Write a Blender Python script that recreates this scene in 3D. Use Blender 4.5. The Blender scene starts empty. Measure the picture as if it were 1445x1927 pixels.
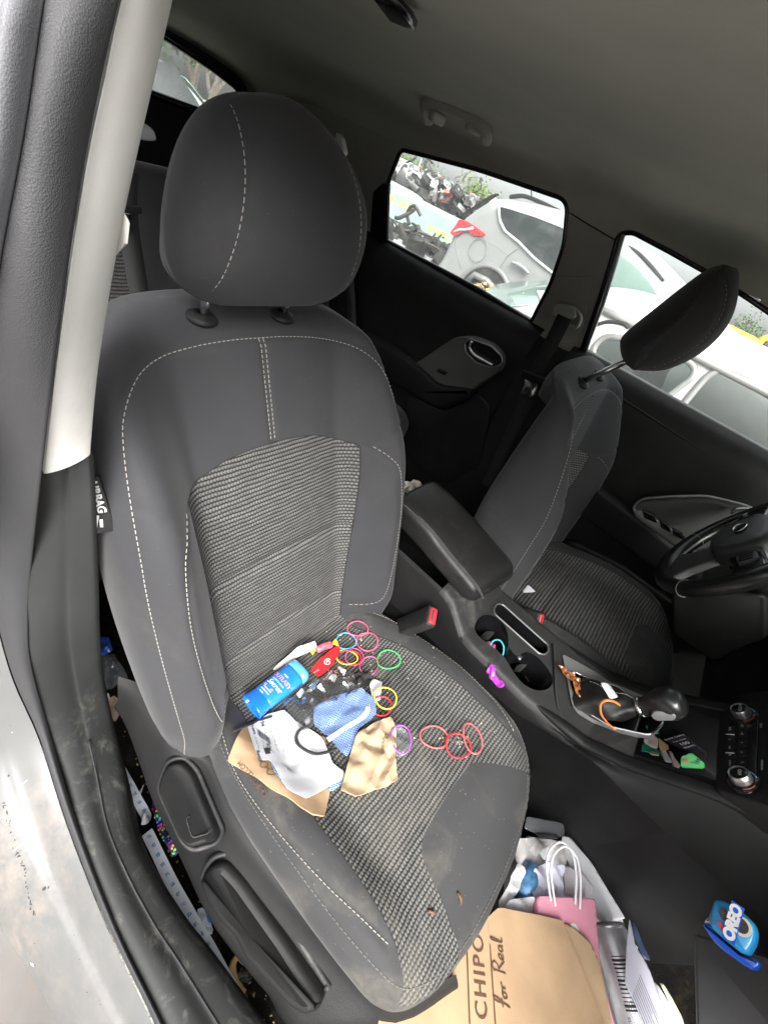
import bpy, bmesh, math, random
import numpy as np
from mathutils import Vector, Matrix, noise
random.seed(7)
SC = bpy.context.scene
COL = SC.collection
rad = math.radians

# ------------------------------------------------------------------ camera
CR = np.array([[0.7098507, 0.6317782, 0.3113975], [0.6170928, -0.34469, -0.7073792], [-0.3395711, 0.6942947, -0.6345442]])          # rows: camera x (right), y (down), z (forward) in car axes
CC = np.array([0.29195, -0.786768, 1.163355])
CF = 785.3457                    # focal length in pixels of the 1445 x 1927 photograph
cam_d = bpy.data.cameras.new('camera'); cam = bpy.data.objects.new('camera', cam_d); COL.objects.link(cam)
cam_d.sensor_fit = 'AUTO'; cam_d.sensor_width = 36.0; cam_d.lens = CF/1927*36.0
cam_d.clip_start = 0.01; cam_d.clip_end = 3000
_m = Matrix(((CR[0][0], -CR[1][0], -CR[2][0], CC[0]), (CR[0][1], -CR[1][1], -CR[2][1], CC[1]), (CR[0][2], -CR[1][2], -CR[2][2], CC[2]), (0, 0, 0, 1)))
cam.matrix_world = _m
SC.camera = cam

AX = {'x': 0, 'y': 1, 'z': 2}
def ray(px, py):
    return CR.T @ np.array([px-722.5, py-963.5, CF])
def at(px, py, a, v):
    """measure a point of the photograph on the plane a = v of the car axes"""
    d = ray(px, py); i = AX[a]; t = (v-CC[i])/d[i]
    return CC+t*d
def atp(px, py, p0, n):
    d = ray(px, py); n = np.array(n, float); t = n @ (np.array(p0)-CC)/(n @ d)
    return CC+t*d

# ------------------------------------------------------------------ 2D helpers
def spline(pts, n=8, closed=False):
    P = [np.array(p, float) for p in pts]; out = []; N = len(P)
    rng = range(N if closed else N-1)
    for i in rng:
        if closed: p0, p1, p2, p3 = P[(i-1) % N], P[i], P[(i+1) % N], P[(i+2) % N]
        else: p0, p1, p2, p3 = P[max(i-1, 0)], P[i], P[i+1], P[min(i+2, N-1)]
        for k in range(n):
            t = k/n
            out.append(.5*((2*p1)+(-p0+p2)*t+(2*p0-5*p1+4*p2-p3)*t*t+(-p0+3*p1-3*p2+p3)*t**3))
    if not closed: out.append(P[-1])
    return out
def round_poly(pts, r, n=5):
    """round the corners of a polygon (any dimension)"""
    P = [np.array(p, float) for p in pts]; out = []; N = len(P)
    for i in range(N):
        a, b, c = P[i-1], P[i], P[(i+1) % N]
        rr = r[i] if isinstance(r, (list, tuple)) else r
        la, lc = np.linalg.norm(a-b), np.linalg.norm(c-b)
        q = min(rr, la*.45, lc*.45)
        s, e = b+(a-b)/max(la, 1e-9)*q, b+(c-b)/max(lc, 1e-9)*q
        for k in range(n+1):
            t = k/n; out.append((1-t)**2*s+2*t*(1-t)*b+t*t*e)
    return out
def seg_dist(P, poly, closed=True):
    """P (n,2); distance to a polyline"""
    P = np.asarray(P); A = np.asarray(poly)[:, :2]; Bq = np.roll(A, -1, 0)
    if not closed: A, Bq = A[:-1], Bq[:-1]
    best = np.full(len(P), 1e9)
    for a, b in zip(A, Bq):
        d = b-a; L = d @ d
        t = np.clip(((P-a) @ d)/L, 0, 1) if L > 1e-14 else np.zeros(len(P))
        q = P-(a+t[:, None]*d); best = np.minimum(best, np.sqrt((q*q).sum(1)))
    return best
def inside(P, poly):
    P = np.asarray(P); A = np.asarray(poly)[:, :2]; Bq = np.roll(A, -1, 0)
    c = np.zeros(len(P), bool)
    for a, b in zip(A, Bq):
        if a[1] == b[1]: continue
        m = ((a[1] > P[:, 1]) != (b[1] > P[:, 1]))
        xi = (b[0]-a[0])*(P[:, 1]-a[1])/(b[1]-a[1])+a[0]
        c ^= m & (P[:, 0] < xi)
    return c
def sdf(P, poly):
    """positive inside"""
    return seg_dist(P, poly)*np.where(inside(P, poly), 1, -1)
def sstep(a, b, x):
    t = np.clip((np.asarray(x, float)-a)/(b-a), 0, 1); return t*t*(3-2*t)
def clip(V, F, S):
    """keep the part of a mesh where S > 0; V (n,k) may carry extra columns. Returns both halves"""
    res = []
    for sg in (1, -1):
        s = S*sg; nv = []; nf = []; mp = {}; ec = {}
        def vid(i):
            if i not in mp: mp[i] = len(nv); nv.append(V[i])
            return mp[i]
        def cut(i, j):
            k = (min(i, j), max(i, j))
            if k not in ec:
                t = s[i]/(s[i]-s[j]); ec[k] = len(nv); nv.append(V[i]*(1-t)+V[j]*t)
            return ec[k]
        for f in F:
            ins = [s[i] > 0 for i in f]
            if all(ins): nf.append([vid(i) for i in f]); continue
            if not any(ins): continue
            o = []
            for a, b, ia, ib in zip(f, list(f[1:])+[f[0]], ins, ins[1:]+[ins[0]]):
                if ia: o.append(vid(a))
                if ia != ib: o.append(cut(a, b))
            if len(o) >= 3: nf.append(o)
        res.append((np.array(nv) if nv else np.zeros((0, V.shape[1])), nf))
    return res
def gridf(n, m):
    return [[i*(m+1)+j, (i+1)*(m+1)+j, (i+1)*(m+1)+j+1, i*(m+1)+j+1] for i in range(n) for j in range(m)]
def loops(F):
    """ordered boundary loops of a face list"""
    ed = {}
    for f in F:
        for a, b in zip(f, list(f[1:])+[f[0]]):
            ed[(a, b)] = ed.get((a, b), 0)+1
    nx = {}
    for (a, b) in ed:
        if (b, a) not in ed: nx[a] = b
    out = []; seen = set()
    for s in list(nx):
        if s in seen: continue
        L = [s]; seen.add(s); c = nx[s]
        while c != s and c in nx and c not in seen: L.append(c); seen.add(c); c = nx[c]
        out.append(L)
    return out

# ------------------------------------------------------------------ objects
def props(o, label=None, cat=None, group=None, kind=None):
    if label: o['label'] = label
    if cat: o['category'] = cat
    if group: o['group'] = group
    if kind: o['kind'] = kind
    return o
def thing(name, loc, label, cat, group=None):
    o = bpy.data.objects.new(name, None); COL.objects.link(o); o.location = Vector(loc); o.empty_display_size = .05
    props(o, label, cat, group); return o
def origin_of(o):
    p = Vector((0, 0, 0))
    while o is not None: p += o.location; o = o.parent
    return p
def mk(name, V, F, mat, parent=None, smooth=True, uv=None, mi=None, **pr):
    """one mesh object; V in car axes"""
    V = np.asarray(V, float)[:, :3]
    me = bpy.data.meshes.new(name)
    if parent is not None: org = np.array(origin_of(parent)); loc = Vector((0, 0, 0))
    else:
        org = np.array([(V[:, 0].min()+V[:, 0].max())/2, (V[:, 1].min()+V[:, 1].max())/2, V[:, 2].min()]); loc = Vector(org)
    me.from_pydata((V-org).tolist(), [], [list(map(int, f)) for f in F])
    mats = mat if isinstance(mat, (list, tuple)) else [mat]
    for q in mats: me.materials.append(q)
    if mi is not None: me.polygons.foreach_set('material_index', [int(k) for k in mi])
    if uv is not None:
        uv = np.asarray(uv, float); l = me.uv_layers.new(name='UVMap')
        idx = np.empty(len(me.loops), int); me.loops.foreach_get('vertex_index', idx)
        l.data.foreach_set('uv', uv[idx].astype(float).ravel())
    if smooth is True: me.polygons.foreach_set('use_smooth', [True]*len(me.polygons))
    elif smooth:
        me.polygons.foreach_set('use_smooth', [True]*len(me.polygons)); me.set_sharp_from_angle(angle=rad(smooth))
    me.validate(); me.update()
    o = bpy.data.objects.new(name, me); COL.objects.link(o)
    if parent is not None: o.parent = parent
    else: o.location = loc
    props(o, **pr); return o
class MB:
    """collects geometry that belongs to ONE part"""
    def __init__(s): s.V = []; s.F = []; s.UV = []; s.MI = []
    def add(s, V, F, uv=None, mi=0):
        b = len(s.V); s.V += [np.array(v[:3], float) for v in V]; s.F += [[b+i for i in f] for f in F]
        s.UV += list(uv) if uv is not None else [(0, 0)]*len(V); s.MI += [mi]*len(F); return s
    def mk(s, name, mat, parent=None, smooth=35, **pr):
        return mk(name, s.V, s.F, mat, parent, smooth, s.UV, s.MI if any(s.MI) else None, **pr)
def tube(P, r, n=10, closed=False, flat=1.0, up=None, caps=True):
    """swept tube; r number or list; flat squeezes the second axis"""
    P = [np.array(p, float) for p in P]; N = len(P); V = []; F = []
    T = []
    for i in range(N):
        a = P[i-1] if (i > 0 or closed) else P[i]; b = P[(i+1) % N] if (i < N-1 or closed) else P[i]
        t = b-a; T.append(t/max(np.linalg.norm(t), 1e-12))
    if up is None:
        up = np.array([0, 0, 1.]) if abs(T[0][2]) < .9 else np.array([1., 0, 0])
    nrm = np.array(up, float)
    for i in range(N):
        nrm = nrm-T[i]*(nrm @ T[i]); nrm /= max(np.linalg.norm(nrm), 1e-12); bn = np.cross(T[i], nrm)
        rr = r[i] if isinstance(r, (list, tuple, np.ndarray)) else r
        for k in range(n):
            a = 2*math.pi*k/n
            V.append(P[i]+rr*(math.cos(a)*bn+math.sin(a)*flat*nrm))
    M = N if closed else N-1
    for i in range(M):
        j = (i+1) % N
        for k in range(n): F.append([i*n+k, i*n+(k+1) % n, j*n+(k+1) % n, j*n+k])
    if not closed and caps: F.append(list(range(n))[::-1]); F.append([(N-1)*n+k for k in range(n)])
    return V, F
def loft(R, closed=True, cap0=True, cap1=True):
    n = len(R[0]); V = [p for r in R for p in r]; F = []
    for i in range(len(R)-1):
        for k in range(n if closed else n-1):
            F.append([i*n+k, i*n+(k+1) % n, (i+1)*n+(k+1) % n, (i+1)*n+k])
    if closed and cap0: F.append(list(range(n))[::-1])
    if closed and cap1: F.append([(len(R)-1)*n+k for k in range(n)])
    return V, F
def frame(n, hint=(0, 0, 1)):
    n = np.array(n, float); n /= np.linalg.norm(n); h = np.array(hint, float)
    if abs(n @ h) > .95: h = np.array([1., 0, 0])
    ex = np.cross(h, n); ex /= np.linalg.norm(ex); ey = np.cross(n, ex); return ex, ey, n
def area2(P):
    P = np.asarray(P)[:, :2]; Q = np.roll(P, -1, 0); return .5*np.sum(P[:, 0]*Q[:, 1]-P[:, 1]*Q[:, 0])
def slab(P3, n, th, bev=.003, crown=0.0, back=True):
    """solid plate: outline P3 (3D points), front face offset to +n by th, rounded front edge"""
    P3 = [np.array(p, float) for p in P3]; c = sum(P3)/len(P3); ex, ey, n = frame(n)
    P = np.array([[(p-c) @ ex, (p-c) @ ey] for p in P3])
    H0 = np.array([(p-c) @ n for p in P3])
    if area2(P) < 0: P = P[::-1]; H0 = H0[::-1]
    def inset(d):
        N = len(P); o = []
        for i in range(N):
            a, b, q = P[i-1], P[i], P[(i+1) % N]
            d1 = (b-a)/max(np.linalg.norm(b-a), 1e-9); d2 = (q-b)/max(np.linalg.norm(q-b), 1e-9)
            n1 = np.array([-d1[1], d1[0]]); n2 = np.array([-d2[1], d2[0]]); m = n1+n2; L = m @ m
            m = m/max(L, .3)*2 if L > 1e-9 else n1
            o.append(b+m*d)
        return np.array(o)
    rings = []
    if back: rings.append((P, 0.))
    rings.append((P, th-bev if abs(th) > bev else th*.5))
    for k in range(1, 4):
        a = k/3*math.pi/2; rings.append((inset(bev*(1-math.cos(a))), th-bev+bev*math.sin(a)))
    R = [[c+ex*q[0]+ey*q[1]+n*(h+h0) for q, h0 in zip(Q, H0)] for Q, h in rings]
    V, F = loft(R, True, back, False)
    N = len(P); base = (len(R)-1)*N
    if crown:
        cc = sum(R[-1])/N+n*crown; V = list(V)+[cc]
        for k in range(N): F.append([base+k, base+(k+1) % N, len(V)-1])
    else: F.append([base+k for k in range(N)])
    return V, F
def box(c, s, bev=.004, rot=None, seg=2):
    bm = bmesh.new(); bmesh.ops.create_cube(bm, size=1)
    bmesh.ops.scale(bm, vec=s, verts=bm.verts)
    if bev: bmesh.ops.bevel(bm, geom=bm.edges[:], offset=min(bev, min(s)*.45), segments=seg, profile=.5, affect='EDGES')
    M = Matrix.Translation(Vector(c))
    if rot is not None: M = M @ (rot.to_4x4() if isinstance(rot, Matrix) else Matrix.Rotation(rot[0], 4, rot[1]))
    bm.transform(M); bm.verts.index_update()
    V = [np.array(v.co) for v in bm.verts]; F = [[v.index for v in f.verts] for f in bm.faces]; bm.free(); return V, F
def lathe(prof, c, axis=(0, 0, 1), n=24):
    """profile [(r, h)] around an axis"""
    ex, ey, ax = frame(axis); c = np.array(c, float); R = []
    for r, h in prof: R.append([c+ax*h+r*(math.cos(2*math.pi*k/n)*ex+math.sin(2*math.pi*k/n)*ey) for k in range(n)])
    return loft(R)
def fbm(p, o=3):
    s = 0; a = 1; q = Vector(p)
    for i in range(o): s += a*noise.noise(q); q = q*2.03; a *= .5
    return s
_fr = random.Random(4)
FOLDS = [[(math.cos(t_), math.sin(t_), _fr.uniform(.45, 1.3), _fr.random()) for t_ in (_fr.uniform(0, .7), _fr.uniform(.8, 1.5), _fr.uniform(1.6, 2.3), _fr.uniform(2.4, 3.1))] for _ in range(61)]
def sheet(P3, n, step=.006, amp=.004, freq=25, th=.0006, seed=0, ridge=False, bend=None, uvflip=False):
    """thin crumpled sheet: outline P3 in a plane of normal n, gridded, displaced along n. Returns V,F,uv,place(u,v)"""
    P3 = [np.array(p, float) for p in P3]; c = sum(P3)/len(P3); ex, ey, n = frame(n)
    P = np.array([[(p-c) @ ex, (p-c) @ ey] for p in P3])
    lo, hi = P.min(0)-step, P.max(0)+step
    nx, ny = int((hi[0]-lo[0])/step)+1, int((hi[1]-lo[1])/step)+1
    G = np.array([[lo[0]+i*step, lo[1]+j*step] for i in range(nx+1) for j in range(ny+1)])
    (Vk, Fk), _ = clip(G, gridf(nx, ny), sdf(G, P))
    def hgt(a, b):
        q = Vector((a*freq+(seed % 97)*7.3, b*freq+(seed % 89)*3.1, (seed % 71)*1.7))
        h = noise.noise(q)+.5*noise.noise(q*2.1)
        if ridge:
            rr = FOLDS[seed % 61]; wx = .012*noise.noise(q*.6+Vector((3, 8, 1))); h = 0
            for k, (c_, s_, per, ph) in enumerate(rr):
                t = (a*c_+b*s_+wx)*freq*per+ph; t = abs(t-math.floor(t)-.5)*2-.5
                h += t*(.75+1.1*noise.noise(Vector((a*freq*.35+k*5, b*freq*.35, seed % 13))))*.62
            h += .25*noise.noise(q*2.5)
        z = h*amp
        if bend is not None: z += bend(a, b)
        return z
    def place(a, b, off=0.0): return c+ex*a+ey*b+n*(hgt(a, b)+off)
    V = [place(a, b) for a, b in Vk]; N = len(V)
    V2 = [v-n*th for v in V]
    F = [list(f) for f in Fk]+[[i+N for i in f[::-1]] for f in Fk]
    for L in loops(Fk):
        for a, b in zip(L, L[1:]+[L[0]]): F.append([b, a, a+N, b+N])
    uv = list(Vk)+list(Vk)
    return V+V2, F, uv, place, (c, ex, ey, n)
def text2d(s, size=1.0, shear=0.0, spacing=1.0, bold=0.0):
    cu = bpy.data.curves.new('lettering', 'FONT'); cu.body = s; cu.size = size; cu.shear = shear; cu.space_character = spacing
    cu.align_x = 'CENTER'; cu.align_y = 'CENTER'; cu.resolution_u = 3; cu.offset = bold
    ob = bpy.data.objects.new('lettering', cu); COL.objects.link(ob)
    dg = bpy.context.evaluated_depsgraph_get(); me = bpy.data.meshes.new_from_object(ob.evaluated_get(dg))
    V = np.array([v.co[:2] for v in me.vertices]); F = [list(p.vertices) for p in me.polygons]
    bpy.data.objects.remove(ob); bpy.data.curves.remove(cu); bpy.data.meshes.remove(me); return V, F
def text3(s, size, c, ex, ey, mirror=False, **k):
    V, F = text2d(s, size, **k); c = np.array(c); ex = np.array(ex); ey = np.array(ey)
    return [c+ex*a+ey*b for a, b in V], F
def strokes(lines, w):
    """flat pen strokes in 2D"""
    V = []; F = []
    for L in lines:
        L = spline(L, 6) if len(L) > 2 else [np.array(p, float) for p in L]
        b = len(V)
        for i, p in enumerate(L):
            t = (L[min(i+1, len(L)-1)]-L[max(i-1, 0)]); t = t/max(np.linalg.norm(t), 1e-9); q = np.array([-t[1], t[0]])*w/2
            V += [p+q, p-q]
        for i in range(len(L)-1): F.append([b+2*i, b+2*i+1, b+2*i+3, b+2*i+2])
    return np.array(V), F

# ------------------------------------------------------------------ materials
class NT:
    def __init__(s, name):
        s.m = bpy.data.materials.new(name); s.m.use_nodes = True; s.t = s.m.node_tree
        s.b = s.t.nodes['Principled BSDF']; s.out = s.t.nodes['Material Output']
    def n(s, typ, **k):
        x = s.t.nodes.new(typ)
        for a, v in k.items():
            if hasattr(x, a): setattr(x, a, v)
            else: x.inputs[a].default_value = v
        return x
    def l(s, a, b): s.t.links.new(a, b)
    def math(s, op, a, b=None, c=None):
        x = s.t.nodes.new('ShaderNodeMath'); x.operation = op
        for i, v in enumerate((a, b, c)):
            if v is None: continue
            if isinstance(v, (int, float)): x.inputs[i].default_value = v
            else: s.l(v, x.inputs[i])
        return x.outputs[0]
    def mix(s, f, a, b):
        x = s.t.nodes.new('ShaderNodeMix'); x.data_type = 'RGBA'
        for sock, v in ((x.inputs['Factor'], f), (x.inputs[6], a), (x.inputs[7], b)):
            if isinstance(v, (int, float)): sock.default_value = v
            elif isinstance(v, (tuple, list)): sock.default_value = (*v[:3], 1)
            else: s.l(v, sock)
        return x.outputs[2]
    def ramp(s, f, stops):
        x = s.t.nodes.new('ShaderNodeValToRGB'); e = x.color_ramp.elements
        while len(e) < len(stops): e.new(.5)
        for q, (p, c) in zip(e, stops): q.position = p; q.color = (*c[:3], 1) if isinstance(c, (tuple, list)) else (c, c, c, 1)
        s.l(f, x.inputs[0]); return x.outputs[0]
    def obj(s): return s.n('ShaderNodeTexCoord').outputs['Object']
    def uvc(s): return s.n('ShaderNodeTexCoord').outputs['UV']
    def noise(s, scale, detail=3, rough=.55, vec=None, dist=0):
        x = s.n('ShaderNodeTexNoise'); x.inputs['Scale'].default_value = scale; x.inputs['Detail'].default_value = detail
        x.inputs['Roughness'].default_value = rough; x.inputs['Distortion'].default_value = dist
        s.l(vec if vec is not None else s.obj(), x.inputs['Vector']); return x.outputs['Fac']
    def bump(s, h, st=.3, d=.002):
        x = s.n('ShaderNodeBump'); x.inputs['Strength'].default_value = st; x.inputs['Distance'].default_value = d
        s.l(h, x.inputs['Height']); s.l(x.outputs[0], s.b.inputs['Normal']); return x
    def set(s, **k):
        for a, v in k.items():
            i = s.b.inputs[a.replace('_', ' ')]
            if isinstance(v, (int, float)): i.default_value = v
            elif isinstance(v, (tuple, list)): i.default_value = (*v[:3], 1)
            else: s.l(v, i)
        return s
def mat(name, col, rough=.6, var=.12, vscale=14, bump=0., bscale=400, bdist=.001, dirt=0., dirtcol=(.25, .24, .21), dscale=9, spec=.5, metal=0., coat=0., alpha=None, sheen=0., trans=0.):
    t = NT(name); c = np.array(col)
    nz = t.noise(vscale, 4)
    f = t.ramp(nz, [(.3, tuple(c*(1-var))), (.7, tuple(np.minimum(c*(1+var), 1)))])
    if dirt:
        d1 = t.ramp(t.noise(dscale, 6, .65, dist=.6), [(.5, 0.), (.74, 1.)])
        d2 = t.ramp(t.noise(dscale*9, 4, .7), [(.35, 0.), (.7, 1.)])
        f = t.mix(t.math('MULTIPLY', t.math('MULTIPLY', d1, d2), dirt), f, dirtcol)
    t.set(Base_Color=f, Roughness=rough, Metallic=metal, Coat_Weight=coat)
    t.b.inputs['Specular IOR Level'].default_value = spec
    if sheen: t.set(Sheen_Weight=sheen); t.b.inputs['Sheen Roughness'].default_value = .5
    if trans: t.set(Transmission_Weight=trans)
    if bump: t.bump(t.noise(bscale, 3, .6), bump, bdist)
    if alpha is not None: t.set(Alpha=alpha)
    return t.m
# ------------------------------------------------------------------ the materials of the place
def fabric_mat(name, col, dirt=.25):
    t = NT(name); o = t.obj(); c = np.array(col)
    f = t.ramp(t.noise(7, 4), [(.3, tuple(c*.9)), (.7, tuple(c*1.12))])
    weave = t.noise(900, 2)
    f = t.mix(t.math('MULTIPLY', weave, .35), f, tuple(c*1.9))
    d1 = t.ramp(t.noise(6, 6, .6, dist=.8), [(.50, 0.), (.78, 1.)]); d2 = t.ramp(t.noise(70, 4, .7), [(.3, .15), (.7, 1.)])
    f = t.mix(t.math('MULTIPLY', t.math('MULTIPLY', d1, d2), dirt), f, (.175, .158, .125))
    sp = t.ramp(t.noise(260, 1, .3), [(.77, 0.), (.79, 1.)])
    f = t.mix(t.math('MULTIPLY', sp, dirt*.6), f, (.30, .28, .25))
    t.set(Base_Color=f, Roughness=.82, Sheen_Weight=.12); t.b.inputs['Sheen Roughness'].default_value = .4
    t.b.inputs['Specular IOR Level'].default_value = .3
    w = t.n('ShaderNodeTexWave', wave_type='BANDS', bands_direction='DIAGONAL'); w.inputs['Scale'].default_value = 330
    t.l(o, w.inputs['Vector'])
    t.bump(t.math('ADD', t.noise(1100, 2), t.math('MULTIPLY', t.noise(45, 3), .8)), .25, .0008); return t.m
def rib_mat(name, pitch=.0076, dirt=.3, k=1.0):
    """woven ribbed cloth: stripes along the second uv axis, beads along the first"""
    t = NT(name); s = t.n('ShaderNodeSeparateXYZ'); t.l(t.uvc(), s.inputs[0]); u, v = s.outputs[0], s.outputs[1]
    wob = t.math('ADD', t.math('MULTIPLY', t.math('SUBTRACT', t.noise(5, 2), .5), .008), t.math('MULTIPLY', t.math('SUBTRACT', t.noise(34, 2), .5), .0035))
    vv = t.math('ADD', v, wob)
    row = t.math('DIVIDE', vv, pitch); fr = t.math('FRACT', row); idx = t.math('FLOOR', row)
    rib = t.math('SUBTRACT', 1.0, t.math('ABSOLUTE', t.math('SUBTRACT', t.math('MULTIPLY', fr, 2.0), 1.0)))     # 0 groove .. 1 crest
    half = t.math('MULTIPLY', t.math('MODULO', idx, 2.0), .5)
    bu = t.math('ADD', t.math('DIVIDE', u, pitch*.72), t.math('ADD', half, t.math('MULTIPLY', rib, .35)))
    bf = t.math('FRACT', bu)
    bead = t.math('SUBTRACT', 1.0, t.math('ABSOLUTE', t.math('SUBTRACT', t.math('MULTIPLY', bf, 2.0), 1.0)))
    h = t.math('MULTIPLY', t.math('POWER', rib, .6), t.math('ADD', .55, t.math('MULTIPLY', bead, .45)))
    # slow weave blocks: some stretches of thread are paler
    blk = t.n('ShaderNodeTexNoise'); blk.inputs['Scale'].default_value = 1.0; blk.inputs['Detail'].default_value = 2
    cb = t.n('ShaderNodeCombineXYZ'); t.l(t.math('MULTIPLY', u, 28), cb.inputs[0]); t.l(t.math('MULTIPLY', idx, .9), cb.inputs[1]); t.l(cb.outputs[0], blk.inputs['Vector'])
    pale = t.ramp(blk.outputs['Fac'], [(.38, .0), (.62, 1.)])
    c0, c1, c2 = (.0125*k, .0125*k, .013*k), (.058*k, .057*k, .055*k), (.145*k, .142*k, .135*k)
    f = t.mix(t.ramp(h, [(.28, 0.), (.62, 1.)]), c0, t.mix(t.math('MULTIPLY', bead, t.math('ADD', .35, t.math('MULTIPLY', pale, .5))), c1, c2))
    d1 = t.ramp(t.noise(7, 6, .6, dist=.8), [(.48, 0.), (.76, 1.)])
    f = t.mix(t.math('MULTIPLY', d1, dirt), f, (.20, .18, .14))
    t.set(Base_Color=f, Roughness=.75); t.b.inputs['Specular IOR Level'].default_value = .3
    t.bump(h, .8, .0022); return t.m
def pvc(name, col, rough=.5, grain=900, gb=.25, dirt=.0, dirtcol=(.3, .28, .24), spec=.5, dscale=8, low=None):
    """grained moulded plastic"""
    t = NT(name); c = np.array(col)
    f = t.ramp(t.noise(5, 4), [(.3, tuple(c*.88)), (.7, tuple(c*1.12))])
    dust = t.ramp(t.noise(3.5, 5, .7), [(.35, 0.), (.9, 1.)])
    f = t.mix(t.math('MULTIPLY', dust, .05), f, (.30, .29, .27))
    if dirt:
        d1 = t.ramp(t.noise(dscale, 7, .68, dist=1.2), [(.52, 0.), (.68, 1.)]); d2 = t.ramp(t.noise(dscale*8, 4, .7), [(.3, 0.), (.65, 1.)])
        dm = t.math('MULTIPLY', t.math('MULTIPLY', d1, d2), dirt)
        if low is not None:
            sx = t.n('ShaderNodeSeparateXYZ'); t.l(t.obj(), sx.inputs[0]); mr = t.n('ShaderNodeMapRange'); t.l(sx.outputs[2], mr.inputs[0]); mr.inputs[1].default_value = low+.10; mr.inputs[2].default_value = low; dm = t.math('MULTIPLY', dm, mr.outputs[0])
        f = t.mix(dm, f, dirtcol)
    rr = t.math('ADD', rough-.08, t.math('MULTIPLY', t.noise(12, 4), .16))
    t.set(Base_Color=f, Roughness=rr); t.b.inputs['Specular IOR Level'].default_value = spec
    vo = t.n('ShaderNodeTexVoronoi'); vo.inputs['Scale'].default_value = grain; t.l(t.obj(), vo.inputs['Vector'])
    t.bump(t.math('ADD', vo.outputs['Distance'], t.math('MULTIPLY', t.noise(40, 3), .4)), gb, .0009); return t.m
def glass_mat(name, tint=(.93, .97, .95), haze=.05, gloss=.9, hazecol=(.75, .78, .76)):
    t = NT(name); tr = t.n('ShaderNodeBsdfTransparent'); tr.inputs[0].default_value = (*tint, 1)
    gl = t.n('ShaderNodeBsdfGlossy'); gl.inputs['Roughness'].default_value = .04
    df = t.n('ShaderNodeBsdfTranslucent'); df.inputs[0].default_value = (*hazecol, 1)
    d2 = t.n('ShaderNodeBsdfDiffuse'); d2.inputs[0].default_value = (*hazecol, 1)
    md = t.n('ShaderNodeMixShader'); md.inputs[0].default_value = .4; t.l(df.outputs[0], md.inputs[1]); t.l(d2.outputs[0], md.inputs[2])
    lw = t.n('ShaderNodeLayerWeight'); lw.inputs[0].default_value = .5; frv = t.math('ADD', .035, t.math('MULTIPLY', t.math('POWER', lw.outputs['Facing'], 4.0), .7))
    m1 = t.n('ShaderNodeMixShader'); t.l(t.math('MULTIPLY', frv, gloss), m1.inputs[0]); t.l(tr.outputs[0], m1.inputs[1]); t.l(gl.outputs[0], m1.inputs[2])
    m2 = t.n('ShaderNodeMixShader'); sm = t.ramp(t.noise(5, 5, .65), [(.3, haze*.5), (.8, haze*2)])
    t.l(sm, m2.inputs[0]); t.l(m1.outputs[0], m2.inputs[1]); t.l(md.outputs[0], m2.inputs[2]); t.l(m2.outputs[0], t.out.inputs[0]); return t.m
M = {}
M['cloth'] = fabric_mat('charcoal_cloth', (.032, .032, .0345), .12)
M['cloth_dirty'] = fabric_mat('dusty_charcoal_cloth', (.033, .033, .034), .75)
M['rib'] = rib_mat('ribbed_cloth', dirt=.05, k=1.4)
M['rib_dirty'] = rib_mat('dusty_ribbed_cloth', dirt=.38, k=1.25)
M['rib_far'] = rib_mat('ribbed_cloth_striped', pitch=.0095, dirt=.25, k=1.35)
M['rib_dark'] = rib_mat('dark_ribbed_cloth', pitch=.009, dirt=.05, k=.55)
M['piping'] = mat('dark_seam', (.014, .014, .015), .8)
M['thread_dim'] = mat('dull_thread', (.15, .145, .13), .7)
M['thread'] = mat('pale_thread', (.33, .315, .28), .7)
M['black'] = pvc('black_plastic', (.0075, .0075, .008), .52, spec=.26)
M['black_dusty'] = pvc('dusty_black_plastic', (.015, .015, .016), .55, dirt=.3, spec=.35)
M['grey_plastic'] = pvc('dark_grey_plastic', (.028, .028, .029), .52, dirt=.12)
M['softpanel'] = pvc('soft_black_panel', (.0065, .0065, .007), .5, grain=1300, gb=.2, spec=.22)
M['doorskin'] = pvc('black_door_skin', (.0045, .0048, .0047), .45, grain=1300, gb=.15, spec=.32)
M['insert'] = pvc('grey_door_insert', (.075, .075, .072), .45, spec=.4)
M['vinyl'] = pvc('black_vinyl', (.011, .011, .011), .38, spec=.4, grain=700, gb=.25, dirt=.12, dirtcol=(.2, .18, .15))
M['gloss_black'] = mat('gloss_black_plastic', (.008, .008, .009), .22, coat=.2)
M['sill'] = pvc('scuffed_sill_plastic', (.026, .027, .027), .62, spec=.3, grain=1100, gb=.2, dirt=.5, dirtcol=(.25, .245, .205), dscale=17, low=.24)
M['seal'] = pvc('grained_rubber', (.046, .046, .049), .62, grain=950, gb=.3, spec=.3)
M['seal_lobe'] = pvc('pale_rubber', (.15, .15, .162), .65, grain=900, gb=.2)
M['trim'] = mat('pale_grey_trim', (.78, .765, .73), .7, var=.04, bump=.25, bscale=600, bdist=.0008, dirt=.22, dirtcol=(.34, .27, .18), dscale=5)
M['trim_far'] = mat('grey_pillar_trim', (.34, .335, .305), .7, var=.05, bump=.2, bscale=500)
M['headliner'] = mat('headliner_cloth', (.41, .41, .355), .95, var=.05, vscale=8, bump=.35, bscale=700, bdist=.001, dirt=.1, dirtcol=(.15, .14, .12), dscale=2.5, spec=.2)
M['silver'] = mat('silver_paint', (.12, .121, .12), .5, var=.05, metal=.0, coat=.12, dirt=.5, dirtcol=(.33, .27, .22), dscale=4)
M['chrome'] = mat('chrome', (.75, .75, .76), .14, metal=1., var=.03)
M['satin'] = mat('satin_silver', (.42, .42, .42), .33, metal=.9, var=.05, bump=.08, bscale=900)
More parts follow.
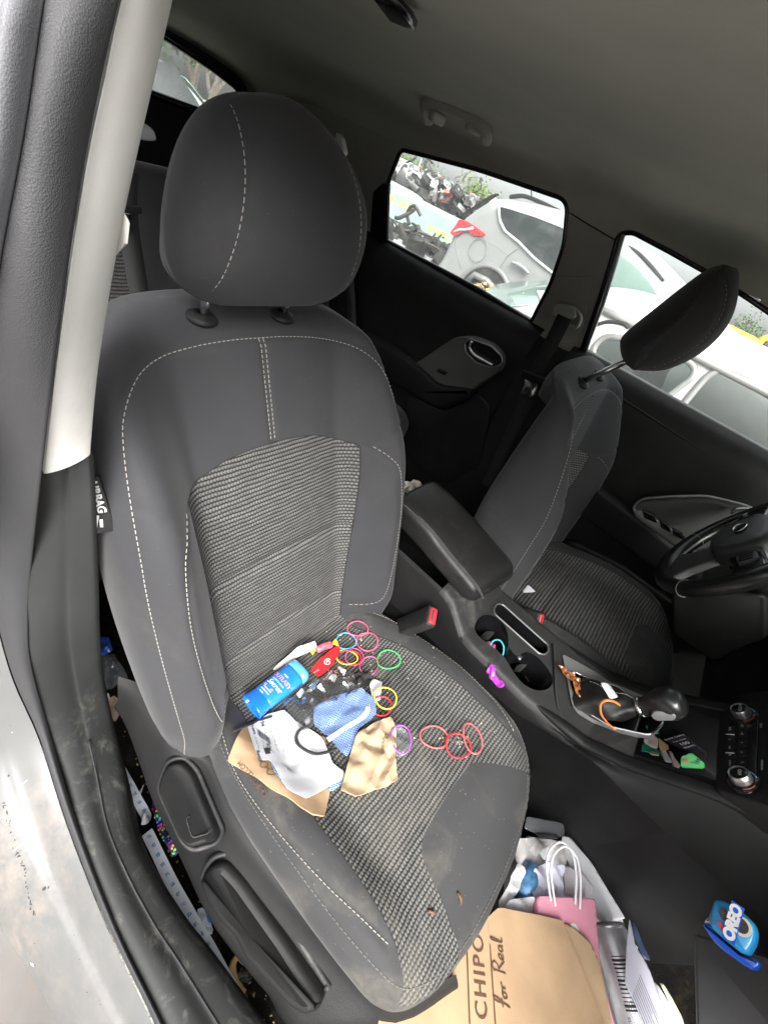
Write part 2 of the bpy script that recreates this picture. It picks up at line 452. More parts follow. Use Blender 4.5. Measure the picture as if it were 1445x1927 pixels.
M['carpet'] = mat('black_carpet', (.012, .011, .010), .98, var=.4, vscale=60, bump=1., bscale=500, bdist=.004, dirt=.55, dirtcol=(.16, .115, .06), dscale=14, spec=.1)
M['glass'] = glass_mat('dusty_glare_window_glass', haze=.13)  # dust haze raised further, painting the outdoor glare into the panes
M['belt'] = pvc('black_webbing', (.019, .020, .020), .7, grain=500, gb=.6)
M['red'] = mat('red_button', (.62, .03, .04), .35, var=.05)
M['white_paint'] = mat('white_lettering', (.75, .75, .74), .6, var=.03)
M['ink'] = mat('dark_ink', (.03, .03, .035), .7)
M['brown_ink'] = mat('brown_ink', (.085, .04, .02), .7)
M['blue_ink'] = mat('blue_ink', (.05, .14, .42), .6)
M['kraft'] = mat('kraft_paper', (.37, .25, .15), .85, var=.08, vscale=20, bump=.3, bscale=160, bdist=.001, spec=.25)
M['kraft_pale'] = mat('pale_kraft_paper', (.38, .28, .18), .85, var=.08, vscale=30, bump=.3, bscale=160, spec=.25)
M['paper'] = mat('white_paper', (.58, .58, .60), .8, var=.04, bump=.15, bscale=120, spec=.3)
M['pink'] = mat('pink_paper', (.66, .27, .36), .7, var=.05, bump=.1, bscale=200)
M['film'] = glass_mat('clear_film', tint=(.9, .91, .92), haze=.16, gloss=1.0, hazecol=(.8, .82, .85))
# ------------------------------------------------------------------ the car: roof, sides, pillars, doors, floor
car = thing('car', (0, 0, 0), 'silver compact car seen from its open passenger door, pale headliner and black door trim', 'car')
WS = [(.700, .875), (.640, 1.03), (.580, 1.18)]
SL = .3278                                                   # belt to window top along the tilted side
def wall_pt(x, s, off=0.0):
    """point of the far side: s runs up from the belt line and over into the roof"""
    if s <= SL: y, z = .70-.12*s/SL, .875+.305*s/SL; n = (-.93, -.366)
    else:
        q = spl_roof(s-SL); y, z = q[0], q[1]; n = q[2]
    z += -(.11*max(0, (-x-.95)/.75)**2 if s > SL else 0)-(.05*max(0, (x-.3)/.5)**2 if s > SL else 0)
    return np.array([x, y+n[0]*off, z+n[1]*off])
_rp = spline([(.580, 1.18), (.560, 1.215), (.50, 1.247), (.35, 1.272), (.18, 1.284), (0, 1.287), (-.18, 1.284), (-.35, 1.275), (-.50, 1.270), (-.64, 1.262)], 10)
_rl = [0.]
for a, b in zip(_rp, _rp[1:]): _rl.append(_rl[-1]+np.linalg.norm(b-a))
def spl_roof(d):
    for i in range(len(_rp)-1):
        if _rl[i+1] >= d or i == len(_rp)-2:
            t = (d-_rl[i])/(_rl[i+1]-_rl[i]); p = _rp[i]*(1-t)+_rp[i+1]*t; g = _rp[i+1]-_rp[i]; g = g/np.linalg.norm(g)
            return p[0], p[1], (-abs(g[1]) if p[0] > 0 else abs(g[1]), -abs(g[0]))
PN = (0, .305, .12)
def side(px, py):
    """pixel -> (x, s) on the tilted far side"""
    p = atp(px, py, (0, .70, .875), PN); return np.array([p[0], (p[2]-.875)/.305*SL])
rear_win = round_poly([side(*p) for p in [(753, 281), (905, 321), (1068, 377), (1060, 460), (1035, 535), (998, 607), (900, 546), (800, 493), (722, 452), (727, 350)]], [.02, .02, .03, .02, .02, .012, .02, .02, .012, .03])
front_win = [side(*p) for p in [(1163, 440), (1190, 437), (1260, 474), (1340, 519), (1408, 562)]]
front_win = round_poly(front_win+[np.array([.50, .27]), np.array([.74, .10]), np.array([.80, -.028])]+[side(*p) for p in [(1445, 892), (1300, 801), (1200, 741), (1140, 707), (1088, 672), (1125, 570), (1150, 487)]], [.035]+[.012]*14)
def strip(name, x0, x1, s0, s1, mt, nx, ns, parent, cuts=(), off=0., keep=None, **pr):
    xs = np.linspace(x0, x1, nx+1); ss_ = np.linspace(s0, s1, ns+1)
    G = np.array([[x, s] for x in xs for s in ss_]); F = gridf(nx, ns)
    for c in cuts:
        _, (G, F) = clip(G, F, sdf(G, c))
    if keep is not None: (G, F), _ = clip(G, F, sdf(G, keep))
    return mk(name, [wall_pt(x, s, off) for x, s in G], F, mt, parent, True, **pr)
STOT = SL+_rl[-1]
HL = SL-.012
roof = strip('roof_lining', -1.68, .92, HL, STOT, M['headliner'], 80, 60, car, cuts=[rear_win, front_win], label='dim beige cloth headliner over the whole cabin')
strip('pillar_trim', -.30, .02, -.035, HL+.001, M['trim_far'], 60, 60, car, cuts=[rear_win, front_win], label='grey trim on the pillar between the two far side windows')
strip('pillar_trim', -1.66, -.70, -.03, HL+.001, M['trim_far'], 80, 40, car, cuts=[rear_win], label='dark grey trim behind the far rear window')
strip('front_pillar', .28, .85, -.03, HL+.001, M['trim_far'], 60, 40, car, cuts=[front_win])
# rubber seals round both windows, glass panes
for w, nm in ((rear_win, 'rear'), (front_win, 'front')):
    V, F = tube([wall_pt(p[0], p[1], -.004) for p in w], .0075, 8, True); mk('window_seal', V, F, M['gloss_black'], car)
    c = np.mean(w, 0); N = len(w)
    V = [wall_pt(p[0], p[1], -.012) for p in w]
    mk('window_pane', V, [list(range(N))], M['glass'], car, False)
    # reveal between lining and glass
    V, F = loft([[wall_pt(p[0], p[1], 0.0) for p in w], [wall_pt(p[0], p[1], -.014) for p in w]], True, False, False); mk('window_reveal', V, F, M['black'], car)
# dark divider at the back edge of the rear window
V, F = slab([wall_pt(*side(*p)) for p in [(722, 345), (735, 345), (731, 452), (722, 455), (700, 440), (706, 360)]], (0, -.93, -.366), .012, .003); mk('window_divider', V, F, M['black'], car)
# paler door edge line of the front window
V, F = tube([wall_pt(*side(*p), -.002) for p in [(1172, 440), (1160, 487), (1134, 572), (1108, 640), (1096, 672)]], .006, 8); mk('window_channel', V, F, M['satin'], car)
# sliding belt guide panel on the pillar
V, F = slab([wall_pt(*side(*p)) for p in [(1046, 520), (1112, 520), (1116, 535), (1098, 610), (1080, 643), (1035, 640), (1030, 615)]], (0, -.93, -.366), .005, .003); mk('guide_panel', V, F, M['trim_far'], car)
# seam where the headliner meets the pillar
V, F = tube([wall_pt(*side(*p), .001) for p in [(1071, 400), (1100, 418), (1130, 436), (1158, 452)]], .0016, 6); mk('trim_gap', V, F, M['black'], car)

# grab handle over the rear door, moulded from the roof colour
def roofpt(px, py, y=.5): return at(px, py, 'y', y)
gh = spline([roofpt(*p, y) for p, y in zip([(806, 226), (801, 200), (812, 192), (840, 199), (875, 213), (903, 229), (914, 246), (915, 262)], [.455, .408, .394, .390, .390, .394, .408, .455])], 6)
V, F = tube(gh, .0165, 12, flat=.8); h = mk('grab_handle', V, F, M['headliner'], roof)
for p in ((822, 222), (892, 240)):
    V, F = box(at(*p, 'y', .425), (.022, .06, .024), .008); mk('handle_mount', V, F, M['headliner'], roof)
# dark recess of the roof lamp
lamp_c = [(705, -20), (745, -14), (778, 22), (786, 40), (768, 36), (735, 22)]
V, F = slab([at(*p, 'z', 1.272) for p in lamp_c], (0, 0, -1), .008, .004); mk('dome_lamp', V, F, M['gloss_black'], roof)

# door and lower side panels --------------------------------------------------
def panel_profile(m=1):
    return spline([(.745, .886), (.715, .888), (.697, .884), (.676, .864), (.660, .83), (.652, .785), (.650, .70), (.650, .60), (.650, .50), (.655, .35), (.66, .2), (.665, .04)], 5)
def door_skin(name, x0, x1, mt, parent, sgn=1, nx=30, zmin=.04, **pr):
    prof = [p for p in panel_profile() if p[1] >= zmin-.02]
    V = [np.array([x0+(x1-x0)*i/nx, sgn*p[0], p[1]]) for i in range(nx+1) for p in prof]
    F = gridf(nx, len(prof)-1)
    if sgn > 0: F = [f[::-1] for f in F]
    return mk(name, V, F, mt, parent, True, **pr)
rdoor = door_skin('rear_door', -1.02, -.165, M['doorskin'], car, label='black inner panel of the far rear door')
fdoor = door_skin('front_door', -.055, .98, M['doorskin'], car, label="black inner panel of the driver's door")
door_skin('luggage_side', -1.66, -1.02, M['black'], car)
door_skin('luggage_side', -1.66, -1.05, M['black'], car, -1)
V, F = slab(round_poly([at(*p, 'y', .52) for p in [(640, 250), (650, 262), (655, 290), (648, 298), (636, 270)]], .008), (0, -1, 0), .02, .006); mk('glint_patch', V, F, M['trim'], car, 40)  # pale slab added to stand for a reflected glint
door_skin('rear_door', -1.05, -.30, M['black'], car, -1, label='near rear door, mostly hidden behind the passenger seat')
# lower pillar cover between the two far doors
prof = [(.700, .862), (.678, .80), (.668, .6), (.655, .35), (.63, .12), (.60, .02)]
V = []; nb = 10
for y, z in prof:
    a = -.185+.02*(1-z/.86)-.05*(.86-z)**2; b = -.045+.03*(1-z/.86)
    for k in range(nb+1):
        t = k/nb; V.append(np.array([a+(b-a)*t, y-.018*math.sin(math.pi*t), z]))
mk('pillar_cover', V, gridf(len(prof)-1, nb), M['black'], car)
D3 = lambda px, py, y: at(px, py, 'y', y)
def dslab(name, pts, y, th, mt, parent, bev=.008, r=.01, crown=0., n=(0, -1, 0), **pr):
    P = round_poly([D3(*p, y) for p in pts], r); V, F = slab(P, n, th, bev, crown); return mk(name, V, F, mt, parent, 40, **pr)
# rear door: armrest, grey bezel with chrome handle, map pocket, switch
dslab('armrest', [(672, 618), (700, 622), (760, 655), (800, 684), (840, 720), (905, 728), (888, 752), (840, 768), (790, 742), (720, 702), (672, 672)], .655, .055, M['softpanel'], rdoor, .02, .03)
dslab('handle_bezel', [(785, 686), (868, 632), (900, 632), (935, 646), (954, 668), (950, 695), (910, 722), (880, 745), (845, 738)], .655, .042, M['insert'], rdoor, .008, .025)
hb = [D3(*p, .606) for p in [(874, 645), (884, 637), (925, 652), (945, 672), (944, 685), (925, 692), (895, 682), (876, 662)]]
V, F = tube(round_poly(hb, .01), .0024, 8, True); mk('handle_ring', V, F, M['satin'], rdoor)
V, F = slab(round_poly([p+np.array([0, .001, 0]) for p in hb], .01), (0, -1, 0), -.002, .001); mk('handle_recess', V, F, M['gloss_black'], rdoor, 40)
V, F = tube(spline([D3(*p, .598) for p in [(888, 642), (884, 654), (892, 667), (908, 677), (926, 687)]], 6), [.0085]*6+[.0075]*6+[.009]*7+[.008]*6, 10, flat=.7); mk('inner_handle', V, F, M['chrome'], rdoor)
dslab('window_switch', [(826, 693), (842, 700), (838, 706), (822, 699)], .611, .006, M['gloss_black'], rdoor, .002, .003)
dslab('map_pocket', [(768, 738), (840, 770), (905, 735), (930, 760), (905, 905), (850, 910), (790, 880), (772, 845)], .665, .028, M['softpanel'], rdoor, .012, .03)
dslab('door_scuff', [(795, 600), (812, 604), (806, 614)], .668, .001, M['grey_plastic'], rdoor, .0005, .003)
# driver's door: armrest, silver switch plate, grey insert, handle
arm = [(1085, 915), (1118, 896), (1190, 952), (1290, 1030), (1330, 1070), (1300, 1105), (1240, 1068), (1150, 1000), (1085, 955)]
dslab('armrest', arm, .655, .05, M['softpanel'], fdoor, .018, .03)
plate = [(1187, 957), (1207, 938), (1265, 934), (1330, 933), (1400, 950), (1445, 972), (1445, 1000), (1310, 1040), (1296, 1034)]
dslab('door_insert', plate, .655, .036, M['insert'], fdoor, .006, .02)
V, F = tube(round_poly([D3(*p, .617) for p in plate], .02), .0042, 8, True); mk('insert_rim', V, F, M['satin'], fdoor)
for q in ([(1207, 958), (1232, 968), (1236, 984), (1212, 974)], [(1240, 976), (1258, 986), (1262, 1002), (1243, 992)], [(1264, 992), (1287, 1004), (1289, 1017), (1266, 1006)]):
    dslab('window_switch', q, .606, .007, M['gloss_black'], fdoor, .003, .004)
dslab('switch_plate', [(1196, 953), (1215, 951), (1300, 1010), (1303, 1032), (1290, 1028), (1200, 966)], .655, .043, M['satin'], fdoor, .003, .008)
V, F = tube(spline([D3(*p, .60) for p in [(1376, 966), (1385, 958), (1410, 958), (1430, 970)]], 6), .007, 10, flat=.6); mk('inner_handle', V, F, M['chrome'], fdoor)
dslab('map_pocket', [(1010, 1030), (1080, 1010), (1180, 1060), (1300, 1150), (1280, 1230), (1080, 1130), (1020, 1090)], .665, .03, M['softpanel'], fdoor, .012, .03)
V, F = tube(spline([D3(*p, .66) for p in [(1090, 700), (1160, 745), (1300, 835), (1445, 930)]], 6), .004, 8); mk('panel_ridge', V, F, M['softpanel'], fdoor)

# unseen windscreen ahead of the picture, tinted to cut the front light
V = [(.90, -.60, 1.235), (.90, .60, 1.235), (1.42, .68, .90), (1.42, -.68, .90)]
mk('windscreen', V, [[0, 1, 2, 3]], glass_mat('dimming_windscreen', (.68, .71, .69), .06), car, False)
# floor, rear wall with the back window, luggage trim -----------------------------------
nx, ny = 60, 40
V = []
for i in range(nx+1):
    for j in range(ny+1):
        x = -1.7+3.1*i/nx; y = -.80+1.5*j/ny
        z = .10*math.exp(-(y/.13)**4)*(x < .6)+.16*max(0, (-y-.755)/.045)+ .012*noise.noise(Vector((x*6, y*6, 0)))
        if x > .95: z += .9*(x-.95)**1.3
        if x < -.55: z += .12*min(1, (-.55-x)/.1)
        V.append((x, y, z))
floor_o = mk('floor_carpet', V, gridf(nx, ny), M['carpet'], car)
BW = round_poly([at(*p, 'x', -1.62)[1:] for p in [(455, 172), (386, 212), (262, 168), (170, 120), (170, 0), (302, 62), (400, 128)]], [.03, .02, .01, .02, .02, .03, .03])
G = np.array([[y, z] for y in np.linspace(-.72, .72, 73) for z in np.linspace(.1, 1.27, 60)])
bw2 = [(p[0], p[1]) for p in BW]; ymid = min(p[0] for p in BW)
_, (G, F) = clip(G, gridf(72, 59), sdf(G, bw2))
tail = mk('tailgate', [(-1.62, a, b) for a, b in G], F, M['black'], car, True)
V, F = tube([(-1.612, p[0], p[1]) for p in BW], .012, 8, True); mk('window_seal', V, F, M['gloss_black'], tail)
mk('rear_window', [(-1.628, p[0], p[1]) for p in BW], [list(range(len(BW)))], glass_mat('glare_hazed_rear_glass', (.86, .9, .88), .30), tail, False)  # strong haze paints extra brightness into the back window
# ------------------------------------------------------------------ near side: pillar trim, rubber seal, sill, silver body
def rail(lst):
    return [at(px, py, a, v) for px, py, a, v in lst]
# rails run from the top of the opening down the pillar and forward along the sill
rE = rail([(345, -110, 'y', -.55), (322, 0, 'y', -.56), (290, 140, 'y', -.58), (258, 280, 'y', -.60), (226, 430, 'y', -.62), (200, 580, 'y', -.635), (181, 715, 'y', -.65), (170, 850, 'y', -.66)])
rD = rail([(262, -110, 'y', -.60), (225, 0, 'y', -.62), (195, 140, 'y', -.635), (165, 280, 'y', -.65), (140, 430, 'y', -.665), (118, 580, 'y', -.68), (98, 730, 'y', -.69), (80, 885, 'y', -.70)])
def mid(a, b, t, off): return a*(1-t)+b*t+np.array(off)
rows = []
for d, e in zip(rD, rE):
    r = [d+np.array([-.012, -.004, 0]), d, mid(d, e, .10, (.007, -.004, 0)), mid(d, e, .35, (.0095, -.002, 0)), mid(d, e, .62, (.0085, 0, 0)), mid(d, e, .88, (.005, .001, 0)), e, e+np.array([-.02, .004, 0]), e+np.array([-.10, .0, 0])]
    rows.append(spline(r, 4))
def smooth_rows(rows, n=5):
    cols = [spline([r[k] for r in rows], n) for k in range(len(rows[0]))]
    return [[c[i] for c in cols] for i in range(len(cols[0]))]
def rows_mesh(name, rows, mt, parent, n=5, **pr):
    R = smooth_rows(rows, n); V, F = loft(R, False); return mk(name, V, F, mt, parent, True, **pr)
rows_mesh('pillar_trim', rows, M['trim'], car, label='pale grey trim on the near door pillar')
V, F = slab([at(*p, 'y', -.618) for p in [(222, 395), (232, 400), (230, 455), (216, 478), (208, 470)]], (1, .1, 0), .004, .002); mk('belt_adjuster', V, F, M['trim'], car, 40)
# dark lower pillar cover flowing into the scuffed sill plate
lE = rail([(170, 846, 'y', -.66), (174, 930, 'y', -.664), (180, 1060, 'y', -.67), (184, 1180, 'y', -.68), (190, 1260, 'y', -.685), (205, 1340, 'z', .225), (218, 1400, 'z', .20), (231, 1470, 'z', .195), (245, 1560, 'z', .19), (282, 1640, 'z', .19), (335, 1725, 'z', .19), (393, 1800, 'z', .19), (452, 1880, 'z', .19), (530, 1985, 'z', .19)])
lD = rail([(80, 881, 'y', -.70), (72, 960, 'z', .745), (60, 1070, 'z', .645), (52, 1180, 'z', .535), (60, 1260, 'z', .44), (78, 1330, 'z', .35), (98, 1390, 'z', .285), (120, 1460, 'z', .245), (146, 1550, 'z', .226), (180, 1650, 'z', .22), (222, 1750, 'z', .22), (262, 1830, 'z', .22), (302, 1915, 'z', .22), (350, 2020, 'z', .22)])
rows = []
for i, (d, e) in enumerate(zip(lD, lE)):
    k = min(1, max(0, (i-4)/4)); up_ = np.array([.0065*(1-k), 0, .014*k])
    r = [d+np.array([-.01, -.003, -.012]), d, mid(d, e, .14, up_*.8), mid(d, e, .34, up_*1.0), mid(d, e, .52, up_*.55), mid(d, e, .60, up_*.75), mid(d, e, .86, up_*.55), e, e+np.array([-.012*(1-k), .006, -.02]), e+np.array([-.06*(1-k), .012, -.10*k]), e+np.array([-.09*(1-k), .014, -.20*k])]
    rows.append(spline(r, 4))
rows_mesh('sill_trim', rows, M['sill'], car, label='dark scuffed sill trim with pale dried mud smears')
# rib line pressed into the sill
V, F = tube(spline([mid(d, e, .56, (0, 0, .0115)) for d, e in list(zip(lD, lE))[6:]], 5), .0016, 6); mk('sill_rib', V, F, M['black_dusty'], car)
# rubber seal: main bulb and the thinner outer lobe
def bulb(name, A, B, h, mt, under=.02, **pr):
    rows = []
    for a, b in zip(A, B):
        d = b-a; n = np.cross(d, np.array([0, 0, 1.])) if abs(d[2]) < .9*np.linalg.norm(d) else np.array([1., 0, 0])
        c = CC-(a+b)/2; c /= np.linalg.norm(c)
        r = [a-c*under, a]+[a+d*t+c*h*math.sin(math.pi*t)**.7 for t in (.12, .3, .5, .7, .88)]+[b, b-c*under]
        rows.append(spline(r, 3))
    return rows_mesh(name, rows, mt, car, 4, **pr)
bD = rail([(262, -110, 'y', -.605), (225, 0, 'y', -.625), (165, 280, 'y', -.655), (118, 580, 'y', -.685), (80, 885, 'y', -.705), (60, 1070, 'z', .645), (54, 1180, 'z', .537), (62, 1262, 'z', .442), (98, 1390, 'z', .29), (146, 1550, 'z', .23), (222, 1750, 'z', .222), (302, 1915, 'z', .222), (350, 2020, 'z', .222)])
bB = rail([(110, -110, 'y', -.645), (84, 0, 'y', -.665), (45, 260, 'y', -.69), (-8, 560, 'y', -.715), (-40, 860, 'z', .83), (-30, 1050, 'z', .66), (-4, 1170, 'z', .545), (28, 1280, 'z', .425), (76, 1390, 'z', .30), (126, 1545, 'z', .232), (200, 1735, 'z', .215), (279, 1900, 'z', .215), (325, 2010, 'z', .215)])
bulb('door_seal', bB, bD, .012, M['seal'], label='dark grey grained rubber door seal')
bA = rail([(10, -110, 'y', -.67), (-2, 0, 'y', -.69), (-40, 260, 'y', -.71), (-90, 560, 'y', -.735), (-110, 860, 'z', .82)])
bulb('outer_seal', bA, bB[:5], .008, M['seal_lobe'])
# silver body: pillar skin and the broad rocker step
sB = [p+np.array([0, -.002, -.004]) for p in bB]
sF = [p+np.array([-.03, -.09, -.01]) for p in bB[:5]]+rail([(-230, 1050, 'z', .62), (-190, 1180, 'z', .50), (-150, 1330, 'z', .37), (-100, 1500, 'z', .22), (-30, 1680, 'z', .13), (50, 1800, 'z', .10), (122, 1927, 'z', .10), (170, 2030, 'z', .10)])
rows = []
for i, (a, b) in enumerate(zip(sB, sF)):
    k = min(1, max(0, (i-5)/3)); z = np.array([0, 0, .018*k])
    rows.append(spline([a, mid(a, b, .12, z*.2), mid(a, b, .3, z*.2), mid(a, b, .45, z*.8), mid(a, b, .75, z*1.0), b, b+np.array([0, -.008, -.03]), b+np.array([0, -.01, -.16])], 4))
rows_mesh('body_side', rows, M['silver'], car, label='silver painted door step, scratched and dirty')
g = [(p+np.array([0, -.006, -.022])) for p in sF[6:]]
rows = [[a, a+np.array([-.0, -.07, -.010]), a+np.array([0, -.17, -.035]), a+np.array([0, -.24, -.30])] for a in g]
rows_mesh('rocker_cover', rows, mat('muddy_rocker_paint', (.10, .092, .086), .7, var=.15, dirt=.6, dirtcol=(.14, .10, .075), dscale=12), car, label='muddy lower rocker edge')
# chips and scratches in the silver paint
random.seed(3)
mb = MB(); mw = MB()
trail = spline([(8, 1512), (14, 1535), (22, 1560), (28, 1590), (38, 1615), (46, 1640), (50, 1668), (58, 1705), (64, 1725)], 7)
bvh_pts = None
from mathutils.bvhtree import BVHTree
def drop(px, py, ob):
    """hit an object of the scene along the view of the photograph (measuring only)"""
    me = ob.data; o = origin_of(ob); t = BVHTree.FromPolygons([tuple(v.co+o) for v in me.vertices], [tuple(p.vertices) for p in me.polygons])
    return t, o
body_o = bpy.data.objects['body_side']; _bt, _ = drop(0, 0, body_o)
def hit_t(tree, px, py):
    d = ray(px, py); d = d/np.linalg.norm(d); r = tree.ray_cast(Vector(CC), Vector(d))
    return (np.array(r[0]), np.array(r[1])) if r[0] is not None else (None, None)
def fleck(m, px, py, L, w, ang, tree):
    p, n = hit_t(tree, px, py)
    if p is None: return
    if n @ (CC-p) < 0: n = -n
    ex, ey, n = frame(n); c, s = math.cos(ang), math.sin(ang); a = ex*c+ey*s; b = -ex*s+ey*c; k = 6
    V = [p+n*.0004+a*L*math.cos(2*math.pi*i/k)*random.uniform(.6, 1.1)+b*w*math.sin(2*math.pi*i/k)*random.uniform(.6, 1.1) for i in range(k)]
    m.add(V, [list(range(k))])
for p in trail:
    if random.random() < .75: fleck(mb, p[0]+random.uniform(-4, 4), p[1]+random.uniform(-4, 4), random.uniform(.001, .0035), random.uniform(.0006, .0014), random.uniform(0, 3), _bt)
mb.mk('paint_chip', M['ink'], car)
for q in [(20, 1365, .001), (85, 1672, .004), (92, 1670, .002), (150, 1805, .001), (165, 1867, .0012), (17, 1460, .002), (66, 1775, .0015), (190, 1890, .001), (140, 1760, .001)]:
    mb = MB(); fleck(mb, q[0], q[1], q[2], q[2]*.7, 1, _bt)
    if mb.V: mb.mk('paint_chip', M['ink'], car)
for q in [(44, 1586, .016, .0007, 1.1), (46, 1602, .009, .0006, 1.1), (46, 1473, .008, .0005, .9), (62, 1815, .006, .003, .5), (24, 1378, .001, .001, 0)]:
    mw = MB(); fleck(mw, *q, _bt)
    if mw.V: mw.mk('scratch', M['white_paint'], car)
# ------------------------------------------------------------------ front seats
def unit_(v): return np.array(v)/np.linalg.norm(v)
def half(pts): return pts+[(-a, b) for a, b in reversed(pts) if abs(a) > 1e-6]
OUT_B = half([(0, .738), (.06, .738), (.12, .734), (.17, .724), (.205, .703), (.237, .66), (.258, .60), (.272, .50), (.282, .40), (.287, .28), (.285, .12), (.278, .03), (.262, -.02), (.15, -.04), (0, -.04)])
INS_B = half([(0, .516), (.08, .511), (.13, .496), (.160, .484), (.178, .474), (.1795, .45), (.178, .40), (.172, .30), (.163, .15), (.158, .02), (.157, -.08), (0, -.08)])
OUT_C = half([(0, .604), (.06, .603), (.12, .594), (.175, .580), (.222, .552), (.246, .515), (.258, .44), (.262, .34), (.258, .22), (.245, .10), (.22, .0), (.205, -.06), (0, -.06)])
INS_C = half([(0, .66), (.26, .66), (.236, .545), (.218, .525), (.205, .48), (.197, .41), (.194, .30), (.186, .18), (.17, .10), (.158, .04), (.155, -.09), (0, -.09)])
PAD = [(.02, .436), (-.055, .438), (-.082, .445), (-.10, .468), (-.107, .52), (-.118, .57), (-.13, .66), (.225, .66), (.21, .575), (.195, .545), (.155, .50), (.115, .458), (.09, .441)]
SEAM_A = [(.276, -.02), (.279, .1), (.2805, .28), (.277, .40), (.267, .50), (.252, .58), (.236, .62), (.205, .652), (.165, .669), (.11, .679), (.05, .6835), (0, .684)]
SEAM_A = SEAM_A+[(-a, b) for a, b in SEAM_A[-2::-1]]
BOL_B = [(.190, .474), (.210, .452), (.226, .42), (.236, .33), (.233, .22), (.222, .12), (.205, .07), (.163, .055)]
EDGE_C = [(.222, .06), (.24, .14), (.2505, .24), (.2535, .34), (.250, .43), (.240, .495), (.226, .53), (.20, .555), (.165, .575), (.11, .588), (.05, .594), (0, .595)]
EDGE_C = EDGE_C+[(-a, b) for a, b in EDGE_C[-2::-1]]
BOL_C = [(.205, .05), (.232, .13), (.240, .20), (.2405, .285), (.234, .365), (.222, .435), (.213, .475)]
YOKE = [(.180, .475), (.225, .497), (.268, .517)]
def wB(u, v):
    a = np.abs(u)
    bol = (.018+.085*(1-sstep(.42, .74, v)))*(.55+.45*sstep(-.06, .10, v))
    w = .022*sstep(0, .4, v)-.045*sstep(.665, .738, v)+bol*sstep(.14, .235, a)-.034*sstep(.24, .29, a)
    w = w-.0075*np.exp(-((v-.295+.05*np.abs(u))/.010)**2)*(a < .17)-.006*np.exp(-((v-.115+.10*a)/.009)**2)*(a < .16)+.005*np.sin(np.clip((v-.1)/.2, 0, 2)*math.pi)**2*(a < .17)*(1-(a/.17)**2)
    return w
def zC(y, x):
    a = np.abs(y)
    z = .265+.075*sstep(0, .35, x)-.05*sstep(.46, .60, x)+.03*sstep(.14, .21, a)*(1-sstep(.4, .56, x))-.026*sstep(.22, .262, a)
    z = z-.004*np.exp(-((x-.20)/.009)**2)*(a < .17)
    return z
def smoothp(p, n=5): return np.array(spline(p, n, True))
def groove(P, lines, depth, sig):
    g = np.zeros(len(P))
    for L in lines: g = np.maximum(g, depth*np.exp(-(seg_dist(P, np.array(spline(L, 5)), False)/sig)**2))
    return g
def mir(L): return [(-a, b) for a, b in L]
def pillow(out, hfun, lines, r, skirt, step=.0055):
    """padded cover: grid inside an outline, edge rolled over radius r, then a skirt [(out, drop)]"""
    O2 = smoothp(out); lo, hi = O2.min(0)-step, O2.max(0)+step
    nx, ny = int((hi[0]-lo[0])/step)+1, int((hi[1]-lo[1])/step)+1
    G = np.array([[lo[0]+i*step, lo[1]+j*step] for i in range(nx+1) for j in range(ny+1)])
    (G, F), _ = clip(G, gridf(nx, ny), sdf(G, O2))
    d = np.maximum(seg_dist(G, O2), 0)
    roll = np.where(d < r, r-np.sqrt(np.maximum(r*r-(r-d)**2, 0)), 0)*.75
    h = hfun(G[:, 0], G[:, 1])-roll-groove(G, lines, .0042, .0048)
    V = np.column_stack([G, h]); uv = G.copy()
    Ls = loops(F); L = max(Ls, key=len)
    P = V[L]; nrm = []
    c2 = P[:, :2]; t = np.roll(c2, -3, 0)-np.roll(c2, 3, 0); t /= np.maximum(np.linalg.norm(t, axis=1), 1e-9)[:, None]
    nn = np.column_stack([t[:, 1], -t[:, 0]])
    sm = nn.copy()
    for k in range(6): sm = (np.roll(sm, 1, 0)+sm+np.roll(sm, -1, 0))/3
    sm /= np.linalg.norm(sm, axis=1)[:, None]
    SV = [P]; SF = []; base = len(V); VV = [V]; prev = list(L); sF = []; cnt = base
    for off, drp in skirt:
        Q = P.copy(); Q[:, :2] += sm*off; Q[:, 2] = (P[:, 2]-drp if not callable(drp) else drp(P)); VV.append(Q)
        cur = list(range(cnt, cnt+len(L))); cnt += len(L)
        for k in range(len(L)): sF.append([prev[k], cur[k], cur[(k+1) % len(L)], prev[(k+1) % len(L)]])
        prev = cur
    V = np.vstack(VV); uv2 = np.vstack([uv]+[P[:, :2]]*len(skirt))
    return V, F, sF, uv2
def stitch(L, hfun, off, mb, tf, out=None, r=.02, ln=.0046, gap=.0030, rad_=.0006):
    S = spline(L, 14); d = 0
    def h(q):
        hh = float(hfun(np.array([q[0]]), np.array([q[1]]))[0])
        if out is not None:
            dd = float(seg_dist(np.array([q]), out)[0])
            if dd < r: hh -= (r-math.sqrt(max(r*r-(r-dd)**2, 0)))*.75
        return hh
    cum = [0]
    for a, b in zip(S, S[1:]): cum.append(cum[-1]+np.linalg.norm(b-a))
    def at_(s):
        i = min(max(np.searchsorted(cum, s)-1, 0), len(S)-2); t = (s-cum[i])/max(cum[i+1]-cum[i], 1e-9); return S[i]*(1-t)+S[i+1]*t
    s = 0
    while s+ln < cum[-1]:
        p, q = at_(s), at_(s+ln); m = (p+q)/2
        pts = [tf(np.array([p[0], p[1], h(p)-.0003])), tf(np.array([m[0], m[1], h(m)+rad_*.45])), tf(np.array([q[0], q[1], h(q)-.0003]))]
        V, F = tube(pts, rad_, 5); mb.add(V, F); s += ln+gap
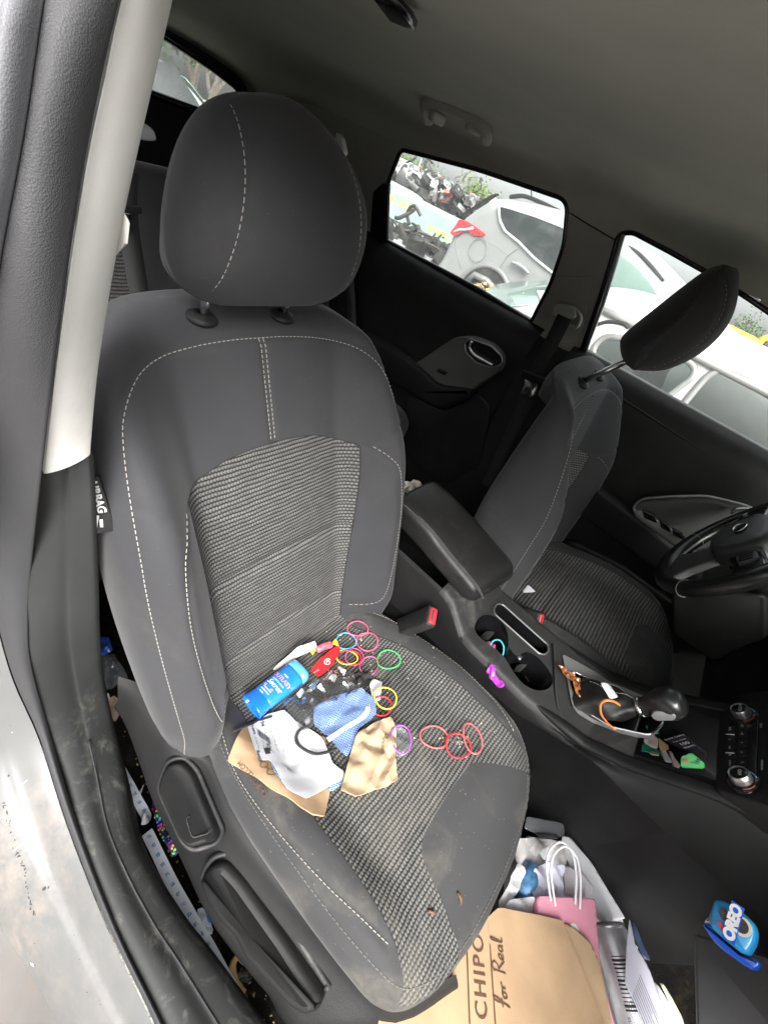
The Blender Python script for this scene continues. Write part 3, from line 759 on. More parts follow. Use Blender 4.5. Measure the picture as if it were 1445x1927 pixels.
def make_seat(label, side_, O, rdeg, cx, cz, hr, far=False, group=None):
    """side_ = +1 passenger (local u = +y), -1 driver (mirrored)"""
    r = rad(rdeg); Vv = np.array([-math.sin(r), 0, math.cos(r)]); Wv = np.array([math.cos(r), 0, math.sin(r)]); Uv = np.array([0, side_, 0.])
    O = np.array(O)
    root = thing('car_seat', (O[0]+.25, O[1], 0), label, 'car seat', group)
    tb = lambda p: O+Uv*p[0]+Vv*p[1]+Wv*p[2]
    tc = lambda p: np.array([cx+p[1], O[1]+side_*p[0], cz+p[2]])
    fl = (lambda F: F) if side_ > 0 else (lambda F: [list(f)[::-1] for f in F])
    # backrest ----------------------------------------------------------
    OB = smoothp(OUT_B)
    linesB = [SEAM_A, BOL_B, mir(BOL_B), YOKE, mir(YOKE), [(0, .684), (0, .515)]]
    kk = lambda P: 1-sstep(.45, .72, P[:, 1])
    back = lambda P: np.minimum(-.055+.040*sstep(.35, .74, P[:, 1]), P[:, 2]-.022)
    V, F, sF, uv = pillow(OUT_B, wB, linesB, .024, [(.003, lambda P: P[:, 2]-.006), (.006, lambda P: P[:, 2]-.012-.008*kk(P)), (.007, lambda P: P[:, 2]-.014-.03*kk(P)), (.005, lambda P: (P[:, 2]-.014-.03*kk(P))*.45+back(P)*.55), (-.002, lambda P: back(P)*.93+.07*P[:, 2]), (-.02, lambda P: back(P)-.006), (-.06, lambda P: back(P)-.010)])
    iS = sdf(V[:, :2], smoothp(INS_B, 4)); n0 = int(max(max(f) for f in F))+1
    X = np.column_stack([V, uv])
    (Vi, Fi), (Vc, Fc) = clip(X, F, iS)
    # welded cover = remaining face + skirt, found through coordinates
    def weld(Va, Fa, Vb, Fb):
        key = {tuple(np.round(v[:3], 7)): i for i, v in enumerate(Va)}; m = {}; Vn = [v for v in Va]
        for f in Fb:
            for i in f:
                if i not in m:
                    k = tuple(np.round(Vb[i][:3], 7))
                    if k in key: m[i] = key[k]
                    else: m[i] = len(Vn); Vn.append(Vb[i])
        return np.array(Vn), list(Fa)+[[m[i] for i in f] for f in Fb]
    Vc, Fc = weld(Vc, Fc, X, sF)
    # sink the insert edge a little so the seam reads
    bo = mk('backrest', [tb(v) for v in Vc], fl(Fc), M['cloth'], root, True, uv=Vc[:, 3:5])
    mk('ribbed_insert', [tb(v-np.array([0, 0, .0008*0, 0, 0])[:5]) for v in Vi], fl(Fi), M['rib'], bo, True, uv=Vi[:, 3:5])
    V, F = slab([tb(np.array([a, b, -.060])) for a, b in [(-.20, .04), (.20, .04), (.20, .36), (.17, .42), (-.17, .42), (-.20, .36)]], -Wv, .014, .008); mk('back_board', V, F, M['black'], root, 40)
    def seam(L, hf, tf, par, out=None, r_=.024, th='thread'):
        mb = MB(); stitch(L, hf, 0, mb, tf, out, r_); mb.mk('stitching', M[th], par)
    seam([(a*.985, b-.003) for a, b in SEAM_A], wB, tb, bo, OB)
    seam([(.0035, .68), (.0035, .517)], wB, tb, bo); seam([(-.0045, .68), (-.0045, .517)], wB, tb, bo)
    seam([(a+.004, b) for a, b in BOL_B], wB, tb, bo); seam([(-a-.004, b) for a, b in BOL_B], wB, tb, bo)
    def piping(poly, hf, tf, par, keep, rr=.0017):
        P = [p for p in spline(poly, 5) if keep(p)]
        V, F = tube([tf(np.array([p[0], p[1], float(hf(np.array([p[0]]), np.array([p[1]]))[0])-.0012])) for p in P], rr, 6); mk('piping', V, F, M['piping'], par)
    piping(INS_B[10::-1]+INS_B[:0:-1] if False else [(-a, b) for a, b in INS_B[9:0:-1]]+INS_B[:10], wB, tb, bo, lambda p: p[1] > .0)
    # airbag tag on the outboard side of the bolster
    tn = unit_(-.45*Uv+.9*Wv); te = unit_(.9*Uv+.45*Wv); tcn = tb(np.array([-.2815, .520, .060]))
    V, F = slab([tcn-Vv*a+te*b-tn*.004 for a, b in [(-.030, .007), (-.030, -.03), (.042, -.03), (.042, .007)]], tn, .0052, .0004); tago = mk('airbag_tag', V, F, M['black'], bo)
    V, F = text3('AIRBAG', .0125, tcn-Vv*-.006+tn*.0016-te*.001, -Vv, te, bold=.0005); mk('tag_lettering', V, F, M['white_paint'], bo, False)
    S2, F2 = strokes([[(.018, -.006), (.038, -.014)], [(.024, -.004), (.034, -.006)]], .003)
    mk('tag_symbol', [tcn-Vv*a+te*b+tn*.0016 for a, b in S2], F2, M['white_paint'], bo, False)
    # cushion ------------------------------------------------------------
    OC = smoothp(OUT_C)
    linesC = [EDGE_C, BOL_C, mir(BOL_C)]
    V, F, sF, uv = pillow(OUT_C, zC, linesC, .022, [(.003, .008), (.006, .022), (.005, .04), (-.004, .06), (-.03, .075), (-.10, .082)])
    X = np.column_stack([V, uv])
    (Vi, Fi), (Vc, Fc) = clip(X, F, sdf(V[:, :2], smoothp(INS_C, 4)))
    (Vp, Fp), (Vi, Fi) = clip(Vi, Fi, sdf(Vi[:, :2], smoothp(PAD, 4)))
    Vc, Fc = weld(Vc, Fc, X, sF)
    co = mk('seat_cushion', [tc(v) for v in Vc], fl([f[::-1] for f in Fc]) if False else fl(Fc), M['cloth_dirty'], root, True, uv=Vc[:, 3:5])
    mk('ribbed_insert', [tc(v) for v in Vi], fl(Fi), M['rib_far'] if far else M['rib_dirty'], co, True, uv=Vi[:, 3:5])
    mk('thigh_pad', [tc(v) for v in Vp], fl(Fp), M['cloth_dirty'], co, True, uv=Vp[:, 3:5])
    seam([(a*.985, b-.004) for a, b in EDGE_C], zC, tc, co, OC, .022, 'thread_dim')
    seam(BOL_C, zC, tc, co); seam(mir(BOL_C), zC, tc, co)
    ic = INS_C[2:11]
    piping(ic, zC, tc, co, lambda p: p[1] < .50 and p[1] > .03); piping(mir(ic), zC, tc, co, lambda p: p[1] < .50 and p[1] > .03)
    piping([PAD[k] for k in (6, 5, 4, 3, 2, 1, 0, 12, 11, 10, 9, 8)], zC, tc, co, lambda p: p[1] < .56, .0013)
    # headrest: front face leans well forward of the posts -----------------
    dv, dw = hr
    prof = [(.760, .084, .056, .094), (.769, .113, .038, .118), (.787, .139, .022, .140), (.81, .150, .012, .158), (.84, .152, .024, .172), (.87, .147, .040, .178), (.90, .136, .056, .176), (.928, .118, .072, .167), (.951, .094, .086, .155), (.965, .068, .098, .147), (.973, .038, .112, .139)]
    xs_ = lambda v: .116-.036*(v-.765)/.2
    R = []; nH = 64
    ex_ = 2.5
    cols = [np.array(p) for p in prof]; cols = spline(cols, 4)
    for v, hw, wb, wf in cols:
        ring = []
        for k in range(nH):
            a = 2*math.pi*k/nH; ca, sa = math.cos(a), math.sin(a)
            x = math.copysign(abs(ca)**(2/2.7), ca)*hw; m_ = (wb+wf)/2; hwid = (wf-wb)/2
            y = math.copysign(abs(sa)**(2/(2.4)), sa)*hwid
            if sa < 0: x *= 1-.26*(-sa)*float(sstep(.80, .94, v))
            g = 0
            if sa > 0: g = .0035*math.exp(-((abs(x)-min(xs_(v), .9*hw))/.0045)**2)
            ring.append(tb(np.array([x+.008*(side_ > 0), v+dv, m_+y-g+dw-.012*(x/hw)**2*(sa > 0)])))
        R.append(ring)
    V, F = loft(R); ho = mk('headrest', V, fl([f[::-1] for f in F]), M['cloth'], root, True)
    for sg in (1, -1):
        S = []; mb = MB()
        for v, hw, wb, wf in cols[6:-3]:
            q = min(.90, xs_(v)/hw); x = hw*q*sg; ca = q**(2.7/2); sa = math.sqrt(max(0, 1-ca*ca)); y = sa**(2/2.4)*(wf-wb)/2
            S.append(np.array([x+.008*(side_ > 0)-.0045*sg, v+dv, (wb+wf)/2+y+dw-.012*q*q+.0008]))
        cum = 0
        P = spline(S, 30); acc = 0; on = True; seg = [P[0]]
        for a, b in zip(P, P[1:]):
            acc += np.linalg.norm(b-a); seg.append(b)
            if acc > (.005 if on else .0032):
                if on and len(seg) >= 2: Vt, Ft = tube([tb(q) for q in seg], .0006, 5); mb.add(Vt, Ft)
                on = not on; acc = 0; seg = [b]
        mb.mk('stitching', M['thread'], ho)
    for u in (-.078, .062):
        b0 = np.array([u, .700, -.016]); b1 = np.array([u, .80+dv, .075+dw])
        V, F = lathe([(.0, .0), (.021, .001), (.0225, .004), (.019, .009), (.011, .0115), (.0085, .013), (.0082, .010)], tb(np.array([u, .706, -.010])), tb(np.array([0, .9, .45]))-tb(np.zeros(3)), 20)
        mk('post_guide', V, F, M['black'], root)
        V, F = tube([tb(b0), tb((b0+b1)/2), tb(b1)], .0066, 12); po = mk('headrest_post', V, F, M['chrome'], root)
        if far:
            for t in (.40, .52, .64):
                c = b0*(1-t)+b1*t; V, F = box(tb(c+np.array([.0, .003, .006])), (.006, .006, .006), .001); mk('post_notch', V, F, M['ink'], po)
    return root, tb, tc
pas, PTB, PTC = make_seat('front passenger seat in charcoal cloth, ribbed centre strewn with litter', 1, (.016, -.37, .25), 22, 0.0, 0.0, (-.034, -.03), group='front seats')
drv, DTB, DTC = make_seat("driver's seat beyond the console, upright, its headrest pulled high on bare posts", -1, (.215, .37, .198), 9, .175, .03, (.014, .014), True, group='front seats')
# ------------------------------------------------------------------ plastics bolted to the passenger seat
def Z(px, py, z): return at(px, py, 'z', z)
up_r = [Z(*p, .272) for p in [(210, 1280), (262, 1300), (300, 1345), (362, 1412), (404, 1445), (432, 1520), (522, 1645), (622, 1765), (702, 1855), (748, 1893), (850, 1850)]]
up_r = [p+np.array([0, .012, 0]) for p in up_r]
hi_r = [Z(*p, z) for p, z in zip([(222, 1315), (248, 1330), (285, 1385), (322, 1432), (372, 1448), (412, 1560), (470, 1650), (560, 1755), (660, 1865), (745, 1925), (860, 1870)], [.24, .25, .25, .252, .256, .25, .245, .245, .245, .245, .24])]
lo_r = [Z(*p, .165) for p in [(226, 1340), (240, 1368), (262, 1430), (285, 1500), (318, 1568), (345, 1625), (392, 1725), (445, 1800), (505, 1872), (570, 1940), (850, 1960)]]
bt_r = [p+np.array([0, .02, -.09]) for p in lo_r]
rows = []
for a, b, c, d in zip(up_r, hi_r, lo_r, bt_r):
    rows.append(spline([a, a*.5+b*.5+np.array([0, 0, .006]), b, b*.45+c*.55+np.array([0, -.008, .006]), c, d], 4))
R = smooth_rows(rows, 4); V, F = loft(R, False); mk('side_shield', V, F, M['black'], pas, True, label='black plastic side shield with two levers')
NU = np.array([0, -.62, .78])
lv = round_poly([Z(*p, .262) for p in [(303, 1482), (318, 1440), (345, 1432), (366, 1452), (412, 1562), (402, 1580), (362, 1593), (345, 1575), (318, 1515)]], .012)
V, F = slab([p-NU*.02 for p in lv], NU, .034, .007); lo_ = mk('recline_lever', V, F, M['black'], pas, 40)
V, F = tube(round_poly([Z(*p, .2745) for p in [(350, 1538), (362, 1577), (396, 1567), (384, 1530)]], .006)[:-6], .0012, 6); mk('lever_ridge', V, F, M['black_dusty'], lo_)
V, F = tube(round_poly([p-NU*.002 for p in [Z(*q, .262) for q in [(296, 1482), (314, 1432), (345, 1424), (370, 1448), (420, 1565), (407, 1588), (360, 1602), (340, 1580)]]], .012), .004, 8, True); mk('lever_surround', V, F, M['black_dusty'], pas)
pd = [(385, 1648), (405, 1622), (432, 1614), (462, 1645), (545, 1760), (614, 1868), (605, 1888), (578, 1896), (545, 1872), (470, 1790), (452, 1752), (425, 1725), (400, 1690)]
pl = round_poly([Z(*p, .235) for p in pd], .01)
V, F = slab([p-NU*.03 for p in pl], NU, .052, .012, .004); mk('height_lever', V, F, M['black'], pas, 45)
V, F = tube(round_poly([Z(*p, .236) for p in [(378, 1650), (400, 1612), (436, 1604), (470, 1640), (556, 1758), (624, 1865)]], .012)[:], .005, 8); mk('lever_surround', V, F, M['black_dusty'], pas)
# seat runner under the cushion
V, F = box((.22, -.60, .09), (.62, .05, .12), .01); mk('seat_rail', V, F, M['black'], pas)
V, F = box((.22, -.36, .13), (.52, .42, .16), .03); mk('seat_pan', V, F, M['black'], pas)
V, F = box((.40, .37, .15), (.52, .42, .18), .03); mk('seat_pan', V, F, M['black'], drv)
V, F = box((.42, .125, .22), (.5, .03, .14), .01); mk('side_shield', V, F, M['black'], drv)

# ------------------------------------------------------------------ centre console
con = thing('center_console', (.35, 0, .05), 'black centre console with padded armrest, cup holders and gear lever', 'console')
def ztop(x):
    return float(np.interp(x, [-.12, .18, .215, .27, .45, .58, .645, .74, .80, .95], [.475, .475, .462, .421, .419, .43, .470, .560, .60, .62]))
def ynear(x): return float(np.interp(x, [-.1, .2, .3, .45, .6, .75, .9], [-.092, -.098, -.115, -.118, -.113, -.115, -.13]))
def yfar(x): return float(np.interp(x, [-.1, .2, .3, .6, .75, .9], [.095, .098, .10, .105, .11, .13]))
hole_cup = [Z(*p, .42)[:2] for p in [(893, 1176), (905, 1160), (925, 1159), (945, 1172), (955, 1195), (957, 1217), (972, 1234), (990, 1227), (1010, 1236), (1030, 1258), (1039, 1280), (1031, 1296), (1010, 1299), (985, 1287), (967, 1266), (955, 1246), (945, 1233), (925, 1217), (905, 1202), (895, 1190)]]
hole_cup = spline(hole_cup, 4, True)
hole_slot = round_poly([Z(*p, .42)[:2] for p in [(928, 1146), (934, 1137), (945, 1138), (1030, 1213), (1032, 1226), (1024, 1232), (1014, 1230), (930, 1156)]], .006)
hole_gear = round_poly([Z(*p, .431)[:2] for p in [(1074, 1268), (1080, 1262), (1108, 1279), (1140, 1305), (1180, 1330), (1206, 1352), (1203, 1384), (1186, 1402), (1140, 1375), (1086, 1328), (1074, 1285)]], .008)
nx, ny = 150, 48; x0, x1 = .17, .648
G = []; 
for i in range(nx+1):
    for j in range(ny+1):
        x = x0+(x1-x0)*i/nx; t = j/ny; G.append([x, (ynear(x)-.006)*(1-t)+(yfar(x)+.006)*t])
G = np.array(G); F = gridf(nx, ny)
for hpoly in (hole_cup, hole_slot, hole_gear): _, (G, F) = clip(G, F, sdf(G, hpoly))
def zc_(x, y):
    e = min(y-ynear(x)+.006, yfar(x)+.006-y); z = ztop(x)
    if e < .016: z -= .016-math.sqrt(max(.016**2-(.016-e)**2, 0))
    return z
mk('console_top', [(x, y, zc_(x, y)) for x, y in G], F, pvc('dusty_console_plastic', (.026, .026, .026), .5, spec=.35, dirt=.4, dirtcol=(.30, .29, .26), dscale=5), con, True, label='dusty grey console top around the cup holders')
def wallsof(name, hp, zt, depth, mt, slope=.92, **pr):
    c = np.mean(hp, 0); R = [[np.array([p[0], p[1], zt(p[0], p[1])+.0005]) for p in hp], [np.array([p[0], p[1], zt(p[0], p[1])-.004]) for p in hp], [np.array([c[0]+(p[0]-c[0])*slope, c[1]+(p[1]-c[1])*slope, .42-depth]) for p in hp]]
    V, F = loft(R, True, False, True); return mk(name, V, F, mt, con, 50, **pr)
cupw = wallsof('cup_holder', hole_cup, zc_, .075, M['gloss_black'], label='double cup holder with a brown spill')
for c, r in ((Z(938, 1200, .405), .030), (Z(1005, 1268, .405), .034)):
    V, F = lathe([(r, -.055), (r+.002, -.02), (r+.0025, -.02), (r+.0015, -.055)], (c[0], c[1], .40), (0, 0, 1), 30); mk('cup_liner', V, F, M['black'], cupw)
V, F = box(Z(978, 1238, .40), (.008, .012, .006), .002); mk('cup_tab', V, F, M['satin'], cupw)
spm = mat('brown_syrup', (.10, .035, .008), .15, var=.3, coat=.5)
V, F = slab(round_poly([Z(*p, .350) for p in [(990, 1260), (1018, 1250), (1036, 1275), (1020, 1292), (995, 1285), (985, 1272)]], .008), (0, 0, 1), .002, .001); mk('brown_spill', V, F, spm, cupw)
slot = wallsof('coin_slot', hole_slot, zc_, .05, M['gloss_black'], .97)
V, F = tube([np.array([p[0], p[1], zc_(p[0], p[1])+.0008]) for p in hole_slot], .0022, 8, True); mk('slot_rim', V, F, M['satin'], slot)
# dark groove dividing console top and gear surround
V, F = tube(spline([Z(*p, .4245) for p in [(1041, 1212), (1043, 1240), (1044, 1280), (1048, 1325), (1062, 1358), (1085, 1380)]], 5), .0025, 6); mk('console_joint', V, F, M['ink'], con)
# gear surround: silver-grey plate, chrome line, leather boot, knob
pl = [Z(*p, .4315) for p in [(1061, 1228), (1075, 1236), (1120, 1264), (1155, 1291), (1200, 1335), (1206, 1352)]]
plate_out = [p[:2] for p in pl]+[Z(*p, .4315)[:2] for p in [(1203, 1388), (1186, 1410), (1150, 1390), (1120, 1365), (1086, 1343), (1076, 1324), (1068, 1272)]]
G = np.array([[x, y] for x in np.linspace(.44, .68, 70) for y in np.linspace(-.11, .11, 64)]); F = gridf(69, 63)
(G, F), _ = clip(G, F, sdf(G, round_poly(plate_out, .006))); _, (G, F) = clip(G, F, sdf(G, hole_gear))
gp = mk('gear_surround', [(x, y, ztop(x)+.0045) for x, y in G], F, mat('grey_gear_plate', (.22, .22, .215), .42, metal=.3, dirt=.4, dirtcol=(.30, .27, .22), dscale=12), con, True)
V, F = tube([np.array([p[0], p[1], ztop(p[0])+.005]) for p in hole_gear], .0021, 8, True); mk('chrome_line', V, F, M['chrome'], gp)
gearw = wallsof('gear_well', hole_gear, lambda x, y: ztop(x)+.004, .03, M['black'], .95)
# boot: collapsed leather sleeve leaning towards the knob
path = spline([(.540, -.005, .405), (.562, -.004, .437), (.592, -.003, .462), (.608, .001, .478), (.622, .004, .492)], 6)
lea = pvc('black_leather', (.009, .009, .009), .42, spec=.35, grain=800, gb=.3, dirt=.15)
R = []
for i, p in enumerate(path):
    t = i/(len(path)-1); d = np.array([.82, .02, .55]); d /= np.linalg.norm(d); ey = np.array([0, 1., 0]); ez = np.cross(d, ey)
    hw = .040*(1-t)**.8+.016; hh = .026*(1-t)**.7+.014
    ring = []
    for k in range(32):
        a = 2*math.pi*k/32; wv = 1+.06*math.sin(5*a+t*9)+.05*math.sin(3*a-t*14)
        ring.append(p+ey*math.cos(a)*hw*wv+ez*math.sin(a)*hh*wv)
    R.append(ring)
V, F = loft(R); bt = mk('gear_boot', V, F, lea, con, True)
mb = MB()
for off in (-.35, -.05):
    P = []
    for ring in R[4:-3]:
        k = 8; c = sum(ring)/32; a = math.pi/2+off*2; i0 = a/(2*math.pi)*32; q = ring[int(round(i0)) % 32]; P.append(q+(q-c)/np.linalg.norm(q-c)*.0006)
    for i in range(0, len(P)-1):
        a, b = P[i], P[i]*.3+P[i+1]*.7; V, F = tube([a, b], .0007, 5); mb.add(V, F)
# keep both rows of thread as one fine seam
mb.mk('stitching', M['thread'], bt)
k0 = np.array([.622, .004, .498]); kd = np.array([.36, .06, .93]); kd /= np.linalg.norm(kd)
exk = np.array([0, 1., 0]); exk = exk-kd*(exk @ kd); exk /= np.linalg.norm(exk); eyk = np.cross(kd, exk)
R = []
for h, rx, ry in spline([(-.004, .017, .017), (.004, .019, .020), (.018, .020, .022), (.034, .026, .027), (.052, .032, .033), (.070, .0335, .034), (.084, .030, .030), (.094, .021, .021), (.098, .010, .010)], 4):
    R.append([k0+kd*h+exk*rx*math.copysign(abs(math.cos(a))**.85, math.cos(a))+eyk*ry*math.copysign(abs(math.sin(a))**.85, math.sin(a)) for a in np.linspace(0, 2*math.pi, 33)[:-1]])
R = [[k0+(p-k0)*.88 for p in r_] for r_ in R]
V, F = loft(R); kn = mk('gear_knob', V, F, mat('worn_knob_plastic', (.017, .018, .018), .30, coat=.25, bump=.1, bscale=300), con, True)
V, F = lathe([(.0175, -.004), (.0195, -.003), (.0205, .002), (.0195, .006), (.018, .006)], k0, kd, 28); mk('knob_collar', V, F, M['chrome'], kn)
bq = [k0+kd*h*.88-exk*.0265+eyk*e for h, e in [(.026, -.002), (.030, -.014), (.066, -.018), (.078, -.010), (.074, .002), (.04, .006)]]
V, F = slab(round_poly([p+exk*.006 for p in bq], .006), -exk, .0085, .002, .001); mk('release_button', V, F, mat('bright_silver_plastic', (.36, .36, .36), .35, metal=.5), kn, 40)
# open tray in front of the lever
tw = [(.655, -.10), (.70, -.103), (.735, -.104), (.735, .104), (.70, .10), (.655, .10)]
nx = 24; V = []
for i in range(nx+1):
    x = .648+.25*i/nx
    for y, z in [(ynear(x)+.012, ztop(x)-.004), (ynear(x)+.018, .43), (ynear(x)+.028, .408), (0, .404), (yfar(x)-.028, .408), (yfar(x)-.018, .43), (yfar(x)-.012, ztop(x)-.004)]: V.append((x, y, z))
tray = mk('storage_tray', V, gridf(nx, 6), M['black'], con, 60)
V, F = box((.652, 0, .425), (.006, .17, .05), .002); mk('tray_step', V, F, M['satin'], tray)
V, F = tube([(.655, .098, .48), (.70, .10, .505), (.757, .10, .545)], .003, 8); mk('chrome_line', V, F, M['satin'], tray)
# flanks: a flat lower panel and the padded band that rises to the dashboard
def flank(name, sgn, mt, **pr):
    V = []; nx = 60
    for i in range(nx+1):
        x = -.12+1.10*i/nx; yn = -ynear(x) if sgn < 0 else yfar(x); zt = ztop(x); k = float(sstep(.46, .85, x))
        zc = float(np.interp(x, [-.12, .2, .46, .6, .77, .91, 1.0], [.30, .33, .372, .432, .452, .487, .50]))
        pts = [(yn-.030, zt-.002-.0*k), (yn-.012, zt-.001), (yn-.002, zt-.004), (yn+.005, zt-.014), (yn+.010+.012*k, (zt+zc)/2), (yn+.014+.032*k, zc+.004), (yn+.014+.033*k, zc), (yn+.0105+.028*k, zc-.004), (yn+.006+.02*k, zc*.5), (yn+.002+.01*k, .02)]
        if x < .648: pts = pts[2:]; pts = [pts[0]]*2+pts
        V += [(x, sgn*p[0], p[1]) for p in pts]
    F = gridf(nx, 9)
    return mk(name, V, F if sgn > 0 else [f[::-1] for f in F], mt, con, 60, **pr)
flank('side_panel', -1, M['softpanel'], label='long black console flank facing the passenger')
flank('side_panel', 1, M['softpanel'])
for sgn in (-1, 1):
    R = []
    for x in np.linspace(.42, .97, 36):
        k = float(sstep(.42, .56, x)); yc = (ynear(x)+.006) if sgn < 0 else (yfar(x)-.006)
        R.append([np.array([x, yc+math.cos(a)*(.002+.013*k), ztop(x)-.006+.002*k+math.sin(a)*(.001+.010*k)]) for a in np.linspace(0, 2*math.pi, 17)[:-1]])
    V, F = loft(R); mk('side_rim', V, F, M['softpanel'], con, True)
V, F = box((-.125, 0, .25), (.02, .2, .44), .01); mk('rear_panel', V, F, M['black'], con)
# armrest lid: crowned, leather covered
secs = [(-.045, .066, .560, .520), (-.035, .078, .580, .512), (-.015, .084, .585, .508), (.06, .086, .578, .498), (.15, .087, .556, .484), (.215, .087, .541, .474), (.240, .083, .530, .474), (.252, .072, .515, .480)]
R = []
for x, hw, zt, zb in [np.array(q) for q in spline(secs, 4)]:
    zt_, zb_ = zt, zb; h = (zt_-zb_)/2; m_ = (zt_+zb_)/2; ring = []
    for k in range(48):
        a = 2*math.pi*k/48; ca, sa = math.cos(a), math.sin(a)
        yy = math.copysign(abs(ca)**(2/5.5), ca)*hw; zz = m_+math.copysign(abs(sa)**(2/4.2), sa)*h-(.006*(yy/hw)**2 if sa > 0 else 0)
        ring.append(np.array([x+.012*(-yy/hw)*(-1)*(x > .1), yy, zz]))
    R.append(ring)
V, F = loft(R); ar = mk('armrest', V, F, M['vinyl'], con, True, label='black padded armrest lid, scuffed along its far edge')
for d in (0, .005):
    V, F = tube(spline([(-.03, -.071-d, .5735), (.06, -.0735-d, .5695), (.15, -.0745-d, .5475), (.215, -.0745-d, .5325), (.240, -.071-d, .5195), (.252, -.063-d*.5, .502)], 8), .0009, 5); mk('armrest_seam', V, F, mat('grey_thread', (.09, .09, .09), .7), ar)
# climate panel -----------------------------------------------------------------
PP, PNn = np.array([.725, 0, .555]), np.array([-.89, 0, .456])
cp = lambda px, py, off=0.: atp(px, py, PP, PNn)+PNn*off
outl = [cp(*p) for p in [(1352, 1345), (1372, 1325), (1390, 1306), (1480, 1292), (1510, 1400), (1500, 1530), (1440, 1516), (1344, 1486), (1346, 1420)]]
V, F = slab(round_poly([p-PNn*.06 for p in outl], .01), PNn, .06, .004); clim = mk('climate_panel', V, F, M['black'], con, 40, label='black climate control panel with two chrome knobs')
V, F = slab(round_poly([cp(*p) for p in [(1377, 1335), (1392, 1318), (1420, 1318), (1428, 1345), (1424, 1455), (1428, 1478), (1412, 1497), (1384, 1493), (1372, 1470), (1366, 1450), (1368, 1385), (1376, 1360)]], .008), PNn, .003, .001); mk('gloss_face', V, F, M['gloss_black'], clim, 40)
ey_c = np.array([0, 1., 0]); ex_c = np.cross(ey_c, PNn)
for (px, py), nm in (((1399, 1349), 'a'), ((1399, 1473), 'b')):
    c = cp(px, py); V, F = lathe([(.0, .003), (.022, .003), (.023, .0045), (.0215, .006), (.016, .0065)], c, PNn, 32); rg = mk('knob_ring', V, F, M['gloss_black'], clim, 40)
    V, F = lathe([(.0, .004), (.0155, .004), (.0155, .013), (.0150, .018), (.0138, .020), (.0122, .0195), (.0118, .0172)], c, PNn, 32); kb = mk('temperature_knob', V, F, M['satin'], clim, 40)
    V, F = lathe([(.0121, .0168), (.0121, .0186), (.010, .0193), (0, .0196)], c, PNn, 28); mk('knob_cap', V, F, M['gloss_black'], kb, 40)
    V, F = text3('AUTO' if nm == 'a' else 'OFF', .007, c+PNn*.0201+ex_c*.002, -ey_c, ex_c); mk('knob_lettering', V, F, M['white_paint'], kb, False)
    arc = [c+PNn*.0062+.0198*(math.cos(a)*ex_c*1+math.sin(a)*ey_c) for a in np.linspace(.3, 1.4, 10)]
    V, F = tube(arc, .0009, 6); mk('cold_mark', V, F, mat('pale_blue_mark', (.25, .55, .75), .5), rg)
    arc = [c+PNn*.0062+.0198*(math.cos(a)*ex_c+math.sin(a)*ey_c) for a in np.linspace(-1.5, -.5, 10)]
    V, F = tube(arc, .0009, 6); mk('hot_mark', V, F, mat('dull_red_mark', (.28, .05, .04), .5), rg)
for col, xs in (((1375), [1376, 1396, 1411, 1425, 1440]), ((1398), [1370, 1385, 1402, 1420, 1439])):
    for i, y in enumerate(xs):
        V, F = slab(round_poly([cp(col+dx, y+dy) for dx, dy in [(-8, -7), (8, -7), (8, 7), (-8, 7)]], .002), PNn, .0045, .001); b = mk('climate_button', V, F, M['black'], clim, 40)
        s = {0: 'A/C', 1: 'o', 2: 'oo', 3: 'R', 4: 'CLIMATE'}[i] if col == 1375 else {0: 'oD', 1: 'oB', 2: 'x', 3: 'o', 4: 'S'}[i]
        V, F = text3(s, .0055 if len(s) < 5 else .0032, cp(col, y)+PNn*.0049, -ey_c, ex_c); mk('button_symbol', V, F, M['white_paint'], b, False)
for y in (1386, 1421):
    V, F = tube([cp(1367, y)+PNn*.005, cp(1384, y+1)+PNn*.005], .0007, 6); mk('button_line', V, F, M['white_paint'], clim)
for (px, py, s) in ((1431, 1366, 'DRIVE'), (1433, 1440, 'PASSENGER')):
    V, F = text3(s, .0042, cp(px, py)+PNn*.0006, -ey_c, ex_c); mk('panel_lettering', V, F, M['white_paint'], clim, False)

# ------------------------------------------------------------------ steering wheel
WC = np.array([.60, .37, .765]); tl = rad(22); e1 = np.array([0, -1., 0]); e2 = np.array([math.sin(tl), 0, math.cos(tl)]); wn = np.array([-math.cos(tl), 0, math.sin(tl)])
sw = thing('steering_wheel', WC, 'black leather steering wheel with grey hub pad, cut by the right picture edge', 'steering wheel')
Wp = lambda a, b, h=0.: WC+e1*a+e2*b+wn*h
V, F = tube([Wp(.184*math.cos(a), .181*math.sin(a)) for a in np.linspace(0, 2*math.pi, 73)[:-1]], [.021+.0015*math.cos(3*a) for a in np.linspace(0, 2*math.pi, 73)[:-1]], 16, True, .85, wn)
rim = mk('rim', V, F, mat('smooth_black_leather', (.012, .012, .012), .24, bump=.08, bscale=700), sw, True)
for a in (2.55, 3.85, .6, 5.6):
    V, F = tube([Wp(.184*math.cos(a)+.0215*math.cos(b)*math.cos(a), .181*math.sin(a)+.0215*math.cos(b)*math.sin(a), .0182*math.sin(b)) for b in np.linspace(0, 2*math.pi, 20)[:-1]], .0007, 5, True); mk('rim_seam', V, F, M['thread'], rim)
hub = spline([(-.082, .02), (-.078, .045), (-.05, .062), (0, .066), (.05, .062), (.078, .045), (.082, .02), (.076, -.02), (.055, -.052), (0, -.064), (-.055, -.052), (-.076, -.02)], 5, True)
V, F = slab([Wp(p[0], p[1], -.01) for p in hub], wn, .045, .018, .004); hp_ = mk('airbag_pad', V, F, M['grey_plastic'], sw, 50)
em = [Wp(.021*math.cos(a), .0135*math.sin(a)+.008, .0395) for a in np.linspace(0, 2*math.pi, 33)[:-1]]
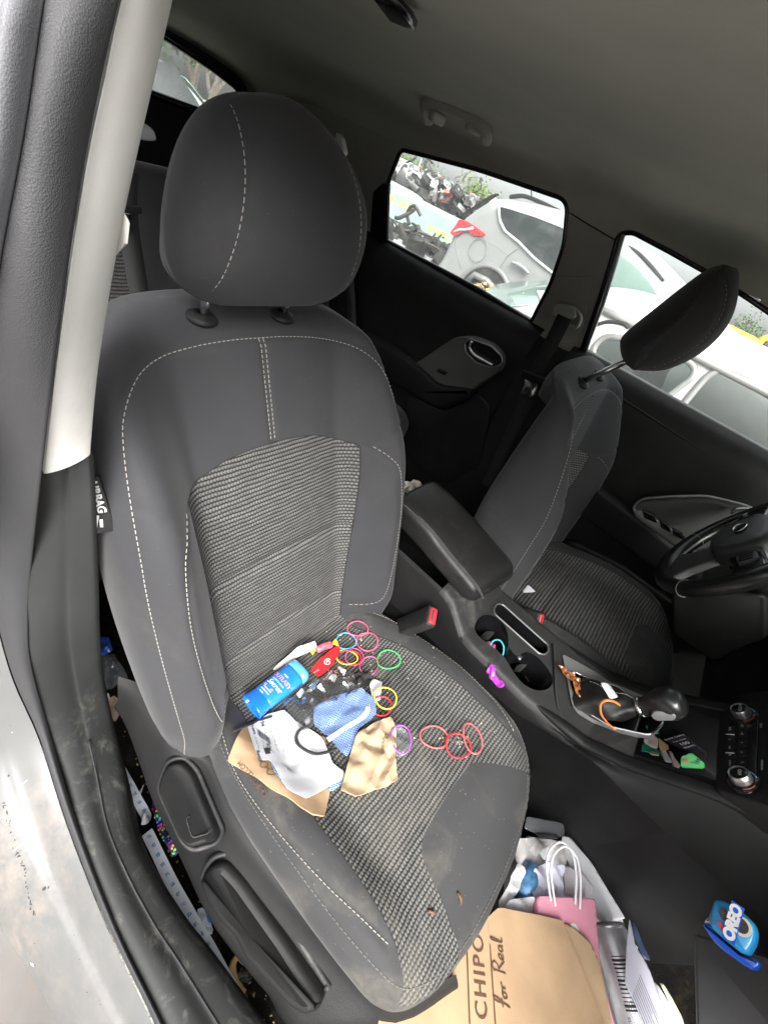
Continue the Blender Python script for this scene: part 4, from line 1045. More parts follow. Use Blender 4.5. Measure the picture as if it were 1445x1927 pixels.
V, F = slab(em, wn, .002, .001); eo = mk('emblem', V, F, M['gloss_black'], hp_, 40)
V, F = tube([p+wn*.002 for p in em], .0016, 8, True); mk('emblem_ring', V, F, M['chrome'], eo)
S2, F2 = strokes([[(-.013, -.006), (-.013, .006)], [(-.013, -.001), (-.007, .006)], [(-.013, .0), (-.007, -.006)], [(-.003, -.006), (-.003, .006)], [(.001, -.006), (.005, .006)], [(.005, .006), (.010, -.006)]], .0024)
mk('emblem_mark', [Wp(a, b+.008, .0420) for a, b in S2], F2, M['chrome'], eo, False)
for sg in (-1, 1):
    sp = [(.07*sg, .030), (.12*sg, .040), (.174*sg, .045), (.178*sg, -.01), (.15*sg, -.022), (.10*sg, -.018), (.07*sg, -.03)]
    V, F = slab(round_poly([Wp(a, b, -.012) for a, b in sp], .01), wn, .022, .006); so_ = mk('spoke', V, F, M['gloss_black'], sw, 40)
    V, F = slab(round_poly([Wp(a*sg, b, .010) for a, b in [(.088, .026), (.128, .032), (.134, -.004), (.092, -.010)]], .006), wn, .006, .002); mk('switch_pad', V, F, M['insert'], so_, 40)
    for q in (.098, .110, .122):
        V, F = slab(round_poly([Wp((q+a)*sg, b+.010, .015) for a, b in [(-.004, .012), (.004, .013), (.004, -.013), (-.004, -.012)]], .002), wn, .004, .001); mk('spoke_switch', V, F, M['black'], so_, 40)
    V, F = tube(spline([Wp(.080*sg, .036, .012), Wp(.125*sg, .044, .012), Wp(.168*sg, .046, .010), Wp(.174*sg, .02, .010), Wp(.170*sg, -.008, .010)], 5), .0028, 8); mk('spoke_highlight', V, F, M['satin'], so_)  # bright tubes added as highlights along the spoke edges
lo = [(-.035, -.05), (.035, -.05), (.05, -.12), (.075, -.165), (-.075, -.165), (-.05, -.12)]
V, F = slab(round_poly([Wp(a, b, -.014) for a, b in lo], .01), wn, .018, .006); mk('spoke', V, F, M['grey_plastic'], sw, 40)
# ------------------------------------------------------------------ dashboard (mostly outside the picture)
dash = thing('dashboard', (1.0, 0, .4), 'dark lower dashboard and column cover behind the steering wheel', 'dashboard')
prof = [(.86, .30), (.80, .40), (.775, .50), (.775, .60), (.80, .72), (.84, .80), (.90, .84), (1.05, .86), (1.25, .88), (1.35, .86), (1.35, .30)]
V = []; ny = 30
for j in range(ny+1):
    y = .128+.56*j/ny
    for x, z in spline(prof, 4): V.append((x+.05*max(0, abs(y-.37)-.18), y, z))
mk('knee_panel', V, gridf(ny, len(spline(prof, 4))-1), M['softpanel'], dash)
prof2 = [(.98, .42), (.955, .50), (.95, .58), (.93, .66), (.92, .76), (.95, .83), (1.05, .86), (1.25, .88), (1.35, .86)]
V = []
for j in range(ny+1):
    y = -.13-.56*j/ny
    for x, z in spline(prof2, 4): V.append((x, y, z))
mk('glove_panel', V, [f[::-1] for f in gridf(ny, len(spline(prof2, 4))-1)], M['softpanel'], dash)
V, F = box((.86, 0, .73), (.2, .27, .24), .03); mk('center_stack', V, F, M['black'], dash)
V, F = tube([WC-wn*.03, WC-wn*.12, WC-wn*.26], [.062, .075, .09], 20, flat=.85); mk('column_cover', V, F, M['black'], dash)
V, F = slab(round_poly([at(*p, 'y', .30) for p in [(1268, 1100), (1270, 1190), (1346, 1245), (1400, 1215), (1445, 1200), (1445, 1118)]], .015), (-.5, -1, .2), .02, .008); mk('knee_cover', V, F, pvc('near_black_plastic', (.0045, .0045, .0045), .6, spec=.2), dash, 40)
V, F = slab(round_poly([at(*p, 'x', 1.02) for p in [(1394, 1225), (1408, 1218), (1420, 1250), (1418, 1282), (1400, 1275)]], .01), (-1, 0, .3), .02, .006); mk('accelerator_pedal', V, F, M['grey_plastic'], dash, 40)
V, F = slab(round_poly([at(*p, 'x', .98) for p in [(1358, 1297), (1364, 1292), (1387, 1300), (1386, 1312), (1360, 1306)]], .004), (-.8, 0, .6), .012, .003); bp_ = mk('brake_pedal', V, F, mat('worn_pedal', (.2, .2, .19), .5, metal=.6), dash, 40)
V, F = tube([at(1380, 1300, 'x', .99), (1.12, .55, .42), (1.15, .5, .6)], .009, 8); mk('pedal_arm', V, F, M['black'], bp_)
# opened panel under the glove box, lower right
V, F = slab(round_poly([at(px, py, 'y', y) for px, py, y in [(1304, 1757, -.20), (1326, 1764, -.205), (1445, 1800, -.235), (1500, 1990, -.33), (1312, 1990, -.29)]], .008), (-.45, -.35, .8), .006, .003); mk('kick_panel', V, F, mat('grey_green_board', (.034, .037, .034), .5, bump=.2), dash, 40, label='dark grey board edge standing in the footwell')
# ------------------------------------------------------------------ belts
def belt_strip(pts, w, wdir, t=.0012):
    P = spline(pts, 8); wd = np.array(wdir, float); V = []
    for i, p in enumerate(P):
        tn = P[min(i+1, len(P)-1)]-P[max(i-1, 0)]; tn /= np.linalg.norm(tn); b = wd-tn*(wd @ tn); b /= np.linalg.norm(b); nrm = np.cross(tn, b)
        V += [p-b*w/2-nrm*t/2, p+b*w/2-nrm*t/2, p+b*w/2+nrm*t/2, p-b*w/2+nrm*t/2]
    F = []
    for i in range(len(P)-1):
        for k in range(4): F.append([i*4+k, i*4+(k+1) % 4, (i+1)*4+(k+1) % 4, (i+1)*4+k])
    return V, F
def tongue(parent, c, ex, ey, n, s=1.):
    c = np.array(c); ex, ey, n = [np.array(q, float)/np.linalg.norm(q) for q in (ex, ey, n)]
    V, F = slab(round_poly([c+ex*a*s+ey*b*s-n*.004 for a, b in [(-.03, -.004), (.03, -.004), (.033, .014), (-.033, .014)]], .004), n, .012, .003); mk('tongue_grip', V, F, M['black'], parent, 40)
    o = [c+ex*a*s+ey*b*s for a, b in [(-.012, -.004), (.012, -.004), (.011, -.036), (-.011, -.036)]]
    V, F = slab(round_poly(o, .003), n, .002, .0006); tp = mk('tongue_plate', V, F, M['chrome'], parent, 40)
    V, F = slab(round_poly([c+ex*a*s+ey*b*s+n*.0021 for a, b in [(-.006, -.014), (.006, -.014), (.006, -.027), (-.006, -.027)]], .001), n, .0003, .0001); mk('tongue_slot', V, F, M['ink'], tp, 40)
b1 = thing('seat_belt', (-.10, .63, .95), "driver's seat belt hanging down the grey pillar from its ring", 'seat belt', 'seat belts')
V, F = belt_strip([at(1062, 596, 'y', .625), at(1040, 640, 'y', .635), at(1010, 695, 'y', .645), at(985, 760, 'y', .65), at(950, 840, 'y', .645), at(915, 915, 'y', .64)], .046, (1, 0, .2)); mk('webbing', V, F, M['belt'], b1, True)
ring = round_poly([at(*p, 'y', .640) for p in [(1040, 590), (1052, 575), (1082, 580), (1094, 598), (1085, 618), (1066, 612)]], .012)
V, F = tube(ring, .006, 8, True); mk('guide_loop', V, F, M['trim_far'], b1)
V, F = slab(round_poly([at(*p, 'y', .645) for p in [(1046, 570), (1086, 576), (1088, 596), (1066, 600), (1042, 592)]], .01), (0, -.93, -.36), .018, .006); mk('guide_cover', V, F, M['trim_far'], b1, 40)
V, F = slab(round_poly([at(*p, 'y', .628) for p in [(984, 695), (1028, 712), (1022, 726), (982, 710)]], .004), (0, -1, 0), .012, .003); mk('tongue_grip', V, F, M['black'], b1, 40)
V, F = slab(round_poly([at(*p, 'y', .625) for p in [(986, 705), (1014, 717), (1008, 742), (994, 748), (979, 740), (988, 724)]], .003), (0, -1, 0), .002, .0006); tp = mk('tongue_plate', V, F, M['chrome'], b1, 40)
V, F = slab([at(*p, 'y', .622) for p in [(987, 727), (998, 731), (994, 738), (986, 735)]], (0, -1, 0), .0003, .0001); mk('tongue_slot', V, F, M['ink'], tp)
b2 = thing('seat_belt', (-.95, .60, .6), 'rear seat belt with pale tongue hanging beside the far rear door', 'seat belt', 'seat belts')
V, F = belt_strip([at(*p, 'y', .60) for p in [(640, 400), (652, 480), (660, 560), (664, 640), (672, 720), (682, 800)]], .046, (1, 0, -.15)); mk('webbing', V, F, M['belt'], b2, True)
V, F = slab(round_poly([at(*p, 'y', .592) for p in [(646, 612), (676, 614), (678, 628), (646, 626)]], .004), (0, -1, 0), .012, .003); mk('tongue_grip', V, F, M['black'], b2, 40)
V, F = slab(round_poly([at(*p, 'y', .590) for p in [(655, 627), (667, 628), (667, 641), (662, 645), (656, 643)]], .003), (0, -1, 0), .002, .0006); tp = mk('tongue_plate', V, F, M['chrome'], b2, 40)
V, F = slab([at(*p, 'y', .587) for p in [(659, 632), (664, 632), (664, 639), (659, 639)]], (0, -1, 0), .0003, .0001); mk('tongue_slot', V, F, M['ink'], tp)
b3 = thing('seat_belt', (-1.0, -.2, .7), 'rear seat belt with square metal tongue between pale pillar and headrest', 'seat belt', 'seat belts')
V, F = belt_strip([at(*p, 'x', -.93) for p in [(240, 320), (238, 380), (244, 440), (256, 510), (268, 580), (276, 640)]], .050, (0, 1, 0)); mk('webbing', V, F, M['belt'], b3, True)
V, F = slab(round_poly([at(*p, 'x', -.915) for p in [(222, 380), (262, 388), (264, 402), (222, 394)]], .004), (1, 0, .2), .014, .003); mk('tongue_grip', V, F, M['black'], b3, 40)
V, F = slab(round_poly([at(*p, 'x', -.912) for p in [(228, 400), (246, 402), (245, 416), (243, 431), (224, 427)]], .003), (1, 0, .2), .002, .0006); tp = mk('tongue_plate', V, F, M['chrome'], b3, 40)
V, F = slab([at(*p, 'x', -.909) for p in [(230, 408), (240, 410), (238, 425), (227, 422)]], (1, 0, .2), .0003, .0001); mk('tongue_slot', V, F, M['ink'], tp)
# buckles
def buckle(label, c, d, side_v, L, w, t, face):
    c, d, s = [np.array(q, float) for q in (c, d, side_v)]; d /= np.linalg.norm(d); s = s-d*(s @ d); s /= np.linalg.norm(s); n = np.cross(d, s)
    root = thing('belt_buckle', c, label, 'buckle', 'seat belt buckles')
    R = Matrix(((d[0], s[0], n[0]), (d[1], s[1], n[1]), (d[2], s[2], n[2])))
    V, F = box(c, (L, w, t), .006, R, 3); mk('housing', V, F, M['black_dusty'], root, 40)
    V, F = box(c+d*(L/2-.002), (.010, w*.78, t*.68), .003, R, 3); bo = mk('release_button', V, F, M['red'], root, 40)
    V, F = box(c+d*(L/2+.003)+n*t*.1, (.0012, w*.55, t*.16), .0003, R); mk('button_slot', V, F, M['ink'], bo)
    V, F = tube([c-d*L/2, c-d*(L/2+.05)+np.array([-.01, 0, -.03]), c-d*(L/2+.09)+np.array([-.02, 0, -.08])], .016, 10, flat=.5); mk('stalk', V, F, M['black'], root)
p_a, p_b = at(752, 1183, 'y', -.135), at(812, 1160, 'y', -.150)
buckle('black belt buckle with red button beside the passenger seat cushion', (p_a+p_b)/2, p_b-p_a, (0, .4, 1), np.linalg.norm(p_b-p_a)+.01, .048, .026, 1)
p_a, p_b = at(985, 1165, 'y', .135), at(1008, 1170, 'y', .128)
buckle("belt buckle with red button half hidden between console and driver's seat", (p_a+p_b)/2+np.array([-.012, -.006, .012]), np.array([.75, -.12, .55]), (0, .35, 1), .075, .042, .026, 1)
# ------------------------------------------------------------------ rear bench
rb = thing('rear_bench', (-.9, 0, .2), 'black rear bench seat in the shade behind the front seats', 'bench seat')
V = []; nx, ny = 16, 60
for j in range(ny+1):
    y = -.64+1.28*j/ny
    for x, z in spline([(-.98, .42), (-.80, .40), (-.60, .41), (-.50, .405), (-.455, .385), (-.44, .35), (-.45, .24), (-.47, .14)], 3):
        e = max(0, abs(y)-.58)/.06; V.append((x-.03*e*e, y, z-.035*e*e+.02*math.exp(-((abs(y)-.50)/.09)**2)-.01))
np_ = len(spline([(0, 0)]*8, 3)); mk('bench_cushion', V, gridf(ny, np_-1), M['cloth'], rb)
V = []
for j in range(ny+1):
    y = -.64+1.28*j/ny
    for x, z in spline([(-.96, .40), (-.985, .50), (-1.03, .66), (-1.075, .80), (-1.10, .88), (-1.13, .905), (-1.18, .90), (-1.20, .80)], 3):
        e = max(0, abs(y)-.56)/.08; V.append((x-.05*e*e, y, z-.02*e*e))
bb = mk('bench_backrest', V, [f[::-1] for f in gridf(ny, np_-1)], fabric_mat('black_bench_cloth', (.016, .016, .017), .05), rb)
for y0, y1 in ((-.52, -.165), (.20, .50)):
    V = []; uv = []
    for j in range(21):
        y = y0+(y1-y0)*j/20
        for i in range(20):
            t = i/19; x = -.995-.075*t+.012*math.sin(math.pi*min(1, t*4)/2)*1; z = .47+.32*t
            V.append((x+.002, y, z)); uv.append((y, z))
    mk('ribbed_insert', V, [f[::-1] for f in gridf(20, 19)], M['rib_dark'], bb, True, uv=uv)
for y in (-.36, .36):
    R = []
    for z, hw, d0, d1 in [(.90, .08, .03, .03), (.915, .11, .045, .04), (.96, .125, .05, .045), (1.0, .12, .045, .04), (1.03, .10, .03, .03), (1.04, .06, .015, .012)]:
        z = z if y else z-.03
        R.append([np.array([-1.15+(math.sin(a)*(d0 if math.sin(a) > 0 else d1)), y+math.copysign(abs(math.cos(a))**.7, math.cos(a))*hw, z]) for a in np.linspace(0, 2*math.pi, 25)[:-1]])
    R = [r for r in R]; V, F = loft([[c for c in q] for q in R]); mk('rear_headrest', V, F, M['cloth'], rb)
# pale trim and quarter light seen between the pillar and the headrest
V, F = slab(round_poly([at(*p, 'x', -1.07) for p in [(244, 222), (266, 228), (284, 240), (290, 262), (268, 262), (240, 252)]], .01), (1, 0, 0), .02, .006); mk('luggage_trim', V, F, mat('pale_luggage_trim', (.45, .46, .46), .4), car, 40)
# ------------------------------------------------------------------ the yard outside: it falls away gently on the far side
GSL = .087
def gz(y): return -.36-GSL*(y-.9)
YU = np.array([0, GSL, 1.]); YU /= np.linalg.norm(YU)
YF = np.array([0, 1., -GSL]); YF /= np.linalg.norm(YF)
def yard(x, y, h): return np.array([x, y, gz(y)])+YU*h
V = []; nx, ny = 60, 60
xs = [math.copysign(abs(t)**2.2*600, t) for t in np.linspace(-1, 1, nx+1)]; ys = [math.copysign(abs(t)**2.2*600, t) for t in np.linspace(-1, 1, ny+1)]
for x in xs:
    for y in ys: V.append((x, y, gz(y)+.03*noise.noise(Vector((x*.4, y*.4, 0)))-.03))
mk('ground', V, gridf(nx, ny), mat('pale_gravel', (.27, .258, .235), .95, var=.3, vscale=4, bump=.6, bscale=60, bdist=.02), None, True, kind='structure')
PA = {}
def paint(nm, c, **k):
    if nm not in PA: PA[nm] = mat(nm, c, k.pop('rough', .35), var=.06, vscale=3, coat=k.pop('coat', .4), dirt=k.pop('dirt', .25), dirtcol=(.3, .27, .22), dscale=3, **k)
    return PA[nm]
M['yglass'] = mat('dark_car_glass', (.022, .028, .028), .12, var=.3, vscale=2, coat=.3, dirt=.35, dirtcol=(.25, .26, .24), dscale=4)
M['ygreen'] = mat('green_tinted_glass', (.17, .25, .22), .16, var=.12, vscale=3, coat=.5, dirt=.2, dirtcol=(.4, .45, .4), dscale=3)
M['tyre'] = mat('tyre_rubber', (.02, .02, .02), .8)
M['marker'] = mat('yellow_paint_marker', (.78, .72, .06), .6)
M['redlamp'] = mat('red_lamp_lens', (.55, .03, .035), .2, coat=.6)
M['wreck'] = mat('dark_engine_metal', (.035, .034, .032), .6, var=.5, vscale=20, metal=.3, dirt=.4, dirtcol=(.25, .2, .15), dscale=8)
M['scrap'] = mat('grey_scrap_metal', (.22, .22, .21), .55, var=.3, vscale=12, metal=.5)
def TS(px, py, D): return at(px, py, 'y', D)
# silver hatchback-tailed SUV -------------------------------------------------
YS = 3.2
suv = thing('parked_car', (-.7, 4.1, -.6), 'silver SUV with a red tail lamp parked beyond the far windows', 'car')
sil = paint('silver_car_paint', (.30, .305, .30), metal=.3, dirt=.15)
ol = [(922, 371), (898, 386), (867, 409), (858, 428), (846, 442), (838, 460), (826, 486), (806, 512), (800, 540)]
ol = [TS(*p, YS) for p in ol]
bot = [np.array([-2.2, YS, -.15]), np.array([2.2, YS, -.15]), np.array([2.25, YS, .45])]
top = [TS(*p, YS) for p in [(1325, 612), (1290, 585), (1262, 556), (1240, 528), (1200, 484), (1160, 444), (1110, 415), (1060, 395), (1000, 378), (955, 370)]]
poly = round_poly(ol+bot+top, .03, 3)
V, F = slab([p+np.array([0, 1.8, 0]) for p in poly], (0, -1, 0), 1.8, .10); mk('body', V, F, sil, suv, 40)
sl = lambda name, pts, mt, th=.012, r=.02, D=YS, par=None, bev=.004: mk(name, *slab(round_poly([TS(*p, D) for p in pts], r), (0, -1, 0), th, bev), mt, par if par is not None else suv, 40)
ql = sl('side_window', [(938, 387), (950, 389), (1010, 408), (1070, 432), (1140, 470), (1130, 560), (1080, 545), (1035, 510), (1005, 486), (975, 455), (950, 435), (940, 415)], M['yglass'], par=suv)
V, F = tube(round_poly([TS(*p, YS-.013) for p in [(938, 387), (950, 389), (1010, 408), (1070, 432), (1140, 470), (1130, 560), (1080, 545), (1035, 510), (1005, 486), (975, 455), (950, 435), (940, 415)]], .02), .010, 6, True); mk('window_frame', V, F, paint('white_trim_line', (.7, .71, .71)), ql)
sl('side_window', [(1150, 482), (1166, 478), (1195, 500), (1222, 530), (1246, 568), (1238, 578), (1150, 545)], M['ygreen'], par=suv)
tlp = sl('tail_lamp', [(865, 413), (880, 416.5), (898, 428), (915, 441), (907, 445), (893, 444), (883, 436.5), (874, 436), (855, 446), (848, 438.5), (859.5, 423)], M['redlamp'], .02, .01, par=suv)
V, F = tube([TS(*p, YS-.024) for p in [(853, 437), (864, 432), (874, 432), (890, 429)]], .010, 6); mk('clear_lens', V, F, M['paper'], tlp)
c = TS(899, 471, YS-.012); 
V, F = tube([c+np.array([.09*math.cos(a), 0, .09*math.sin(a)]) for a in np.linspace(0, 2*math.pi, 25)[:-1]], .003, 5, True); mk('fuel_flap', V, F, M['scrap'], suv)
V, F = tube(spline([TS(*p, YS-.003) for p in [(856, 446), (860, 470), (863, 490), (868, 506)]], 4), .003, 5); mk('panel_gap', V, F, M['scrap'], suv)
V, F = tube(spline([TS(*p, YS-.003) for p in [(976, 467), (955, 482), (940, 505), (924, 530)]], 4), .003, 5); mk('panel_gap', V, F, M['scrap'], suv)
V, F = tube(spline([TS(*p, YS-.035) for p in [(963, 493), (975, 498), (987, 506), (994, 514)]], 4), [.018]*4+[.022]*6+[.016]*3, 8, flat=.7); mk('door_handle', V, F, sil, suv)
wc = TS(905, 566, YS); R_ = np.linalg.norm(wc-TS(880, 516, YS))
V, F = tube([wc+np.array([R_*1.03*math.cos(a), -.02, R_*1.03*math.sin(a)]) for a in np.linspace(.2, 2.95, 20)], .022, 8); mk('wheel_arch', V, F, paint('grey_arch_plastic', (.17, .17, .17)), suv)
V, F = slab([wc+np.array([R_*math.cos(a), -.004, R_*math.sin(a)]) for a in np.linspace(0, 2*math.pi, 28)[:-1]], (0, -1, 0), .02, .004); mk('wheel_well', V, F, M['wreck'], suv, 40)
V, F = tube([TS(*p, YS-.05) for p in [(880, 530), (893, 517), (915, 528), (925, 540)]], .03, 6); mk('brake_strut', V, F, M['scrap'], suv)
for pts in ([(960, 371), (985, 369), (1015, 380), (1040, 392), (1066, 406)], [(1165, 459), (1195, 474), (1222, 500), (1246, 530)]):
    V, F = tube(spline([TS(*p, YS+.12) for p in pts], 4), .028, 6, flat=.6); mk('roof_rail', V, F, M['black'], suv)
V, F = tube([TS(1000, 376, YS+.5), TS(999, 358, YS+.5)], .006, 5); mk('antenna', V, F, M['black'], suv)
V, F = slab(round_poly([TS(*p, YS+.3) for p in [(924, 371), (940, 366), (905, 390), (870, 407)]], .01), (-1, -.3, .3), .02, .004); mk('rear_spoiler', V, F, M['black'], suv, 40)
# white car close alongside ---------------------------------------------------
YA = 1.72
ad = thing('parked_car', (.3, 2.4, -.45), 'white car standing close outside the driver window, yellow number on its greenish glass', 'car')
wp = paint('white_car_paint', (.56, .56, .54), dirt=.2)
xs = np.linspace(-.55, 1.7, 60)
win1 = round_poly([TS(*p, YA)[[0, 2]] for p in [(1112, 652), (1132, 634), (1190, 641), (1250, 662), (1296, 686), (1304, 700), (1296, 716), (1232, 765), (1225, 800), (1105, 740)]], .03)
win2 = round_poly([TS(*p, YA)[[0, 2]] for p in [(1262, 790), (1300, 742), (1328, 710), (1352, 700), (1384, 712), (1445, 748), (1560, 830), (1560, 960), (1445, 930)]], .04)
G = np.array([[x, z] for x in np.linspace(-.50, 1.9, 120) for z in np.linspace(-.2, .905, 60)]); F = gridf(119, 59)
for wn_ in (win1, win2): _, (G, F) = clip(G, F, sdf(G, wn_))
def adp(x, z): return np.array([x, YA+.20*max(0, z-.45)-.03*math.sin(max(0, min(1, (.45-z)/.6))*math.pi), z])
mk('body', [adp(x, z) for x, z in G], F, wp, ad, True)
for wn_, nm in ((win1, 'a'), (win2, 'b')):
    V, F = tube([adp(*p)+np.array([0, -.004, 0]) for p in wn_], .016, 8, True); mk('window_frame', V, F, paint('grey_rubber_frame', (.20, .20, .19)), ad)
    V, F = loft([[adp(*p) for p in wn_], [adp(*p)+np.array([0, .06, 0]) for p in wn_]], True, False, False); mk('window_reveal', V, F, M['scrap'], ad)
mk('window_pane', [adp(*p)+np.array([0, .03, 0]) for p in win1], [list(range(len(win1)))], glass_mat('hazy_pane', (.62, .70, .67), .025), ad, False)
mk('window_pane', [adp(*p)+np.array([0, .03, 0]) for p in win2], [list(range(len(win2)))], glass_mat('clear_pane', (.75, .8, .78), .015), ad, False)
V = []; nu = 24
for x in np.linspace(-.50, 1.9, 40):
    e = max(0, -.15-x)
    for k in range(nu+1):
        t = k/nu; y = YA+.088+1.15*t; V.append((x, y, .905+.10*math.sin(math.pi*t)-.9*e*e*(.3+t)))
mk('roof', V, gridf(39, nu), wp, ad)
V, F = tube([adp(x, .885)+np.array([0, -.012, 0]) for x in np.linspace(-.3, 1.9, 20)], .016, 8); mk('drip_rail', V, F, paint('grey_rubber_frame', (.2, .2, .19)), ad)
V, F = tube(spline([TS(*p, YA-.01) for p in [(1120, 612), (1142, 606), (1172, 609), (1182, 617)]], 4), .018, 6, flat=.6); mk('roof_trim', V, F, M['black'], ad)
# interior of the neighbour: dark seats, far pillar, cargo
V, F = box((.75, 2.45, .15), (2.2, 1.1, .5), .05); mk('cabin_floor', V, F, M['wreck'], ad, 40)
for x in (.15, 1.05):
    R = [[np.array([x-.12*t+d*math.cos(a)*.10, 2.2+math.sin(a)*.24*(1-.25*t), .3+.52*t]) for a in np.linspace(0, 2*math.pi, 17)[:-1]] for t, d in ((0, 1), (.3, 1), (.7, .9), (.95, .7), (1, .3))]
    V, F = loft(R); mk('seat_back', V, F, fabric_mat('grey_seat_cloth', (.07, .07, .065)), ad)
V, F = box((.05, 2.85, .55), (.12, .05, .75), .02); mk('far_pillar', V, F, wp, ad, 40)
V, F = box((1.25, 2.85, .55), (.10, .05, .75), .02); mk('far_pillar', V, F, M['wreck'], ad, 40)
gl = [(902, 561, 1.75), (945, 585, 1.72), (1020, 579, 1.72), (1040, 531, 2.75), (975, 534, 2.75), (930, 541, 2.5)]
gp_ = [at(a, b, 'y', y) for a, b, y in gl]; gn = np.cross(gp_[2]-gp_[1], gp_[3]-gp_[2]); gn /= np.linalg.norm(gn); gn = gn if gn[2] > 0 else -gn
V, F = slab(round_poly(gp_, .03), gn, .02, .006); sg_ = mk('windscreen', V, F, M['ygreen'], ad, 40)
def gpt(px, py): return atp(px, py, gp_[1]+gn*.023, gn)
three = [[(905, 559), (917, 552), (926, 552), (918, 560), (912, 561), (940, 560), (968, 556), (984, 552), (980, 548), (965, 548)], [(965, 548), (930, 547), (914, 545), (930, 541), (960, 540), (985, 541), (990, 543), (975, 547)], [(950, 539), (990, 536), (1010, 534)]]
mb = MB()
for L in three:
    V, F = tube(spline([gpt(*p) for p in L], 5), .008, 6, flat=.4); mb.add(V, F)
mb.mk('yellow_number', M['marker'], sg_)
V, F = slab(round_poly([at(*p, 'y', 1.70) for p in [(944, 585), (1020, 579), (1035, 600), (1012, 625), (985, 606)]], .02), (0, -.8, .6), .05, .01); mk('roof_side', V, F, wp, ad, 40)
V, F = slab([gpt(*p) for p in [(1009, 548), (1030, 548), (1030, 572), (1018, 570)]], gn, .004, .001); mk('paper_sheet', V, F, M['paper'], sg_)
random.seed(5); mb = MB()
for i in range(120):
    p = TS(random.uniform(878, 944), 0, 2.6)*0+at(random.uniform(872, 942), random.uniform(533, 553), 'y', random.uniform(2.4, 2.8)); a = random.random()*6
    q = np.array([math.cos(a), math.sin(a), random.uniform(-.4, .4)])*random.uniform(.012, .03); r2 = np.array([-q[1], q[0], .01])*.5
    mb.add([p-q, p+r2, p+q, p-r2], [[0, 1, 2, 3]])
o = mb.mk('dead_leaves', mat('brown_dead_leaves', (.36, .22, .12), .9, var=.4, vscale=30), None, False); props(o, kind='stuff')
